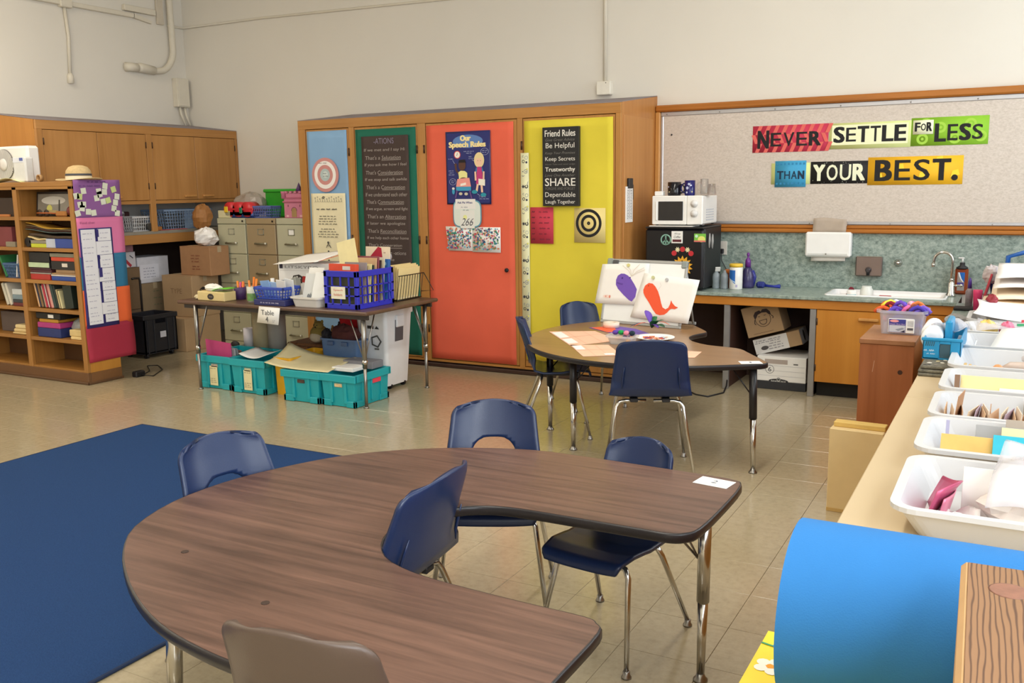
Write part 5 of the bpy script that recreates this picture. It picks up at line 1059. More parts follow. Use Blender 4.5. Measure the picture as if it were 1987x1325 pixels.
for k, (x, y, h, a, c) in enumerate(((-5.10, 5.37, .13, -.1, '#8fb4e0'), (-5.04, 5.38, .12, .05, '#a9c6ea'), (-4.95, 5.36, .14, .1, '#e9e6de'), (-4.90, 5.39, .15, .15, '#dfe2e4'))):
    o = G().box(-.045, -.004, 0, .045, .004, h, .001).obj('index_card', M(c, .6), None, (x, y, TT+.054)); o.rotation_euler = (radians(12), a, 0); tag(o, ('sky blue card at the end nearest the cups in the blue basket', 'paler blue card second in the blue basket', 'cream white card third in the blue basket', 'grey white card nearest the white tub in the blue basket')[k], 'card', 'cards in the blue basket')
t = thing('glue_bottle', 'small grey bottle with a blue cap behind the blue basket', 'bottle', (-5.15, 5.58, TT)); G().lathe([(.03, 0), (.032, .1), (.018, .13)], 14).obj('body', M('#5c4f4c', .4), t); G().at(0, 0, .13).cyl(.016, 0, .03, 12).obj('cap', M('#4f6a92', .4), t)
single('white_bottle', G().at(-5.27, 5.60, TT).lathe([(.028, 0), (.03, .12), (.016, .14), (.016, .17)], 14), WHITE, 'small white bottle behind the leafy cup', 'bottle')
t = thing('clear_case', 'tilted grey clear plastic case leaning behind the blue basket', 'case', (-5.03, 5.56, TT), 0); t.rotation_euler = (radians(-25), radians(-30), 0); G().box(-.09, -.03, 0, .09, .03, .18, .006).obj('case_body', M('#a9aaa0', .2, alpha=.75), t)
# white poster carton
t = thing('white_carton', 'large white printed carton with a loose sheet over its top on the work table', 'box', (-5.06, 5.76, TT)); G().box(-.29, 0, 0, .25, .26, .285, .004).obj('carton', WHITE, t)
p = Print(t, (-.29, 0, 0), (1, 0, 0), (0, 0, 1)); p.rect(.015, .235, .05, .27, '#2b2a38'); p.text('LITSKYRO', .25, .25, .35, .022, '#8a8680'); p.line([(.02, .22), (.5, .225)], .002, '#b5b1aa')
p.poly([(.13, .12), (.16, .18), (.22, .19), (.27, .17), (.25, .12)], '#38322f'); p.poly([(.25, .13), (.26, .18), (.31, .175), (.34, .13), (.33, .07), (.31, .07), (.31, .12)], '#b8322f'); [p.disc(x, y, .008, '#e9e4dc') for x, y in ((.18, .155), (.2, .17), (.21, .14), (.23, .16))]; p.disc(.36, .1, .01, '#4a4a4a'); p.done()
tag(G().grid(lambda u, v: (-5.33+.46*u+.05*v, 5.68+.36*v, TT+.286+.045*v+.02*u-.012*(1-v)*(1-u)+.03*u*v), 10, 6, .002).obj('loose_sheet', PAPER), 'white sheet slanting over the top of the white carton', 'paper')
tag(G().grid(lambda u, v: (-4.96+.10*u+.14*v, 5.70+.30*v, TT+.292+.065*v+.02*u), 6, 4, .002).obj('orange_sheet', M('#e8825c', .7)), 'salmon orange sheet beside the slanting white sheet', 'paper')
# white tub of clipped papers
t = thing('white_tub', 'white dish tub holding upright papers on the work table', 'tub', (-4.68, 5.43, TT))
def tub(t, a, b, h, mat, tp=.9, rim=.016, th=.006, r=.03, name='tub_body'):
    g = G(); loops(g, [lp(.02, .02, .01, .0), lp(a*tp, b*tp, r, 0), lp(a, b, r, h-.012), lp(a+rim, b+rim, r+rim, h-.012), lp(a+rim, b+rim, r+rim, h), lp(a-th, b-th, r, h), lp(a*tp-th, b*tp-th, r, .006), lp(.02, .02, .01, .006)], sm=False, cap=True)
    return g.obj(name, mat, t)
tub(t, .135, .13, .075, M('#ddd9d2', .4, var=.02))
for k, (x, w_, y, h, a, c, lb) in enumerate(((-.02, .165, -.05, .25, -20, '#eef0ee', 'blank white board standing in the white dish tub'), (-.13, .13, -.02, .235, -18, '#d8dad8', 'grey printed sheet standing in the white dish tub'), (-.16, .15, .06, .27, -14, '#f1efe9', 'white curled sheet at the back of the white dish tub'))):
    o = G().box(0, 0, 0, w_, .006, h, .001).obj('paper_board', M(c, .6, var=.02), None, (-4.68+x, 5.43+y, TT+.012)); o.rotation_euler = (radians(a), 0, 0); tag(o, lb, 'paper')
    if k == 1:
        p = Print(o, (0, 0, 0), (1, 0, 0), (0, 0, 1))
        for q in range(9): p.line([(.05+.006*q, .03), (.05+.007*q, .05+.012*q*random.random()+.02)], .004, '#4a5260')
        p.done()
for k, c in enumerate(('#4a63a8', '#7a5aa8', '#b0559f')): single('thin_folder', G().box(-4.71, 5.53+.012*k, TT, -4.53, 5.54+.012*k, TT+.235+.006*k, .002), M(c, .5), ('blue', 'violet', 'pink violet')[k]+' thin folder standing behind the white dish tub', 'folder')
# blue milk crate
MC = M('#2b2fb8', .4, var=.04)
t = thing('milk_crate', 'royal blue plastic lattice crate of folders on the work table', 'crate', (-4.35, 5.545, TT)); a, b, h = .155, .225, .28
g = G()
for z0, z1 in ((0, .04), (h-.045, h)):
    g.box(-a, -b, z0, a, -b+.01, z1, .003); g.box(-a, b-.01, z0, a, b, z1, .003); g.box(-a, -b, z0, -a+.01, b, z1, .003); g.box(a-.01, -b, z0, a, b, z1, .003)
g.obj('rim', MC, t); g = G()
for sx in (-1, 1):
    for sy in (-1, 1): G().box(sx*a, sy*b, 0, sx*(a-.03), sy*(b-.03), h, .004).obj('corner_post', MC, t)
g = G()
for k in range(1, 4):
    x = -a+2*a*k/4; g.box(x-.006, -b, .03, x+.006, -b+.008, h-.04); g.box(x-.006, b-.008, .03, x+.006, b, h-.04)
for k in range(1, 7):
    y = -b+2*b*k/7; g.box(a-.008, y-.005, .03, a, y+.005, h-.04); g.box(-a, y-.005, .03, -a+.008, y+.005, h-.04)
for z in (.10, .165):
    g.box(-a, -b, z-.005, a, -b+.008, z+.005); g.box(-a, b-.008, z-.005, a, b, z+.005); g.box(a-.008, -b, z-.005, a, b, z+.005); g.box(-a, -b, z-.005, -a+.008, b, z+.005)
g.obj('lattice', MC, t); G().box(-a+.01, -b+.01, .004, a-.01, b-.01, .01).obj('floor_grid', MC, t)
G().box(-.085, -b-.004, .075, .045, -b, .165).obj('name_card', M('#ece6cf', .8), t); p = Print(t, (-.085, -b-.004, .075), (1, 0, 0), (0, 0, 1)); p.text('Speech', .067, .064, .085, .018, '#d06a5c'); p.text('folders', .065, .032, .08, .02, '#d06a5c'); p.done()
CXc, CYc = -4.35, 5.545
def infile(name, label, y, x0, x1, h, th, c, lean_=-8, cat='folder'):
    o = G().box(x0, 0, 0, x1, th, h, .001).obj(name, M(c, .6, var=.06) if isinstance(c, str) else c, None, (CXc, CYc+y, TT+.012)); o.rotation_euler = (radians(lean_), 0, 0); return tag(o, label, cat)
infile('olive_board', 'dark olive board just inside the front of the blue crate', -.205, -.14, .14, .225, .006, '#3c3d2c', 0)
infile('red_binder', 'orange red binder standing at the front of the blue crate', -.185, -.145, .10, .315, .045, '#dc4d30', -3, 'binder')
G().box(-.015, -.002, .272, .055, .001, .30).obj('label', M('#d9cfc8', .6), bpy.data.objects['red_binder'])
infile('grey_booklet', 'grey printed booklet with a red spine in the blue crate', -.12, -.06, .14, .325, .012, '#938a8c', -6, 'booklet')
for k, (y, h, c, lb) in enumerate(((-.09, .30, '#c9b284', 'tan folder behind the grey booklet in the blue crate'), (-.06, .31, '#e0d59a', 'pale yellow folder in the middle of the blue crate'), (-.03, .30, '#31433a', 'dark green folder in the middle of the blue crate'), (.0, .35, '#c9a27a', 'tan book with a dark stripe rising above the blue crate'), (.03, .36, '#8d4a52', 'wine red book behind the tan one in the blue crate'), (.06, .33, '#4a3330', 'dark brown folder toward the back of the blue crate'), (.10, .34, '#d9cdb0', 'cream folder toward the back of the blue crate'))):
    infile('file_folder', lb, y, -.13, .135, h, .012, c, -7)
infile('cream_folder', 'tilted pale yellow folder sticking high out of the blue crate', .0, -.13, .05, .50, .004, '#efe2ab', -6).rotation_euler = (radians(-6), radians(-14), 0)
infile('blue_binder', 'blue binder with three pale marks at the back of the blue crate', .15, .0, .145, .33, .035, '#2a62a8', -4, 'binder')
p = Print(bpy.data.objects['blue_binder.001'] if 'blue_binder.001' in bpy.data.objects else t, (.0, 0, 0), (1, 0, 0), (0, 0, 1)); [p.disc(.03+.045*k, .295, .012, '#9fc3d4', .014, name='label') for k in range(3)]; p.done()
infile('white_folder', 'cream folder with a red stripe standing behind the blue crate binder', .19, -.09, .14, .42, .006, '#ead8bc', -3)
p = Print(bpy.data.objects['white_folder'], (-.09, 0, 0), (1, 0, 0), (0, 0, 1)); p.poly([(.04, .34), (.12, .42), (.15, .41), (.16, .34)], '#ad2138', 'stripe'); p.rect(.17, .37, .19, .38, '#c9a894', 'stripe'); p.done()
# wire rack of folders
t = thing('wire_rack', 'dark wire file rack of manila folders at the end of the work table', 'rack', (-4.22, 6.0, TT)); WR = M('#2c2722', .4, .6)
g = G()
for k in range(10): y = -.16+k*.036; g.tube([(-.22, y, .006), (.0, y, .006), (.03, y, .20)], .0028, 5)
g.obj('wire', WR, t); g = G(); g.tube([(.03, -.17, .20), (.03, .175, .20)], .0035, 6); g.tube([(0, -.17, .006), (0, .175, .006)], .0035, 6); g.tube([(-.22, -.17, .006), (-.22, .175, .006)], .0035, 6); g.tube([(.03, .175, .20), (.055, .27, .05), (0, .175, .05)], .0035, 6); g.obj('frame', WR, t)
for k in range(8):
    o = G().box(0, -.14, 0, .005, .15, .245+.012*(k % 3), .001).obj('manila_folder', MANILA if k != 6 else M('#e3c35c', .7), None, (-4.235-.018*k, 6.0, TT+.011)); o.rotation_euler = (0, radians(5), 0); tag(o, 'golden yellow folder near the back of the dark wire rack' if k == 6 else ('outermost','second','third','fourth','fifth','sixth','','innermost')[k]+' manila folder in the dark wire rack, counted from its open side', 'folder', 'folders in the wire rack')
tag(G().box(-4.2325, 5.875, TT+.02, -4.229, 6.125, TT+.255).obj('white_sheet', PAPER), 'white sheet in front of the folders of the wire rack', 'paper')
single('green_tape', G().at(-4.30, 5.815, TT+.16, 0, 0, pi/2).lathe(ring3(.03, .045, .02), 16, cap=False), M('#2f7a4e', .4), 'green tape ring stuck between the crate and the wire rack', 'tape')
single('orange_tool', G().at(-4.27, 5.80, TT+.10).ball(0, 0, 0, .02, .02, .035), M('#e2662e', .4), 'small orange handle between the crate and the wire rack', 'tool')
single('black_bag', G().box(-4.43, 5.80, TT, -4.27, 5.86, TT+.28, .01), M('#2b2829', .6), 'dark bag standing between the crate and the wire rack', 'bag')
t = thing('hand_mirror', 'small round grey mirror above the wire rack folders', 'mirror', (-4.44, 6.05, TT)); G().tube([(0, 0, 0), (0, 0, .30)], .008, 6).obj('handle', M('#8e8a94', .4), t); G().at(0, 0, .33, 0, pi/2).lathe([(.001, -.005), (.03, -.005), (.032, 0), (.03, .005), (.001, .005)], 16, cap=False).obj('disc', M('#a8a4ae', .3), t)
# ---- under the table
TEAL = M('#1ba2ac', .42, var=.04)
def tote(label, x, y, w, d, h, win=None, group=None):
    t = thing('teal_tote', label, 'tote', (x, y, 0)); a, b = w/2, d/2; g = G()
    g.add([(sx*a*s, sy*b*s, z) for z, s in ((.004, .93), (h-.05, .985)) for sx, sy in ((-1, -1), (1, -1), (1, 1), (-1, 1))], [(3, 2, 1, 0), (0, 1, 5, 4), (1, 2, 6, 5), (2, 3, 7, 6), (3, 0, 4, 7)])
    g.add([(sx*a*s, sy*b*s, z) for z, s in ((.01, .90), (h-.004, .955)) for sx, sy in ((-1, -1), (1, -1), (1, 1), (-1, 1))], [(0, 1, 2, 3), (4, 5, 1, 0), (5, 6, 2, 1), (6, 7, 3, 2), (7, 4, 0, 3)]); g.obj('tub', TEAL, t)
    g = G(); q = .014
    for z0, z1, e in ((h-.055, h, 0), ):
        g.box(-a-q, -b-q, z0, a+q, -b+.012, z1, .003); g.box(-a-q, b-.012, z0, a+q, b+q, z1, .003); g.box(-a-q, -b, z0, -a+.012, b, z1, .003); g.box(a-.012, -b, z0, a+q, b, z1, .003)
    g.obj('rim', TEAL, t); g = G()
    for sx in (-1, 1):
        for sy in (-1, 1): g.box(sx*a*1.0, sy*b*1.0, 0.002, sx*a*.45, sy*b*.93-sy*.01, .05, .003); g.box(sx*a*1.0, sy*b*1.0, .002, sx*(a*.93-.01), sy*b*.45, .05, .003)
    g.obj('foot_step', TEAL, t); g = G()
    for k in (-.42, .42): g.box(a*k-.012, -b*.985-.006, .03, a*k+.012, -b*.9, h-.05, .002)
    for k in (-.55, 0, .55): g.box(a*.9, b*k-.012, .03, a*.985+.006, b*k+.012, h-.05, .002)
    g.obj('rib', TEAL, t)
    G().box(-.035, -b-.001, h-.095, .035, -b+.02, h-.068, .003).obj('hand_slot', M('#4a3a30' if win is None else win, .7, var=.3, vs=30), t)
    return t
def strip_label(t, x, z0, b, w_=.085):
    G().box(x-w_/2, -b-.006, z0, x+w_/2, -b-.003, z0+.16).obj('paper_label', M('#e0d6a8', .7), t); p = Print(t, (x-w_/2, -b-.006, z0), (1, 0, 0), (0, 0, 1)); [p.scribble(w_/2, q, w_*.8, .012, '#8f8a74') for q in (.14, .055, .04, .025)]; p.done()
t = tote('teal storage tote of pink folders under the table end nearest the brown boxes', -5.69, 5.55, .35, .46, .275, '#b9a898'); strip_label(t, -.01, .03, .225)
t = tote('teal storage tote with white papers on top, second from the brown boxes', -5.305, 5.54, .35, .48, .275, '#d6cba6'); strip_label(t, .0, .03, .235)
tote('teal storage tote under the drooping cream sheet', -4.715, 5.47, .35, .44, .245)
t = tote('teal storage tote with a pink tag beside the table leg', -4.36, 5.465, .31, .42, .245, '#cfb68a'); G().box(.158, .0, .155, .163, .10, .19, .001).obj('pink_tag', M('#e2455a', .5), t)
t = thing('yellow_bin', 'mustard yellow bin squeezed between the teal totes', 'bin', (-5.015, 5.62, 0)); tub(t, .085, .24, .30, M('#e0a818', .45), .95, .008, .006, .02)
for k, (y, h, a, c, lb) in enumerate(((5.40, .38, -6, '#c2447c', 'tall magenta folder standing in the first teal tote'), (5.46, .33, -10, '#c9c4c4', 'pale grey folder in the first teal tote'), (5.50, .33, -12, '#9aa0a4', 'grey folder in the first teal tote'), (5.55, .31, -14, '#8d6a62', 'brownish folder in the first teal tote'))):
    o = G().box(-.15, 0, 0, .13, .008, h, .001).obj('hanging_folder', M(c, .6, var=.06), None, (-5.69, y, .012)); o.rotation_euler = (radians(-a), radians(4), 0); tag(o, lb, 'folder')
tag(G().grid(lambda u, v: (-5.45+.27*u, 5.36+.22*v, .277+.03*(abs(u-.5)*2)**2+.02*v), 10, 5, .003).obj('white_papers', PAPER), 'white curled papers on the second teal tote', 'papers')
tag(G().grid(lambda u, v: (-5.06+.60*u-.06*v+.05*v*u, 5.235+.36*v+.03*u, .252+.035*(1-u)**4+.10*(1-u)**2*v*v+.05*u*v), 20, 8, .002).obj('cream_sheet', M('#ddd0a4', .7, var=.05)), 'large curled cream paper drooping over the totes under the table', 'paper')
tag(G().box(-4.50, 5.36, .246, -4.30, 5.62, .275, .003).obj('paper_stack', PAPER), 'stack of white papers in the tote beside the table leg', 'papers'); single('grey_folder', G().box(-4.52, 5.52, .246, -4.24, 5.66, .30, .003), M('#7a7a80', .6), 'grey folder behind the white paper stack in the tote', 'folder')
t = thing('clear_tote', 'low clear tote with a green lid edge at the back under the table', 'tote', (-5.74, 5.94, 0)); G().box(-.28, -.13, 0, .28, .13, .215, .01).obj('tub', M('#8f9a98', .25, alpha=.9), t); G().box(-.29, -.14, .215, .29, .14, .24, .006).obj('lid', M('#4a6a68', .35), t)
RZ = .2405
for x, r, h, c, lb in ((-5.925, .055, .16, '#cfcad0', 'short white paper roll with dark specks on the clear tote'), (-5.775, .083, .36, '#bcae8a', 'fat cream paper roll on the clear tote'), (-5.605, .078, .38, '#a9a49a', 'fat grey paper roll on the clear tote')):
    t = thing('paper_roll', lb, 'roll', (x+.02, 5.955, RZ)); G().lathe([(r, 0), (r, h), (r*.35, h), (r*.35, h-.05)], 20).obj('roll', M(c, .8), t)
single('dark_pouch', G().at(-5.965, 5.835, RZ+.0).ball(0, 0, .03, .05, .02, .03), M('#1f1c1c', .6), 'small dark pouch on the clear tote by the short roll', 'pouch')
t = thing('wicker_box', 'brown wicker box with a dark latch at the back under the table', 'box', (-5.20, 6.08, 0)); WK = M('#7a4f2c', .7, var=.25, vs=40, bump=.6, bs=90); G().box(-.25, -.14, 0, .25, .14, .30, .012).obj('wicker_body', WK, t); G().box(-.26, -.15, .28, .26, .15, .31, .01).obj('lid', WK, t); G().box(-.03, -.158, .22, .05, -.14, .28, .004).obj('latch', M('#4a3b3a', .5), t)
def plush(label, x, y, z, sz, c1, c2, ears=True):
    t = thing('plush_toy', label, 'plush toy', (x, y, z)); m1 = M(c1, .95, bump=.5, bs=120); m2 = M(c2, .95, bump=.5, bs=120)
    G().ball(0, 0, sz*.9, sz, sz*.85, sz*.9, 16).obj('body', m1, t); G().ball(0, -sz*.45, sz*.62, sz*.8, sz*.55, sz*.55, 14).obj('belly', m2, t); G().ball(sz*.1, -sz*.2, sz*1.75, sz*.55, sz*.5, sz*.5, 14).obj('head', m1, t)
    if ears:
        for s in (-1, 1): G().ball(sz*.1+s*sz*.4, -sz*.1, sz*2.15, sz*.17, sz*.1, sz*.2, 10).obj('ear', m1, t)
    for s in (-1, 1): G().ball(sz*.1+s*sz*.18, -sz*.66, sz*1.85, sz*.06, n=8).obj('eye', BLACK, t)
    G().ball(sz*.1, -sz*.7, sz*1.66, sz*.09, n=8).obj('nose', BLACK, t)
    return t
plush('yellow and white plush toy on the wicker box', -5.17, 6.02, .311, .085, '#93803f', '#cfc0a4'); plush('dark brown plush toy behind the yellow one under the table', -5.02, 6.14, .311, .075, '#2d1f1c', '#4a3330'); plush('tan plush toy between the wicker box and the blue tub', -4.98, 6.0, .311, .07, '#a3763e', '#c9b49a')
t = thing('blue_tub', 'slate blue plastic tub behind the teal totes', 'tub', (-4.70, 5.765, 0)) ; tub(t, .19, .065, .42, M('#4d6a93', .4), .88, .012, .006, .03)
for k in (-.08, .06): G().box(k-.03, -.080, .37, k+.03, -.064, .40, .002).obj('grip_notch', M('#3d547a', .4), t)
crumple(-4.69, 5.765, .45, .14, .055, .08, M('#4a211f', .95), 'maroon_cloth', 'dark maroon cloth heaped in the slate blue tub', 'cloth', seed=31)
crumple(-4.80, 6.0, .53, .12, .05, .12, M('#c01522', .9), 'red_cloth', 'bright red cloth behind the slate blue tub', 'cloth', seed=33, amt=.1)
crumple(-4.86, 5.745, .44, .04, .04, .05, M('#1b1a1f', .9), 'black_sock', 'small black and white sock puppet at the tub edge', 'puppet', seed=35)
# trash can
t = thing('trash_can', 'tall white rectangular trash can under the corner of the work table', 'trash can', (-4.485, 6.02, 0)); TC = M('#e4e4e6', .4, var=.02)
g = G(); L = []
for z, s in ((.03, .80), (.60, 1.0), (.60, 1.06), (.645, 1.06), (.645, .96), (.06, .76)): L.append(lp(.15*s, .185*s, .03, z))
loops(g, L, sm=False, cap=True); g.obj('bin_body', TC, t)
G().box(.135, -.05, .50, .165, .05, .60, .006).obj('handle_block', TC, t); G().add([(.1405, -.055, .385), (.1405, .055, .385), (.1525, .055, .56), (.1525, -.055, .56), (.13, -.055, .385), (.13, .055, .385), (.13, .055, .56), (.13, -.055, .56)], [(0,1,2,3),(7,6,5,4),(0,4,5,1),(3,2,6,7),(1,5,6,2),(0,3,7,4)]).obj('handle_panel', M('#55565c', .5), t)
for y in (-.09, .09): G().at(.10, y, .025, 0, pi/2).cyl(.025, -.01, .01, 12).obj('wheel', BLACK, t)
p = Print(t, (-.13, -.1465, .0), (1, 0, 0), (0, -.065, .998), .006); p.rect(.10, .50, .16, .525, '#2d2b2b', 'emblem'); p.poly([(.17, .50), (.215, .50), (.19, .525)], '#2d2b2b', 'emblem'); p.ring(.175, .40, .04, .055, '#4c4a46', 5, 'emblem'); p.rect(.155, .33, .2, .345, '#6a6862', 'emblem'); p.done()
crumple(-4.49, 6.02, .645, .10, .13, .03, M('#3d3d42', .6), 'dark_papers', 'dark crumpled papers in the mouth of the white trash can', 'papers', seed=41)
# ================================================================== rug
t = thing('rug', 'navy blue flat carpet rug on the vinyl floor', 'rug', (-3.92, 2.2, 0))
RUG = speckle('rug_pile', [(.3, '#1f375f'), (.55, '#274573'), (.8, '#2d4d80')], 220, r=.95, spec=.15, bump=.5)
G().box(-1.33, -2.0, 0.001, 1.33, 2.03, .010, .003).obj('carpet', RUG, t); g = G(); g.box(-1.34, 2.02, .001, 1.34, 2.035, .011, .003); g.box(-1.342, -2.0, .001, -1.325, 2.03, .011, .003); g.box(1.325, -2.0, .001, 1.342, 2.03, .011, .003); g.obj('bound_edge', M('#182a4a', .9), t)
# ================================================================== activity tables
def smooth(P, n=4):
    """closed Catmull-Rom through the points"""
    out = []; m = len(P)
    for i in range(m):
        a, b, c, d = [Vector(P[(i+k-1) % m]) for k in range(4)]
        for k in range(n):
            s = k/n; q = .5*((2*b)+(c-a)*s+(2*a-5*b+4*c-d)*s*s+(3*b-a-3*c+d)*s**3); out.append((q.x, q.y))
    return out
def inset(P, e):
    n = len(P); A = sum(P[i][0]*P[(i+1) % n][1]-P[(i+1) % n][0]*P[i][1] for i in range(n)); s = 1 if A > 0 else -1; out = []
    for i in range(n):
        a, b, c = Vector(P[i-1]), Vector(P[i]), Vector(P[(i+1) % n]); d = ((b-a).normalized()+(c-b).normalized()); d = d.normalized() if d.length else Vector((1, 0)); out.append((b.x-s*d.y*e, b.y+s*d.x*e))
    return out
def activity_top(t, P, z, th, lam):
    Q = inset(P, .006)
    G().prism(Q, z-th+.004, z).obj('tabletop', lam, t)
    g = G(); L = [[(x, y, z-.001) for x, y in inset(P, .007)], [(x, y, z-.0005) for x, y in inset(P, .003)], [(x, y, z-.006) for x, y in P], [(x, y, z-th+.006) for x, y in P], [(x, y, z-th) for x, y in inset(P, .005)], [(x, y, z-th) for x, y in inset(P, .03)]]
    loops(g, L, sm=True); g.obj('edge_band', M('#211d1f', .35, var=.03), t)
def table_leg(t, x, y, zt, up, lo, zsplit, dirx, diry, r=.019, dx=0, dy=0):
    l = G().tube([(x, y, zt), (x+dx*.5, y+dy*.5, zsplit)], r, 14).obj('leg', up, t)
    G().tube([(x+dx*.5, y+dy*.5, zsplit+.01), (x+dx, y+dy, .015)], [r*.82, r*.62], 12).obj('lower_leg', lo, l); G().at(x+dx, y+dy, 0).lathe([(.024, 0), (.024, .006), (.016, .014), (.013, .026)], 14).obj('glide', STEEL, l)
    zb = zsplit+.03+(zt-zsplit)*.35
    for k in (-.25, .25): G().tube([(x+dirx*.15-diry*k*.25, y+diry*.15+dirx*k*.25, zt), (x+dirx*.02, y+diry*.02, zb)], .004, 6).obj('brace', up if up != CHROME else STEEL, l)
ZT = .61
LAM1 = wood('#795a4c', '#412e26', 'X', 2.2, r=.34, spec=.45, rot=radians(-14)); LAM2 = wood('#a07c58', '#8a6747', 'X', 1.2, r=.28, spec=.5, rot=radians(30))
t = TAB1 = thing('horseshoe_table', 'walnut-grain horseshoe activity table with black edge in the foreground', 'table', (-1.5, 2.15, 0))
O = [(-.757, 2.955), (-.80, 3.0), (-.86, 3.01), (-1.10, 3.022), (-1.35, 3.03), (-1.56, 3.025), (-1.73, 2.975), (-1.89, 2.90), (-2.05, 2.785), (-2.195, 2.624), (-2.30, 2.40), (-2.352, 2.20), (-2.35, 1.98), (-2.275, 1.77), (-2.15, 1.63), (-2.0, 1.518), (-1.85, 1.43), (-1.70, 1.365), (-1.56, 1.33), (-1.40, 1.31), (-1.15, 1.30), (-.86, 1.295), (-.80, 1.305), (-.768, 1.35), (-.766, 1.60), (-.768, 1.79), (-.79, 1.83), (-.83, 1.85), (-1.0, 1.853), (-1.20, 1.862), (-1.34, 1.88), (-1.46, 1.93), (-1.54, 2.03), (-1.565, 2.15), (-1.54, 2.27), (-1.47, 2.365), (-1.38, 2.41), (-1.27, 2.423), (-1.10, 2.426), (-.92, 2.428), (-.83, 2.43), (-.785, 2.455), (-.760, 2.51), (-.752, 2.70)]
P = [(x+1.5, y-2.15) for x, y in smooth(O, 3)]
activity_top(t, P, ZT, .032, LAM1)
for x, y in ((-1.98, 1.70), (-1.55, 1.56)): G().at(x-(-1.5), y-2.15, ZT).cyl(.011, 0, .0012, 12).obj('stain_dot', M('#3a2a22', .5), t)
for x, y, dx, dy, c, s in ((-.82, 2.76, .0, -.02, -1, 0), (-.84, 1.50, 0, 0, -1, 0), (-1.87, 1.56, -.02, -.03, .7, .7), (-1.93, 2.62, 0, 0, .7, -.7)):
    table_leg(t, x+1.5, y-2.15, ZT-.032, CHROME, CHROME, .27, c, s, r=.021, dx=dx, dy=dy)
def name_card(x, y, rz, label):
    t = single('table_card', G().box(-.06, -.04, 0, .06, .04, .0015), PAPER, label, 'card', None, (x, y, ZT+.0008)); t.rotation_euler = (0, 0, rz); p = Print(t, (-.06, -.04, .0015), (1, 0, 0), (0, 1, 0), .0006)
    return t, p
o, p = name_card(-.845, 2.935, radians(-8), 'white name card taped at the corner of the foreground table'); p.text('2', .06, .045, .02, .03, '#6a7080'); p.scribble(.06, .018, .05, .008, '#a8acb6'); p.done()
KX, KY, KT = -1.6815, 5.8656, .595
def kid(R, xs, ri, xi):
    L = [(0-.03, R), (-xs*.5, R)]+[(-xs+R*cos(a), R*sin(a)) for a in [pi/2+k*pi/22 for k in range(23)]]+[(-xs*.5, -R), (-.05, -R), (-.01, -R+.025), (0, -R+.07), (0, -R*.6), (0, -.47), (-.02, -.405), (-.075, -.345), (-.155, -.265), (-.198, -.15), (-.205, -.07), (-.185, .03), (-.14, .11), (-.075, .17), (-.025, .205), (0, .26), (0, R*.5), (0, R-.07), (-.01, R-.025)]
    return L
P2 = [(KX+x*cos(KT)-y*sin(KT), KY+x*sin(KT)+y*cos(KT)) for x, y in smooth(kid(.9146, .348, .155, .6685), 2)]
t = thing('kidney_table', 'lighter oak-topped kidney table with black legs near the tall cabinet', 'table', (-2.15, 5.55, 0))
activity_top(t, [(x+2.15, y-5.55) for x, y in P2], ZT, .032, LAM2)
BLM = M('#1a181b', .4)
for x, y, c, s in ((-1.26, 5.09, -.7, .7), (-2.32, 4.99, .5, .8), (-2.66, 5.36, .9, .3), (-2.05, 6.22, 0, -1)): table_leg(t, x+2.15, y-5.55, ZT-.032, BLM, CHROME, .30, c, s, r=.022, dx=.035 if x > -1.3 else 0, dy=-.08 if x > -1.3 else 0)
o, p = name_card(-1.275, 5.085, radians(28), 'white name card taped at the corner of the kidney table'); p.text('1', .06, .04, .012, .03, '#6a7080'); p.done()
# ================================================================== chairs
def shell_fn(W, H0, tall, F=1.0):
    """seat-and-back profile: u across, v from the seat front (0) to the top of the back (1)"""
    K = [(0, .205, -.028, .160), (.05, .20, .0, .178), (.16, .13, .006, .19), (.30, .02, -.008, .194), (.42, -.09, -.006, .194), (.50, -.148, .012, .19*F), (.56, -.178, .055, .183*F), (.64, -.195, .11, .178*F), (.76, -.222, .195, .168*F), (.86, -.246, .262, .161*F), (1.0, -.266, .322, .157*F)]
    def f(u, v):
        for a, b in zip(K, K[1:]):
            if v <= b[0]+1e-9: break
        s = (v-a[0])/(b[0]-a[0]); s2 = s
        y = a[1]+(b[1]-a[1])*s2; z = a[2]+(b[2]-a[2])*s2; w = a[3]+(b[3]-a[3])*s2
        q = 2*u-1
        if v > .84:      # rounded top corners and a slight crown
            d = max(0, (z-.272)/.05); w -= .042*(1-math.sqrt(max(0, 1-min(1, d)**2))); z += .012*(1-q*q)*(v-.84)/.16
        x = w*W*q
        if v > .5: y += .046*min(1, (v-.5)/.12)*abs(q)**2.6
        else: z += .012*abs(q)**3*(1-abs(v-.25)*2)
        return (x, y, H0+z*tall)
    return f
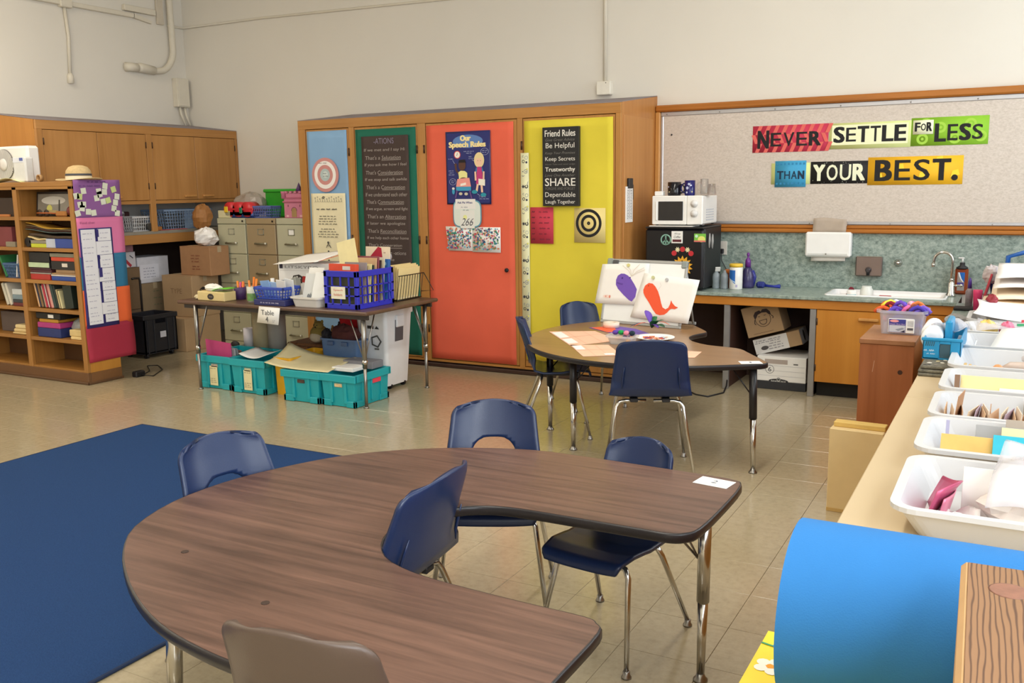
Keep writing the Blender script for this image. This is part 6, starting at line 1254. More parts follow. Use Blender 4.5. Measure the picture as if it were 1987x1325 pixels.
def make_chair(name, label, mat, W=1.0, H0=.42, tall=1.0, hole=False, F=1.0, cat='chair'):
    t = thing(name, label, cat)
    f0 = shell_fn(W, H0, tall, F); nu, nv = 24, 64; hc, ha, hb = .665, .47, .085
    def inside(u, v):
        q = (2*u-1)/ha; w_ = (v-hc)/hb
        return hole and (abs(q)**3+abs(w_)**(2 if w_ > 0 else 4)) < 1
    g = G(); base = {}
    def fn(u, v):
        if hole:
            q = (2*u-1)/ha; w_ = (v-hc)/hb; r = (abs(q)**3+abs(w_)**(2 if w_ > 0 else 4))**(1/2.6)
            if .72 < r < 1.35 and near.get((round(u*nu), round(v*nv))):
                u = .5+(2*u-1)/r/2; v = hc+(v-hc)/r
        return f0(u, v)
    near = {}
    if hole:
        cell = lambda i, j: 0 <= i < nu and 0 <= j < nv and inside((i+.5)/nu, (j+.5)/nv)
        for i in range(nu+1):
            for j in range(nv+1):
                c = [cell(i-a, j-b) for a in (0, 1) for b in (0, 1)]
                near[(i, j)] = any(c) and not all(c)
    def top(u, v): return fn(u, v)
    g.grid(top, nu, nv, .013, True, (lambda u, v: inside(u, v)) if hole else None)
    # split in two meshes: the seat and the back of the one-piece shell
    s, b = G(), G(); cutv = .53; ncol = nv+1
    def row(k): return (k % ((nu+1)*ncol)) % ncol
    for f, sm in zip(g.f, g.sm): (b if sum(row(k) for k in f)/len(f) > cutv*nv else s).f.append(f)
    for q in (s, b):
        used = {}; 
        nf = []
        for f in q.f:
            nf.append(tuple(used.setdefault(k, len(used)) for k in f))
        q.f = nf; q.v = [g.v[k] for k in used]; q.sm = [True]*len(nf)
    s.obj('seat', mat, t); bk = b.obj('backrest', mat, t)
    if not hole:
        for q in (-1, 1): G().tube([Vector(f0(.5+q*.36, v))+Vector((0, -.011, 0)) for v in (.57, .62, .68, .74)], [.002, .005, .005, .002], 6).obj('back_ridge', mat, bk)
    z0 = H0-.022
    for sx in (-1, 1):
        fr = [(sx*.02, .12, z0), (sx*.11*W, .12, z0), (sx*.145*W, .122, z0-.008), (sx*.162*W, .128, z0-.035), (sx*.205*W, .205, .02)]
        re = [(sx*.02, -.10, z0), (sx*.12*W, -.10, z0), (sx*.152*W, -.102, z0-.008), (sx*.168*W, -.11, z0-.035), (sx*.215*W, -.245, .02)]
        for P in (fr, re):
            l = G().tube(P, [.0105, .0105, .0105, .0105, .0085], 10).obj('leg', CHROME, t)
            G().at(P[-1][0], P[-1][1], 0).lathe([(.017, 0), (.017, .006), (.012, .012), (.012, .024), (.006, .026)], 12).obj('glide', STEEL, l)
    g = G(); g.box(-.10*W, -.13, z0-.004, -.06*W, .15, z0+.018, .004); g.box(.06*W, -.13, z0-.004, .10*W, .15, z0+.018, .004); g.obj('seat_rail', M('#1b1a1d', .5), t)
    return t
BLUE = M('#182a50', .33, var=.03, vs=3, spec=.5, bump=.05, bs=300); BRN = M('#5a4a40', .4, var=.03, vs=3, bump=.05, bs=300)
def put(t, x, y, fx, fy): t.location = (x, y, 0); t.rotation_euler = (0, 0, math.atan2(fy, fx)-pi/2); return t
# x, y is the spot under the seat; fx, fy the way the chair faces
GRP = None
put(make_chair('school_chair', 'navy plastic school chair with an arched back opening, standing on the rug edge', BLUE, 1.10, .42, 1.0, True), -2.20, 2.225, .98, -.16)
put(make_chair('school_chair', 'navy plastic school chair with an arched back opening, behind the foreground table curve', BLUE, 1.07, .42, 1.0, True), -1.708, 2.926, .43, -.90)
put(make_chair('school_chair', 'small navy plastic chair tucked under the table arm with the name card', BLUE, .86, .365, .95), -1.19, 2.868, -.12, -.99)
put(make_chair('school_chair', 'navy plastic school chair pushed into the notch of the foreground table', BLUE, 1.20, .435, 1.03, False, 1.1), -1.675, 2.173, -1.0, -.08)
put(make_chair('brown_chair', 'brown plastic school chair at the near side of the foreground table', BRN, 1.13, .435, 1.03), -1.205, 1.468, -.136, .99)
put(make_chair('school_chair', 'navy plastic school chair seen from the side by the orange door', BLUE, 1.0, .42, 1.03), -2.60, 5.34, .89, .46)
put(make_chair('school_chair', 'navy plastic school chair facing the room behind the kidney table, before the yellow paper', BLUE, .95, .41, .97), -2.73, 6.154, .73, -.68)
put(make_chair('school_chair', 'navy plastic school chair with its back to the camera at the kidney table', BLUE, 1.10, .435, 1.03, False, 1.09), -1.79, 4.861, -.41, .913)
# ================================================================== things on the kidney table
EZ = ZT+.001
t = thing('whiteboard_easel', 'folding tabletop whiteboard easel with a grey frame on the kidney table', 'easel', (-2.34, 6.14, EZ), math.atan2(-.10, .64)); A = radians(-13)
g = G(); g.T = Matrix.Rotation(A, 4, 'X'); w_, h_ = .325, .47
FRM = M('#a9aaa8', .4, .3, var=.03)
def ebox(nm, m, *b):
    q = G(); q.T = Matrix.Rotation(A, 4, 'X'); q.box(*b); return q.obj(nm, m, t)
ebox('board', M('#eef1f0', .2, var=.01), -w_+.01, .004, .01, w_-.01, .014, h_-.01)
for b in ((-w_, 0, 0, w_, .02, .022, .004), (-w_, 0, h_-.022, w_, .02, h_, .004), (-w_, 0, .022, -w_+.02, .02, h_-.022, .004), (w_-.02, 0, .022, w_, .02, h_-.022, .004)): ebox('frame_rail', FRM, *b)
for sx in (-1, 1): ebox('corner_cap', M('#8f9894', .5), sx*w_, -.004, h_-.05, sx*(w_-.05), .024, h_+.003, .008)
ebox('clip', M('#46484c', .4), -w_+.05, -.008, h_-.045, -w_+.10, .0, h_-.01, .004)
G().box(-w_, .235, 0, w_, .25, .02, .003).obj('rear_foot', FRM, t); g = G()
for sx in (-1, 1): g.tube([(sx*(w_-.02), .105, h_-.03), (sx*(w_-.02), .24, .01)], .008, 6)
g.obj('rear_leg', FRM, t)
def eplane(y): return Matrix.Translation(t.location) @ Matrix.Rotation(t.rotation_euler.z, 4, 'Z') @ Matrix.Rotation(A, 4, 'X') @ Matrix.Translation((0, y, 0))
def epaper(name, label, C, y):
    T = eplane(y); o = G().grid(lambda u, v: ((1-v)*((1-u)*C[0][0]+u*C[1][0])+v*((1-u)*C[3][0]+u*C[2][0]), -.004*sin(pi*u), (1-v)*((1-u)*C[0][1]+u*C[1][1])+v*((1-u)*C[3][1]+u*C[2][1])), 10, 6, .0015).obj(name, PAPER); o.matrix_world = T
    return tag(o, label, 'drawing'), Print(o, (0, -.004, 0), (1, 0, 0), (0, 0, 1), .0015)
o, p = epaper('whale_drawing', 'white paper with a purple whale shape clipped to the easel', [(-.385, .135), (.03, .145), (.03, .445), (-.36, .425)], -.006)
PU = '#7352b4'
p.poly([(-.225, .315), (-.215, .345), (-.19, .362), (-.16, .362), (-.13, .35), (-.10, .325), (-.07, .29), (-.045, .255), (-.05, .20), (-.075, .165), (-.10, .175), (-.15, .21), (-.20, .25), (-.222, .28)], PU); p.disc(-.175, .33, .008, '#4d2f86', n=8); p.line([(-.215, .295), (-.19, .288), (-.165, .285)], .012, '#5f3f9c'); p.disc(-.112, .335, .007, '#5a3a98', n=8)
p.disc(-.29, .19, .028, '#f3d9cc', .012); p.disc(-.295, .19, .007, '#d99c8a', n=8); p.disc(-.262, .19, .007, '#d9846e', .012, n=8)
for k, a in enumerate((2.2, 1.9, 1.3, .8, .6)): p.line([(-.10, .345), (-.10+.05*cos(a), .345+.05*sin(a)), (-.10+.11*cos(a-.25*(1 if a < 1.5 else -1)), .345+.095*sin(a))], .003, '#d8cfc0')
p.done()
single('magnet', G().cyl(.012, 0, .008, 12), M('#d9d28a', .4), 'pale yellow round magnet holding the purple whale paper', 'magnet').matrix_world = eplane(-.011) @ Matrix.Translation((-.135, 0, .425)) @ Matrix.Rotation(pi/2, 4, 'X')
o, p = epaper('whale_drawing', 'white paper with an orange whale shape in front on the easel', [(-.07, .055), (.385, .04), (.435, .345), (.0, .375)], -.013)
RD = '#ee5a34'
p.poly([(.012, .255), (.022, .285), (.05, .305), (.08, .302), (.105, .282), (.13, .25), (.15, .21), (.165, .17), (.18, .14), (.205, .128), (.225, .14), (.235, .165), (.24, .195), (.252, .175), (.275, .155), (.30, .147), (.275, .133), (.25, .135), (.235, .125), (.22, .105), (.20, .09), (.165, .083), (.135, .09), (.105, .12), (.07, .165), (.03, .21), (.015, .235)], RD); p.disc(.05, .285, .005, '#b83a20', n=8); p.line([(.13, .26), (.15, .29), (.14, .31)], .002, '#d5cfca'); p.done()
for k, (x, z, c, lb) in enumerate(((.08, .345, '#c9cc9a', 'pale green round magnet holding the orange whale paper'), (.19, .335, '#b9b9bb', 'grey round magnet holding the orange whale paper'))): single('magnet', G().cyl(.012, 0, .008, 12), M(c, .4), lb, 'magnet').matrix_world = eplane(-.019) @ Matrix.Translation((x, 0, z)) @ Matrix.Rotation(pi/2, 4, 'X')
PCH = M('#f3c3a6', .7, var=.03)
def flat(name, label, C, mat, cat='paper', z=0.0, th=.001):
    g = G().prism(C, 0, th); o = g.obj(name, mat, None, (0, 0, EZ+z)); return tag(o, label, cat)
def worksheet(label, C, marks, name='worksheet'):
    o = flat(name, label, C, PCH); a, b, d = Vector(C[0]), Vector(C[1]), Vector(C[3]); g = G(); h = G()
    pt = lambda u, v, z: ((a+(b-a)*u+(d-a)*v).x, (a+(b-a)*u+(d-a)*v).y, z)
    for k in (.33, .66): g.quad(pt(k-.003, .02, .0016), pt(k+.003, .02, .0016), pt(k+.003, .98, .0016), pt(k-.003, .98, .0016))
    for k in (.5,): g.quad(pt(.02, k-.004, .0016), pt(.98, k-.004, .0016), pt(.98, k+.004, .0016), pt(.02, k+.004, .0016))
    g.obj('grid_line', M('#d49a80', .8), o)
    for (u, v, w, q) in marks: h.quad(pt(u, v, .002), pt(u+w, v, .002), pt(u+w, v+q, .002), pt(u, v+q, .002))
    h.obj('card_slip', PAPER, o); return o
worksheet('peach worksheet with white slips on the kidney table, farther from the camera', [(-2.42, 5.17), (-2.22, 5.47), (-2.52, 5.78), (-2.80, 5.63)], [(.02, .5, .2, .4), (.02, .12, .2, .3)])
worksheet('peach worksheet with white slips on the kidney table, nearer the camera', [(-2.20, 4.87), (-2.01, 5.0), (-2.22, 5.30), (-2.44, 5.20)], [(.02, .55, .25, .35), (.6, .05, .25, .12)])
worksheet('peach worksheet partly hidden behind the chair back on the kidney table', [(-1.80, 5.02), (-1.60, 5.10), (-1.62, 5.30), (-1.82, 5.28)], [(.3, .3, .3, .3)])
flat('purple_paper', 'purple curved paper sheet lying under the tape roll', [(-2.62, 5.90), (-2.36, 5.72), (-2.22, 5.72), (-2.14, 5.82), (-2.30, 5.98), (-2.50, 6.06)], M('#6d52b0', .6)); flat('orange_paper', 'orange paper strip beside the purple sheet', [(-2.60, 5.90), (-2.42, 5.76), (-2.36, 5.80), (-2.44, 5.94), (-2.55, 5.98)], M('#ee6238', .6), z=.0012)
single('tape_roll', G().at(-2.48, 5.97, EZ+.003).lathe([(.032, 0), (.057, 0), (.057, .036), (.032, .036), (.032, 0)], 28, cap=False), M('#ecd9c4', .5), 'thick roll of masking tape on the purple paper', 'tape')
t = thing('craft_bag', 'clear tub of coloured foam pieces between the peach worksheets', 'tub', (-2.16, 5.38, EZ)); CL = M('#dcdad8', .2, var=.02, alpha=.45)
tub(t, .085, .055, .055, CL, .85, .012, .003, .02)
for k in range(16): crumple(random.uniform(-.065, .065), random.uniform(-.035, .035), .02+.02*random.random(), .02, .02, .012, M(['#5a4ba0', '#e7a25c', '#8a76b8', '#d4c7b0', '#f0b060', '#4d3f86'][k % 6], .6), 'foam_piece', None, None, n=8, seed=50+k, par=t)
for k, (x, y, c, lb) in enumerate(((-.055, .02, '#5d3f9e', 'violet pom-pom on the craft tub'), (-.02, .03, '#1f9a4c', 'green pom-pom on the craft tub'), (.02, .02, '#e58aa4', 'pink pom-pom on the craft tub'), (.055, .03, '#1a2f3c', 'dark teal pom-pom on the craft tub'))): single('pom_pom', G().at(-2.16+x, 5.38+y, EZ+.066).ball(0, 0, 0, .02, .02, .016, 10), M(c, .95, bump=.5), lb, 'pom-pom')
t = thing('craft_plume', 'little craft bundle of green, purple and orange paper leaves by the easel', 'craft', (-2.14, 5.86, EZ))
def leaf(P0, d, L, w, mat, nm, bend=.02):
    d = Vector(d).normalized(); s = d.cross(Vector((0, 0, 1))); s = s.normalized() if s.length > .1 else Vector((1, 0, 0)); P0 = Vector(P0)
    return G().grid(lambda u, v: tuple(P0+d*(L*u)+s*(w*sin(pi*min(1, u*.98+.02))**.7*(v-.5))+Vector((0, 0, bend*sin(pi*u)))), 8, 2, .0012).obj(nm, mat, t)
for k, (d, L, w, c) in enumerate((((.8, .2, .6), .10, .05, '#1f5a34'), ((.5, -.5, .5), .10, .06, '#23663a'), ((.9, -.3, .1), .11, .06, '#1d5230'), ((.2, .5, .8), .08, .05, '#2b7040'), ((.7, -.7, -.0), .10, .04, '#5a3a8a'), ((-.5, .3, .8), .12, .055, '#6d4ab0'), ((-.8, -.5, -.05), .15, .014, '#3d2a6a'), ((-.6, -.7, -.05), .14, .014, '#e0633a'), ((.9, .1, -.05), .13, .018, '#d9603c'))): leaf((0, 0, .03+.004*k), d, L, w, M(c, .7), 'paper_leaf')
t = thing('paper_plate', 'white paper plate of small orange cut pieces on the kidney table', 'plate', (-2.03, 5.62, EZ))
G().lathe([(.001, .004), (.085, .004), (.10, .012), (.125, .018), (.127, .016), (.10, .008), (.085, 0), (.001, 0)], 36, cap=False).obj('plate', PAPER, t)
for k in range(18):
    A = random.random()*6.28; r = .07*random.random()**.5; x, y = r*cos(A), r*sin(A)
    g = G().at(x, y, .006+.002*(k % 4), random.random()*6, random.uniform(-.4, .4)); g.box(-.018, -.012, 0, .018, .012, .003); g.obj('cut_piece', M(['#d9764a', '#e39a7a', '#b5c0c6', '#c9583a', '#7a3b6a', '#edb18c'][k % 6], .7), t)
# ================================================================== pedestal with the craft bin, by the counter
t = thing('wood_pedestal', 'tall reddish brown wooden pedestal cabinet standing beside the long counter', 'cabinet', (-.56, 5.25, 0))
PED = wood('#af6c42', '#8f522c', 'Z', .7, r=.42); PEDX = wood('#a8754e', '#8f5d3a', 'Y', .8, r=.42)
G().box(-.134, -.262, .775, .134, .255, .803, .004).obj('top', PEDX, t); G().box(-.130, -.256, .02, .130, -.236, .775, .002).obj('front_panel', PED, t); G().box(-.130, -.236, 0, -.112, .25, .775, .002).obj('side_panel', PED, t); G().box(.112, -.236, 0, .130, .25, .775, .002).obj('side_panel', wood('#a5683a', '#8a5128', 'Z', .8), t); G().box(-.112, .23, 0, .112, .25, .775).obj('back_panel', PED, t); G().box(-.11, -.22, 0, .11, .23, .02).obj('base', PED, t)
G().at(.069, -.2565, .638, 0, pi/2).lathe([(.012, 0), (.012, .0005)], 12).obj('knot', M('#3a1c0c', .5), t); g = G().at(-.06, -.2568, .66, 0, 0, .12); g.box(-.001, 0, -.03, .001, .0006, .03); g.obj('scratch', M('#c9a283', .6), t)
CLEAR = M('#d9d5df', .15, var=.01, alpha=.38)
t = thing('pipe_cleaner_bin', 'clear plastic shoe box heaped with coloured pipe cleaners on the wooden pedestal', 'bin', (-.518, 5.28, .8035)); tub(t, .110, .10, .125, CLEAR, .90, .016, .003, .02)
p = G().box(-.062, -.104, .008, .066, -.0975, .085, .004).obj('label', WHITE, t); q = Print(t, (-.062, -.104, .008), (1, 0, 0), (0, 0, 1)); q.rect(.004, .004, .086, .074, '#3f3f8f', 'label_print'); q.rect(.006, .006, .084, .042, '#c9ccd6', 'label_print'); q.disc(.03, .064, .022, '#f0a2a4', .007, name='label_print'); q.text('Classic Shoe Box', .045, .048, .075, .007, '#d6b9d6'); q.poly([(.035, .02), (.07, .03), (.082, .024), (.05, .012)], '#8f96a6', 'label_print'); q.poly([(.06, .008), (.082, .018), (.082, .006)], '#26263f', 'label_print')
[q.rect(.094, .062-.007*k, .122, .0645-.007*k, '#9a9aa2', 'label_print') for k in range(4)]; q.rect(.094, .018, .122, .03, '#5f5f66', 'label_print'); q.done()
PCC = ['#e8612c', '#e8e24a', '#2f8a3a', '#8a1f30', '#cfd0ee', '#6f4cc0', '#5d46b8', '#3446c0', '#2f55b8', '#e68ab8', '#e46aa0', '#f0b8c8', '#7a3d34', '#d9793a', '#4a3aa8', '#7d60cc']
PCN = ['orange', 'yellow', 'green', 'dark red', 'pale lilac', 'violet', 'indigo', 'blue', 'mid blue', 'light pink', 'rose pink', 'pale pink', 'brown', 'tan orange', 'deep purple', 'lavender']
for k in range(64):
    c = PCC[k % 16]; x = -.085+.17*((k % 16)/15)+random.uniform(-.02, .02); y = random.uniform(-.06, .06); top = k > 31
    z = random.uniform(.10, .125) if top else random.uniform(.02, .09); A = random.uniform(-1.2, 1.2); L = .04 if not top else .05
    P = []
    for s in range(5):
        u = s/4-.5; P.append((max(-.088, min(.088, x+L*u*cos(A)*1.6)) if not top else x+L*u*cos(A)*1.8, max(-.075, min(.075, y+L*u*sin(A))), z+(.028*cos(pi*u)+.012*((k//16) % 2) if top else .012*cos(pi*u))))
    tag(G().tube(P, .0105, 6).obj('pipe_cleaner', M(c, .9, var=.15, vs=60)), PCN[k % 16]+' pipe cleaner, '+('deepest in the clear shoe box', 'halfway up inside the clear shoe box', 'arching over the clear shoe box', 'on top of the heap in the clear shoe box')[k//16], 'pipe cleaner', 'pipe cleaners in the clear shoe box').location = (-.518, 5.28, .8035)
# file box and blue thing on the floor by the pedestal
t = thing('tan_carton', 'upright cream cardboard carton on the floor in front of the wooden pedestal', 'box', (-.60, 4.60, 0)); t.rotation_euler = (0, 0, radians(-3)); TB_ = M('#dcc391', .7, var=.03)
G().box(-.15, -.04, .0, .10, .06, .42, .004).obj('carton', TB_, t); G().box(-.14, .0, .42, .10, .06, .445, .003).obj('lid_flap', M('#dcbb6c', .7), t); G().box(-.15, -.041, 0, .10, -.038, .02, .002).obj('base_edge', M('#c9a868', .7), t)
t = thing('blue_cup', 'pale blue plastic cup lying on the floor behind the cream carton', 'cup', (-.78, 4.86, .04)); t.rotation_euler = (0, radians(80), radians(30)); G().lathe([(.001, 0), (.03, 0), (.045, .10), (.042, .10), (.027, .004), (.001, .004)], 18, cap=False).obj('cup_body', M('#8fa6d0', .4), t)
# ================================================================== long counter: white dish tubs
CTZ = CZ+.0005
WT = M('#d2d2d4', .35, var=.01)
BINS = [(2.245, 2.74), (2.80, 3.225), (3.24, 3.645), (3.69, 4.115), (4.17, 4.64), (4.70, 5.12), (5.17, 5.56), (5.62, 6.03)]
LB_ = ['white dish tub nearest the camera, holding a clear bag and pink pouch', 'white dish tub second from the camera, with a blue folder', 'white dish tub third from the camera, with a row of tan cards', 'white dish tub fourth from the camera, with a pale yellow folder', 'white dish tub fifth from the camera, with grey rolled papers', 'white dish tub sixth from the camera, with a large white sheet', 'white dish tub seventh from the camera, with green and red sheets', 'white dish tub farthest from the camera, heaped with papers']
for k, (a, b) in enumerate(BINS):
    t = thing('dish_tub', LB_[k], 'tub', (.09, (a+b)/2, CTZ), 0, 'white dish tubs in a row on the counter'); tub(t, .305, (b-a)/2-.018, .083, WT, .86, .018, .005, .045)
BZ = CTZ+.006
def leaner(name, label, x0, x1, y, h, mat, ang, cat='paper', th=.003, tilt=0, z=BZ):
    o = G().box(x0, 0, 0, x1, th, h, .0008).obj(name, mat, None, (0, y, z)); o.rotation_euler = (radians(-ang), radians(tilt), 0); return tag(o, label, cat)
# nearest tub: pink pouch, white card, clear bag
t = thing('pink_pouch', 'glossy pink foil pouch standing in the nearest white tub', 'pouch', (-.135, 2.44, BZ)); PKM = M('#c4567a', .3, .2, var=.25, vs=14)
G().grid(lambda u, v: (-.03+.035*sin(pi*u)*(.4+v)+.035*v, -.12+.24*u*(1-.25*v), .105*v+.012*sin(5*u)*v), 12, 8, .003).obj('pouch', PKM, t); G().grid(lambda u, v: (.0+.02*sin(pi*u)+.02*v, -.11+.17*u, .085*v), 10, 6, .003).obj('pouch_front', M('#d77c96', .3, .2, var=.2, vs=14), t)
leaner('white_card', 'plain white card standing in the nearest white tub beside the pink pouch', -.085, .03, 2.46, .13, PAPER, 15, 'card')
FILM = M('#eceaf0', .12, var=.05, vs=9, alpha=.42)
def film(name, label, fn, nu=18, nv=12, cat='bag', mat=None): return tag(G().grid(fn, nu, nv, .0012).obj(name, mat or FILM), label, cat)
film('clear_bag', 'large clear plastic bag spilling over the nearest white tub', lambda u, v: (-.03+.42*u+.06*v*(1-u), 2.32+.55*v-.12*u*v, BZ+.05+.13*sin(pi*min(1, v*.9+.1))*(.5+.5*sin(2.2*u+.6))+.018*sin(9*u+4*v)+.012*sin(14*v-6*u)), 26, 20)
crumple(.06, 2.45, BZ+.05, .10, .12, .05, M('#e3d9cf', .5, var=.08), 'cotton_packet', 'cream packet inside the clear plastic bag', 'packet', seed=61)
crumple(.20, 2.40, BZ+.06, .09, .13, .06, M('#e9e4e2', .4, var=.06), 'white_packet', 'white packet at the open edge of the clear plastic bag', 'packet', seed=62)
tag(G().grid(lambda u, v: (-.12+.08*u, 2.36+.06*v, BZ+.03+.02*sin(4*u+5*v)), 6, 4, .002).obj('tissue_scrap', PAPER), 'white crumpled scrap at the front of the nearest white tub', 'paper')
# second tub
leaner('amber_sheet', 'amber translucent folder corner in the second white tub', -.17, -.03, 2.97, .085, M('#e3b866', .5, var=.12), 28); leaner('blue_folder', 'bright turquoise folder in the second white tub', -.03, .34, 2.93, .115, M('#2fb6cf', .4), 40, 'folder'); leaner('cream_folder', 'cream folder behind the turquoise one in the second tub', -.01, .34, 3.0, .115, M('#e6dcae', .6), 30, 'folder'); leaner('grey_folder', 'grey folder at the back of the second white tub', -.08, .30, 3.06, .10, M('#a4a4a6', .5), 25, 'folder')
t = leaner('beige_case', 'beige hinged case lying at the back of the second white tub', -.0, .30, 3.08, .12, M('#b3a597', .5), 25, 'case', .03)
leaner('small_clip', 'small clear lilac strip standing in the second white tub', -.165, -.155, 3.12, .09, M('#b9b6d6', .3), 5, 'strip')
# third tub: row of cards
NUM = 'first second third fourth fifth sixth seventh eighth ninth tenth eleventh twelfth thirteenth fourteenth fifteenth sixteenth seventeenth eighteenth nineteenth twentieth twenty-first twenty-second'.split()
for k in range(22):
    x = -.175+.0155*k if k > 3 else -.185+.016*k; c = ['#d9b48c', '#e9d6c0', '#b98a62', '#cfa987', '#e3c9a6', '#b7a3b2'][k % 6]
    o = G().box(0, -.06, 0, .0025, .06, .06+.02*random.random()+(.045 if k == 2 else 0)).obj('tan_card', M(c, .7), None, (x, 3.40+.01*(k % 3), BZ)); o.rotation_euler = (0, radians(random.uniform(-3, 12)), random.uniform(-.25, .25)); tag(o, NUM[k]+' small tan card from the aisle end in the third white tub', 'card', 'tan cards standing in the third white tub')
leaner('dark_divider', 'brownish divider at the back of the third white tub', .05, .34, 3.56, .075, M('#8f8062', .6), 10, 'divider')
# fourth tub
leaner('yellow_folder', 'pale yellow folder standing in the fourth white tub', -.165, .34, 3.86, .10, M('#f0dfa0', .6), 28, 'folder'); leaner('brown_tab', 'brown edged card at the end of the fourth white tub', -.185, -.168, 3.86, .095, M('#8a6a52', .6), 10, 'card', .05); leaner('white_slip', 'white slip lying in front of the pale yellow folder', -.03, .09, 3.80, .09, PAPER, 52); leaner('pink_strip', 'thin pink strip in front of the pale yellow folder', .09, .34, 3.775, .06, M('#d67aa6', .5), 40, 'strip')
# fifth tub
for k in range(3): single('wooden_clip', G().at(-.17+.018*k, 4.33, BZ).box(-.006, -.04, 0, .006, .04, .055-.004*k, .002), wood('#d9b878', '#c39c58', 'Z'), ('first', 'second', 'third')[k]+' small wooden clip from the aisle end of the fifth white tub', 'clip', 'wooden clips in the fifth white tub')
for k, (x, y, z, r, L, c, lb) in enumerate(((-.03, 4.34, .055, .022, .42, '#c9b6aa', 'brownish grey rolled bag in the fifth white tub'), (.04, 4.44, .082, .022, .36, '#cfc7c7', 'grey rolled bag with black marks in the fifth white tub'), (.06, 4.28, .04, .026, .32, '#dcd8d6', 'white translucent rolled bag in the fifth white tub'))):
    single('rolled_bag', G().tube([(x, y, BZ+z-.008), (x+.03, y, BZ+z), (x+L*.5, y+.01, BZ+z+.006), (x+L*.85, y, BZ+z)], [r*.4, r, r*1.05, r], 10), M(c, .35, var=.1), lb, 'bag')
single('orange_ball', G().at(-.045, 4.29, BZ+.05).ball(0, 0, 0, .022), M('#d99a62', .5), 'round orange ball at the end of the rolled bags', 'ball'); single('grey_pouch', G().at(-.035, 4.25, BZ+.025).ball(0, 0, 0, .035, .03, .022), M('#6f7263', .6), 'small olive grey pouch under the orange ball', 'pouch')
# sixth tub: one large sheet
tag(G().grid(lambda u, v: (-.10+.46*u+.05*v*(1-u), 4.74+.26*v, BZ+.045+.075*v+.02*sin(pi*u)), 10, 6, .002).obj('large_sheet', PAPER), 'large cream white sheet lying over the sixth white tub', 'paper'); single('thin_stick', G().tube([(-.17, 4.80, BZ), (-.15, 4.88, BZ+.075)], .003, 6), PAPER, 'thin white stick leaning in the sixth white tub', 'stick')
# seventh tub
leaner('green_sheet', 'green sheet in the seventh white tub', .02, .36, 5.40, .11, M('#2f9a66', .6), 40, tilt=-3); leaner('red_sheet', 'red sheet behind the green one in the seventh tub', .04, .36, 5.46, .125, M('#c83c4c', .6), 40, tilt=-3); leaner('tan_paper', 'tan brown paper at the front of the seventh white tub', -.15, .36, 5.26, .075, M('#d9ab76', .7), 40)
crumple(-.12, 5.40, BZ+.055, .05, .06, .05, M('#eccb74', .6, var=.15), 'yellow_wrap', 'crumpled yellow wrapper in the seventh white tub', 'wrapper', seed=71); crumple(-.03, 5.42, BZ+.06, .035, .04, .04, M('#e06a86', .5, var=.3, vs=30), 'pink_wrap', 'crumpled pink wrapper in the seventh white tub', 'wrapper', seed=72)
film('clear_sleeve', 'clear plastic sleeve over the yellow and pink wrappers', lambda u, v: (-.17+.40*u, 5.28+.22*v, BZ+.06+.04*v+.02*sin(5*u+3*v)), 12, 6, 'sleeve')
# eighth tub and the heap behind
tag(G().grid(lambda u, v: (-.20+.56*u+.02*sin(3*v), 5.62+.42*v, BZ+.082+.06*v*(1-u*.4)+.03*(1-u)**3*(1-v)-.01*sin(4*u)), 14, 8, .002).obj('curled_sheet', M('#f1f0f4', .7)), 'curled white printed sheet lying over the farthest white tub', 'paper')
for k, (y0, y1, z0, zz, x0, c, lb) in enumerate(((5.9, 6.3, .10, .07, -.17, '#edd6b6', 'peach tan paper in the heap behind the tubs'), (6.1, 6.55, .14, .09, -.13, '#f1dfc4', 'pale peach paper in the heap behind the tubs'), (6.2, 6.7, .20, .07, -.12, '#f0e9e4', 'white thick envelope in the heap behind the tubs'), (6.3, 6.8, .25, .10, -.11, '#f6f3f1', 'white top sheet in the heap behind the tubs'))):
    tag(G().grid(lambda u, v, y0=y0, y1=y1, z0=z0, zz=zz, x0=x0: (x0+(.36-x0)*u, y0+(y1-y0)*v, CTZ+z0+zz*v*(.4+u*.6)+.012*sin(5*u+2*v)), 12, 6, .004).obj('heap_paper', M(c, .7, var=.03)), lb, 'paper')
t = thing('paper_tray', 'white tray box under the paper heap at the counter corner', 'tray', (.10, 6.32, CTZ)); tub(t, .27, .30, .10, WT, .95, .012, .005, .03)
crumple(-.12, 6.02, CTZ+.15, .03, .04, .03, M('#8a1f2c', .5), 'red_ribbon', 'dark red ribbon on the peach paper', 'ribbon', seed=75)
t = thing('blue_caddy', 'blue plastic handled caddy of supplies at the far end of the counter', 'caddy', (.08, 6.98, CTZ)); BC = M('#215ba8', .4); tub(t, .24, .10, .18, BC, .9, .01, .005, .03); G().tube([(-.15, 0, .15), (-.14, 0, .33), (-.05, 0, .36), (.10, 0, .36), (.2, 0, .33), (.2, 0, .15)], .016, 8).obj('handle', BC, t)
for k, (x, w_, h, c, lb) in enumerate(((-.19, .05, .27, '#a9b4e0', 'lilac box in the blue caddy'), (-.13, .05, .29, '#4a4e5e', 'dark grey box in the blue caddy'), (-.07, .07, .29, '#e9e6e4', 'white box in the blue caddy'), (.02, .10, .28, '#f0d52e', 'bright yellow box in the blue caddy'), (.04, .10, .33, '#e259c0', 'hot pink box in the blue caddy'))):
    single('supply_box', G().box(x+.08, 6.93+.03*(k == 4), CTZ+.01, x+.08+w_, 6.96+.03*(k == 4), CTZ+h, .004), M(c, .5), lb, 'box')
crumple(-.15, 6.85, CTZ+.22, .05, .05, .06, M('#c9bfc0', .3), 'clear_wrapper', 'greyish clear wrapper beside the blue caddy', 'wrapper', seed=77)
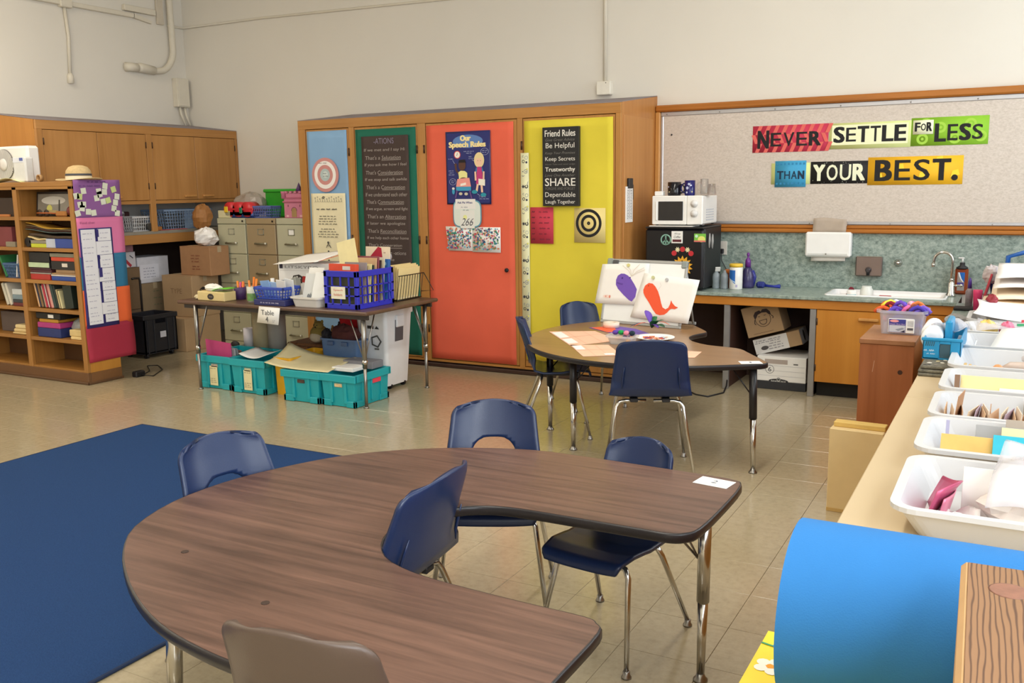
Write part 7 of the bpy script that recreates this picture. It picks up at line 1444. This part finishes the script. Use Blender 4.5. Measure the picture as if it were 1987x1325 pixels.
single('red_folder', G().at(-.20, 6.80, CTZ, 0, radians(-8), radians(14)).box(-.006, -.1, 0, .006, .1, .23, .002), M('#c8414c', .5), 'red folder leaning at the end of the paper heap', 'folder'); single('pink_cup', G().at(-.215, 6.62, CTZ).lathe([(.02, 0), (.028, .12), (.028, .14)], 12), M('#dc3a70', .5), 'hot pink cup at the end of the paper heap', 'cup')
t = thing('glue_sticks', 'little purple capped bottle standing by the red folder', 'bottle', (-.275, 6.90, CTZ)); G().lathe([(.022, 0), (.024, .10), (.012, .12)], 12).obj('body', M('#8a7f86', .4, var=.3, vs=30), t); G().at(0, 0, .12).lathe([(.014, 0), (.010, .05), (.004, .07)], 10).obj('cap', M('#4a2f8a', .4), t)
single('rubber_mat', G().box(-.352, 6.62, CTZ, -.18, 6.74, CTZ+.018, .005), M('#1c1a1b', .7, bump=.6), 'black ribbed rubber strip across the counter corner', 'mat')
# stepping stone plaque, caddy with rolls, stone slabs
t = thing('stone_plaque', 'grey speckled stone plaque with worn lettering on the green counter', 'plaque', (-.285, 5.95, CTZ)); t.rotation_euler = (0, 0, .1)
P = [(.07*cos(a)*(1+.06*sin(5*a)), .35*sin(a)*(1+.04*cos(4*a))) for a in [2*pi*k/32 for k in range(32)]]; STN = speckle('plaque_stone', [(.3, '#6b6866'), (.5, '#8f8c88'), (.7, '#a9a6a1')], 60, r=.9, bump=.5); G().prism(P, 0, .022).obj('stone', STN, t)
p = Print(t, (-.07, -.35, .022), (1, 0, 0), (0, 1, 0)); [p.scribble(.07, .15+.09*k, .09, .035, '#4b4947') for k in range(5)]; p.done()
t = thing('turquoise_caddy', 'turquoise plastic caddy holding white rolls beside the wooden pedestal', 'caddy', (-.275, 4.75, CTZ+.045)); TQ = M('#1f8fc0', .38, var=.03)
g = G(); a, b, h = .078, .26, .095; g.box(-a, -b, 0, a, b, .006); g.box(-a, -b, 0, -a+.006, b, h, .002); g.box(a-.006, -b, 0, a, b, h, .002); g.box(-a, b-.006, 0, a, b, h, .002); g.box(-a, -b, 0, -.01, -b+.006, h, .002); g.box(.035, -b, 0, a, -b+.006, h, .002); g.box(-.01, -b, .07, .035, -b+.006, h, .002); g.obj('tray', TQ, t); G().box(-a-.006, -b-.006, h-.012, a+.006, -b+.01, h+.002, .003).obj('rim', TQ, t)
G().box(.0, -.10, 0, .03, .10, .155, .008).obj('handle', TQ, t); G().box(-.008, -b+.006, .005, .035, -b+.02, .07).obj('slot', M('#3c5a66', .6), t)
p = Print(t, (-a, -b-.001, 0), (1, 0, 0), (0, 0, 1)); [p.line([(.012+.008*k, .06), (.016+.008*k, .08)], .003, '#3f5a60', 'louvre') for k in range(5)]; p.scribble(.03, .04, .05, .012, '#cfe3ee'); p.scribble(.035, .025, .035, .008, '#cfe3ee'); p.done()
for k, (x, y, r) in enumerate(((-.325, 4.68, .045), (-.345, 4.88, .04))):
    single('paper_towel', G().at(x, y, CTZ+.045+.08, 0, -pi/2, 0).lathe([(r*.4, -.11), (r, -.11), (r, .11), (r*.4, .11)], 18), M('#f1f2f6', .8), ('nearer' if k == 0 else 'farther')+' white paper roll in the turquoise caddy', 'roll')
film('clear_wrap', 'clear crinkled plastic wrap over the turquoise caddy', lambda u, v: (-.34+.16*u, 4.7+.26*v, CTZ+.15+.02*sin(7*u+5*v)+.015*cos(9*v)), 12, 10, 'wrap')
SLT = speckle('slate_tile', [(.3, '#4c4840'), (.5, '#6f6a5c'), (.7, '#8a8471')], 40, r=.85, bump=.4)
for k, (z, e, lb) in enumerate(((0, 0, 'bottom grey stone slab under the turquoise caddy'), (.0145, .008, 'middle grey stone slab under the turquoise caddy'))): single('stone_slab', G().box(-.352, 4.30+e, CTZ+z, -.19, 4.98, CTZ+z+.0135, .004), SLT, lb, 'slab')
t = thing('mosaic_slab', 'top stone slab inlaid with shell and pebble pieces under the turquoise caddy', 'slab', (-.27, 4.65, CTZ+.0295)); G().box(-.075, -.33, 0, .08, .33, .0145, .004).obj('slab', SLT, t)
for k in range(16):
    x = random.uniform(-.06, .065); y = -.32+.22*random.random(); G().at(x, y, .012, random.random()*6).ball(0, 0, 0, .014, .010, .006, 8).obj('pebble', M(['#c9b98a', '#3d3a36', '#d8d2c4', '#7c7466'][k % 4], .6), t)
# ================================================================== near end of the counter
t = thing('yellow_sheet', 'yellow gift wrap sheet with little flowers on the counter under the blue roll', 'wrapping paper', (-.10, 1.4, CTZ)); YW = M('#f2d526', .5, var=.02); G().box(-.268, -.45, 0, .42, .262, .002).obj('sheet', YW, t)
p = Print(t, (-.268, -.45, .002), (1, 0, 0), (0, 1, 0), .0006)
for x, y, c in ((.05, .42, '#e0567a'), (.02, .30, '#e0567a'), (.035, .58, '#f5efe0'), (.09, .52, '#f5efe0'), (.10, .35, '#e98a3a')):
    [p.disc(x+.018*cos(k*2*pi/5), y+.018*sin(k*2*pi/5), .012, c, n=10) for k in range(5)]; p.disc(x, y, .008, '#f2a030', n=8)
p.line([(.0, .66), (.02, .655), (.04, .66)], .005, '#3f9a6a'); p.ring(.03, .657, .006, .009, '#3f8fae', 8); p.line([(.045, .655), (.06, .66)], .005, '#3f9a6a'); p.done()
t = thing('blue_roll', 'big roll of bright blue foam lying across the counter', 'roll', (-.285, 1.47, CTZ+.148+.0025)); FOAM = M('#2f76b8', .75, var=.02, bump=.12, bs=400, spec=.25)
R0 = .146; g = G(); P = []
for k in range(120):
    a = 2*pi*k/44; r = R0-.006*k/44-.0005; P.append((r*cos(a+1.2), r*sin(a+1.2)))
vs = []; fs = []
for y, z in P: vs += [(0, y, z), (.80, y, z)]
for k in range(len(P)-1): fs.append((2*k, 2*k+1, 2*k+3, 2*k+2))
g.add(vs, fs, True); g2 = G(); n = len(P)
Q = [(y*(1-.0045/R0), z*(1-.0045/R0)) for y, z in P]; vs = []
for (y, z), (y2, z2) in zip(P, Q): vs += [(0, y, z), (0, y2, z2)]
fs2 = [(2*k, 2*k+1, 2*k+3, 2*k+2) for k in range(n-1)]; g.add(vs, fs2)
vs = []
for y, z in Q: vs += [(0, y, z), (.80, y, z)]
g.add(vs, [(2*k, 2*k+2, 2*k+3, 2*k+1) for k in range(n-1)], True); g.obj('foam_sheet', FOAM, t)
t = thing('wood_print_box', 'tan box printed with drawn wood grain and knots at the near end of the counter', 'box', (-.040, 1.315, 0)); t.rotation_euler = (0, 0, radians(2.0))
grm, nt, pr = _new('drawn_woodgrain'); tc = nt.nodes.new('ShaderNodeTexCoord'); mp = nt.nodes.new('ShaderNodeMapping'); mp.inputs['Scale'].default_value = (1, .16, 1); nt.links.new(tc.outputs['Object'], mp.inputs[0])
n1 = nt.nodes.new('ShaderNodeTexNoise'); n1.inputs['Scale'].default_value = 14; n1.inputs['Detail'].default_value = 2; nt.links.new(mp.outputs[0], n1.inputs['Vector'])
wv = nt.nodes.new('ShaderNodeTexWave'); wv.wave_type = 'BANDS'; wv.bands_direction = 'X'; wv.inputs['Scale'].default_value = 48; wv.inputs['Distortion'].default_value = 7; wv.inputs['Detail'].default_value = 2; wv.inputs['Detail Scale'].default_value = .8; nt.links.new(mp.outputs[0], wv.inputs['Vector'])
cr = nt.nodes.new('ShaderNodeValToRGB'); e = cr.color_ramp.elements; e[0].position = .0; e[0].color = rgb('#573b29'); e[1].position = .34; e[1].color = rgb('#8d6848'); x = e.new(.14); x.color = rgb('#6d4d34'); nt.links.new(wv.outputs['Fac'], cr.inputs[0]); nt.links.new(cr.outputs[0], pr.inputs['Base Color']); pr.inputs['Roughness'].default_value = .6
G().box(.0, -.45, CTZ+.004, .40, 0, 1.0985, .006).obj('carton', M('#c79f6e', .6), t); G().box(.008, -.44, 1.0985, .392, -.008, 1.1, .002).obj('printed_top', grm, t)
for x, y, rx, ry in ((.055, -.085, .024, .010), (.13, -.18, .016, .012), (.17, -.35, .02, .014)): G().at(x, y, 1.1).lathe([(rx, 0), (rx*.9, .0006)], 16).obj('knot', M('#8a5f4c', .6, var=.2, vs=60), t)
G().box(.10, -.006, 1.088, .20, .001, 1.1005, .001).obj('slot', M('#4a3328', .6), t)
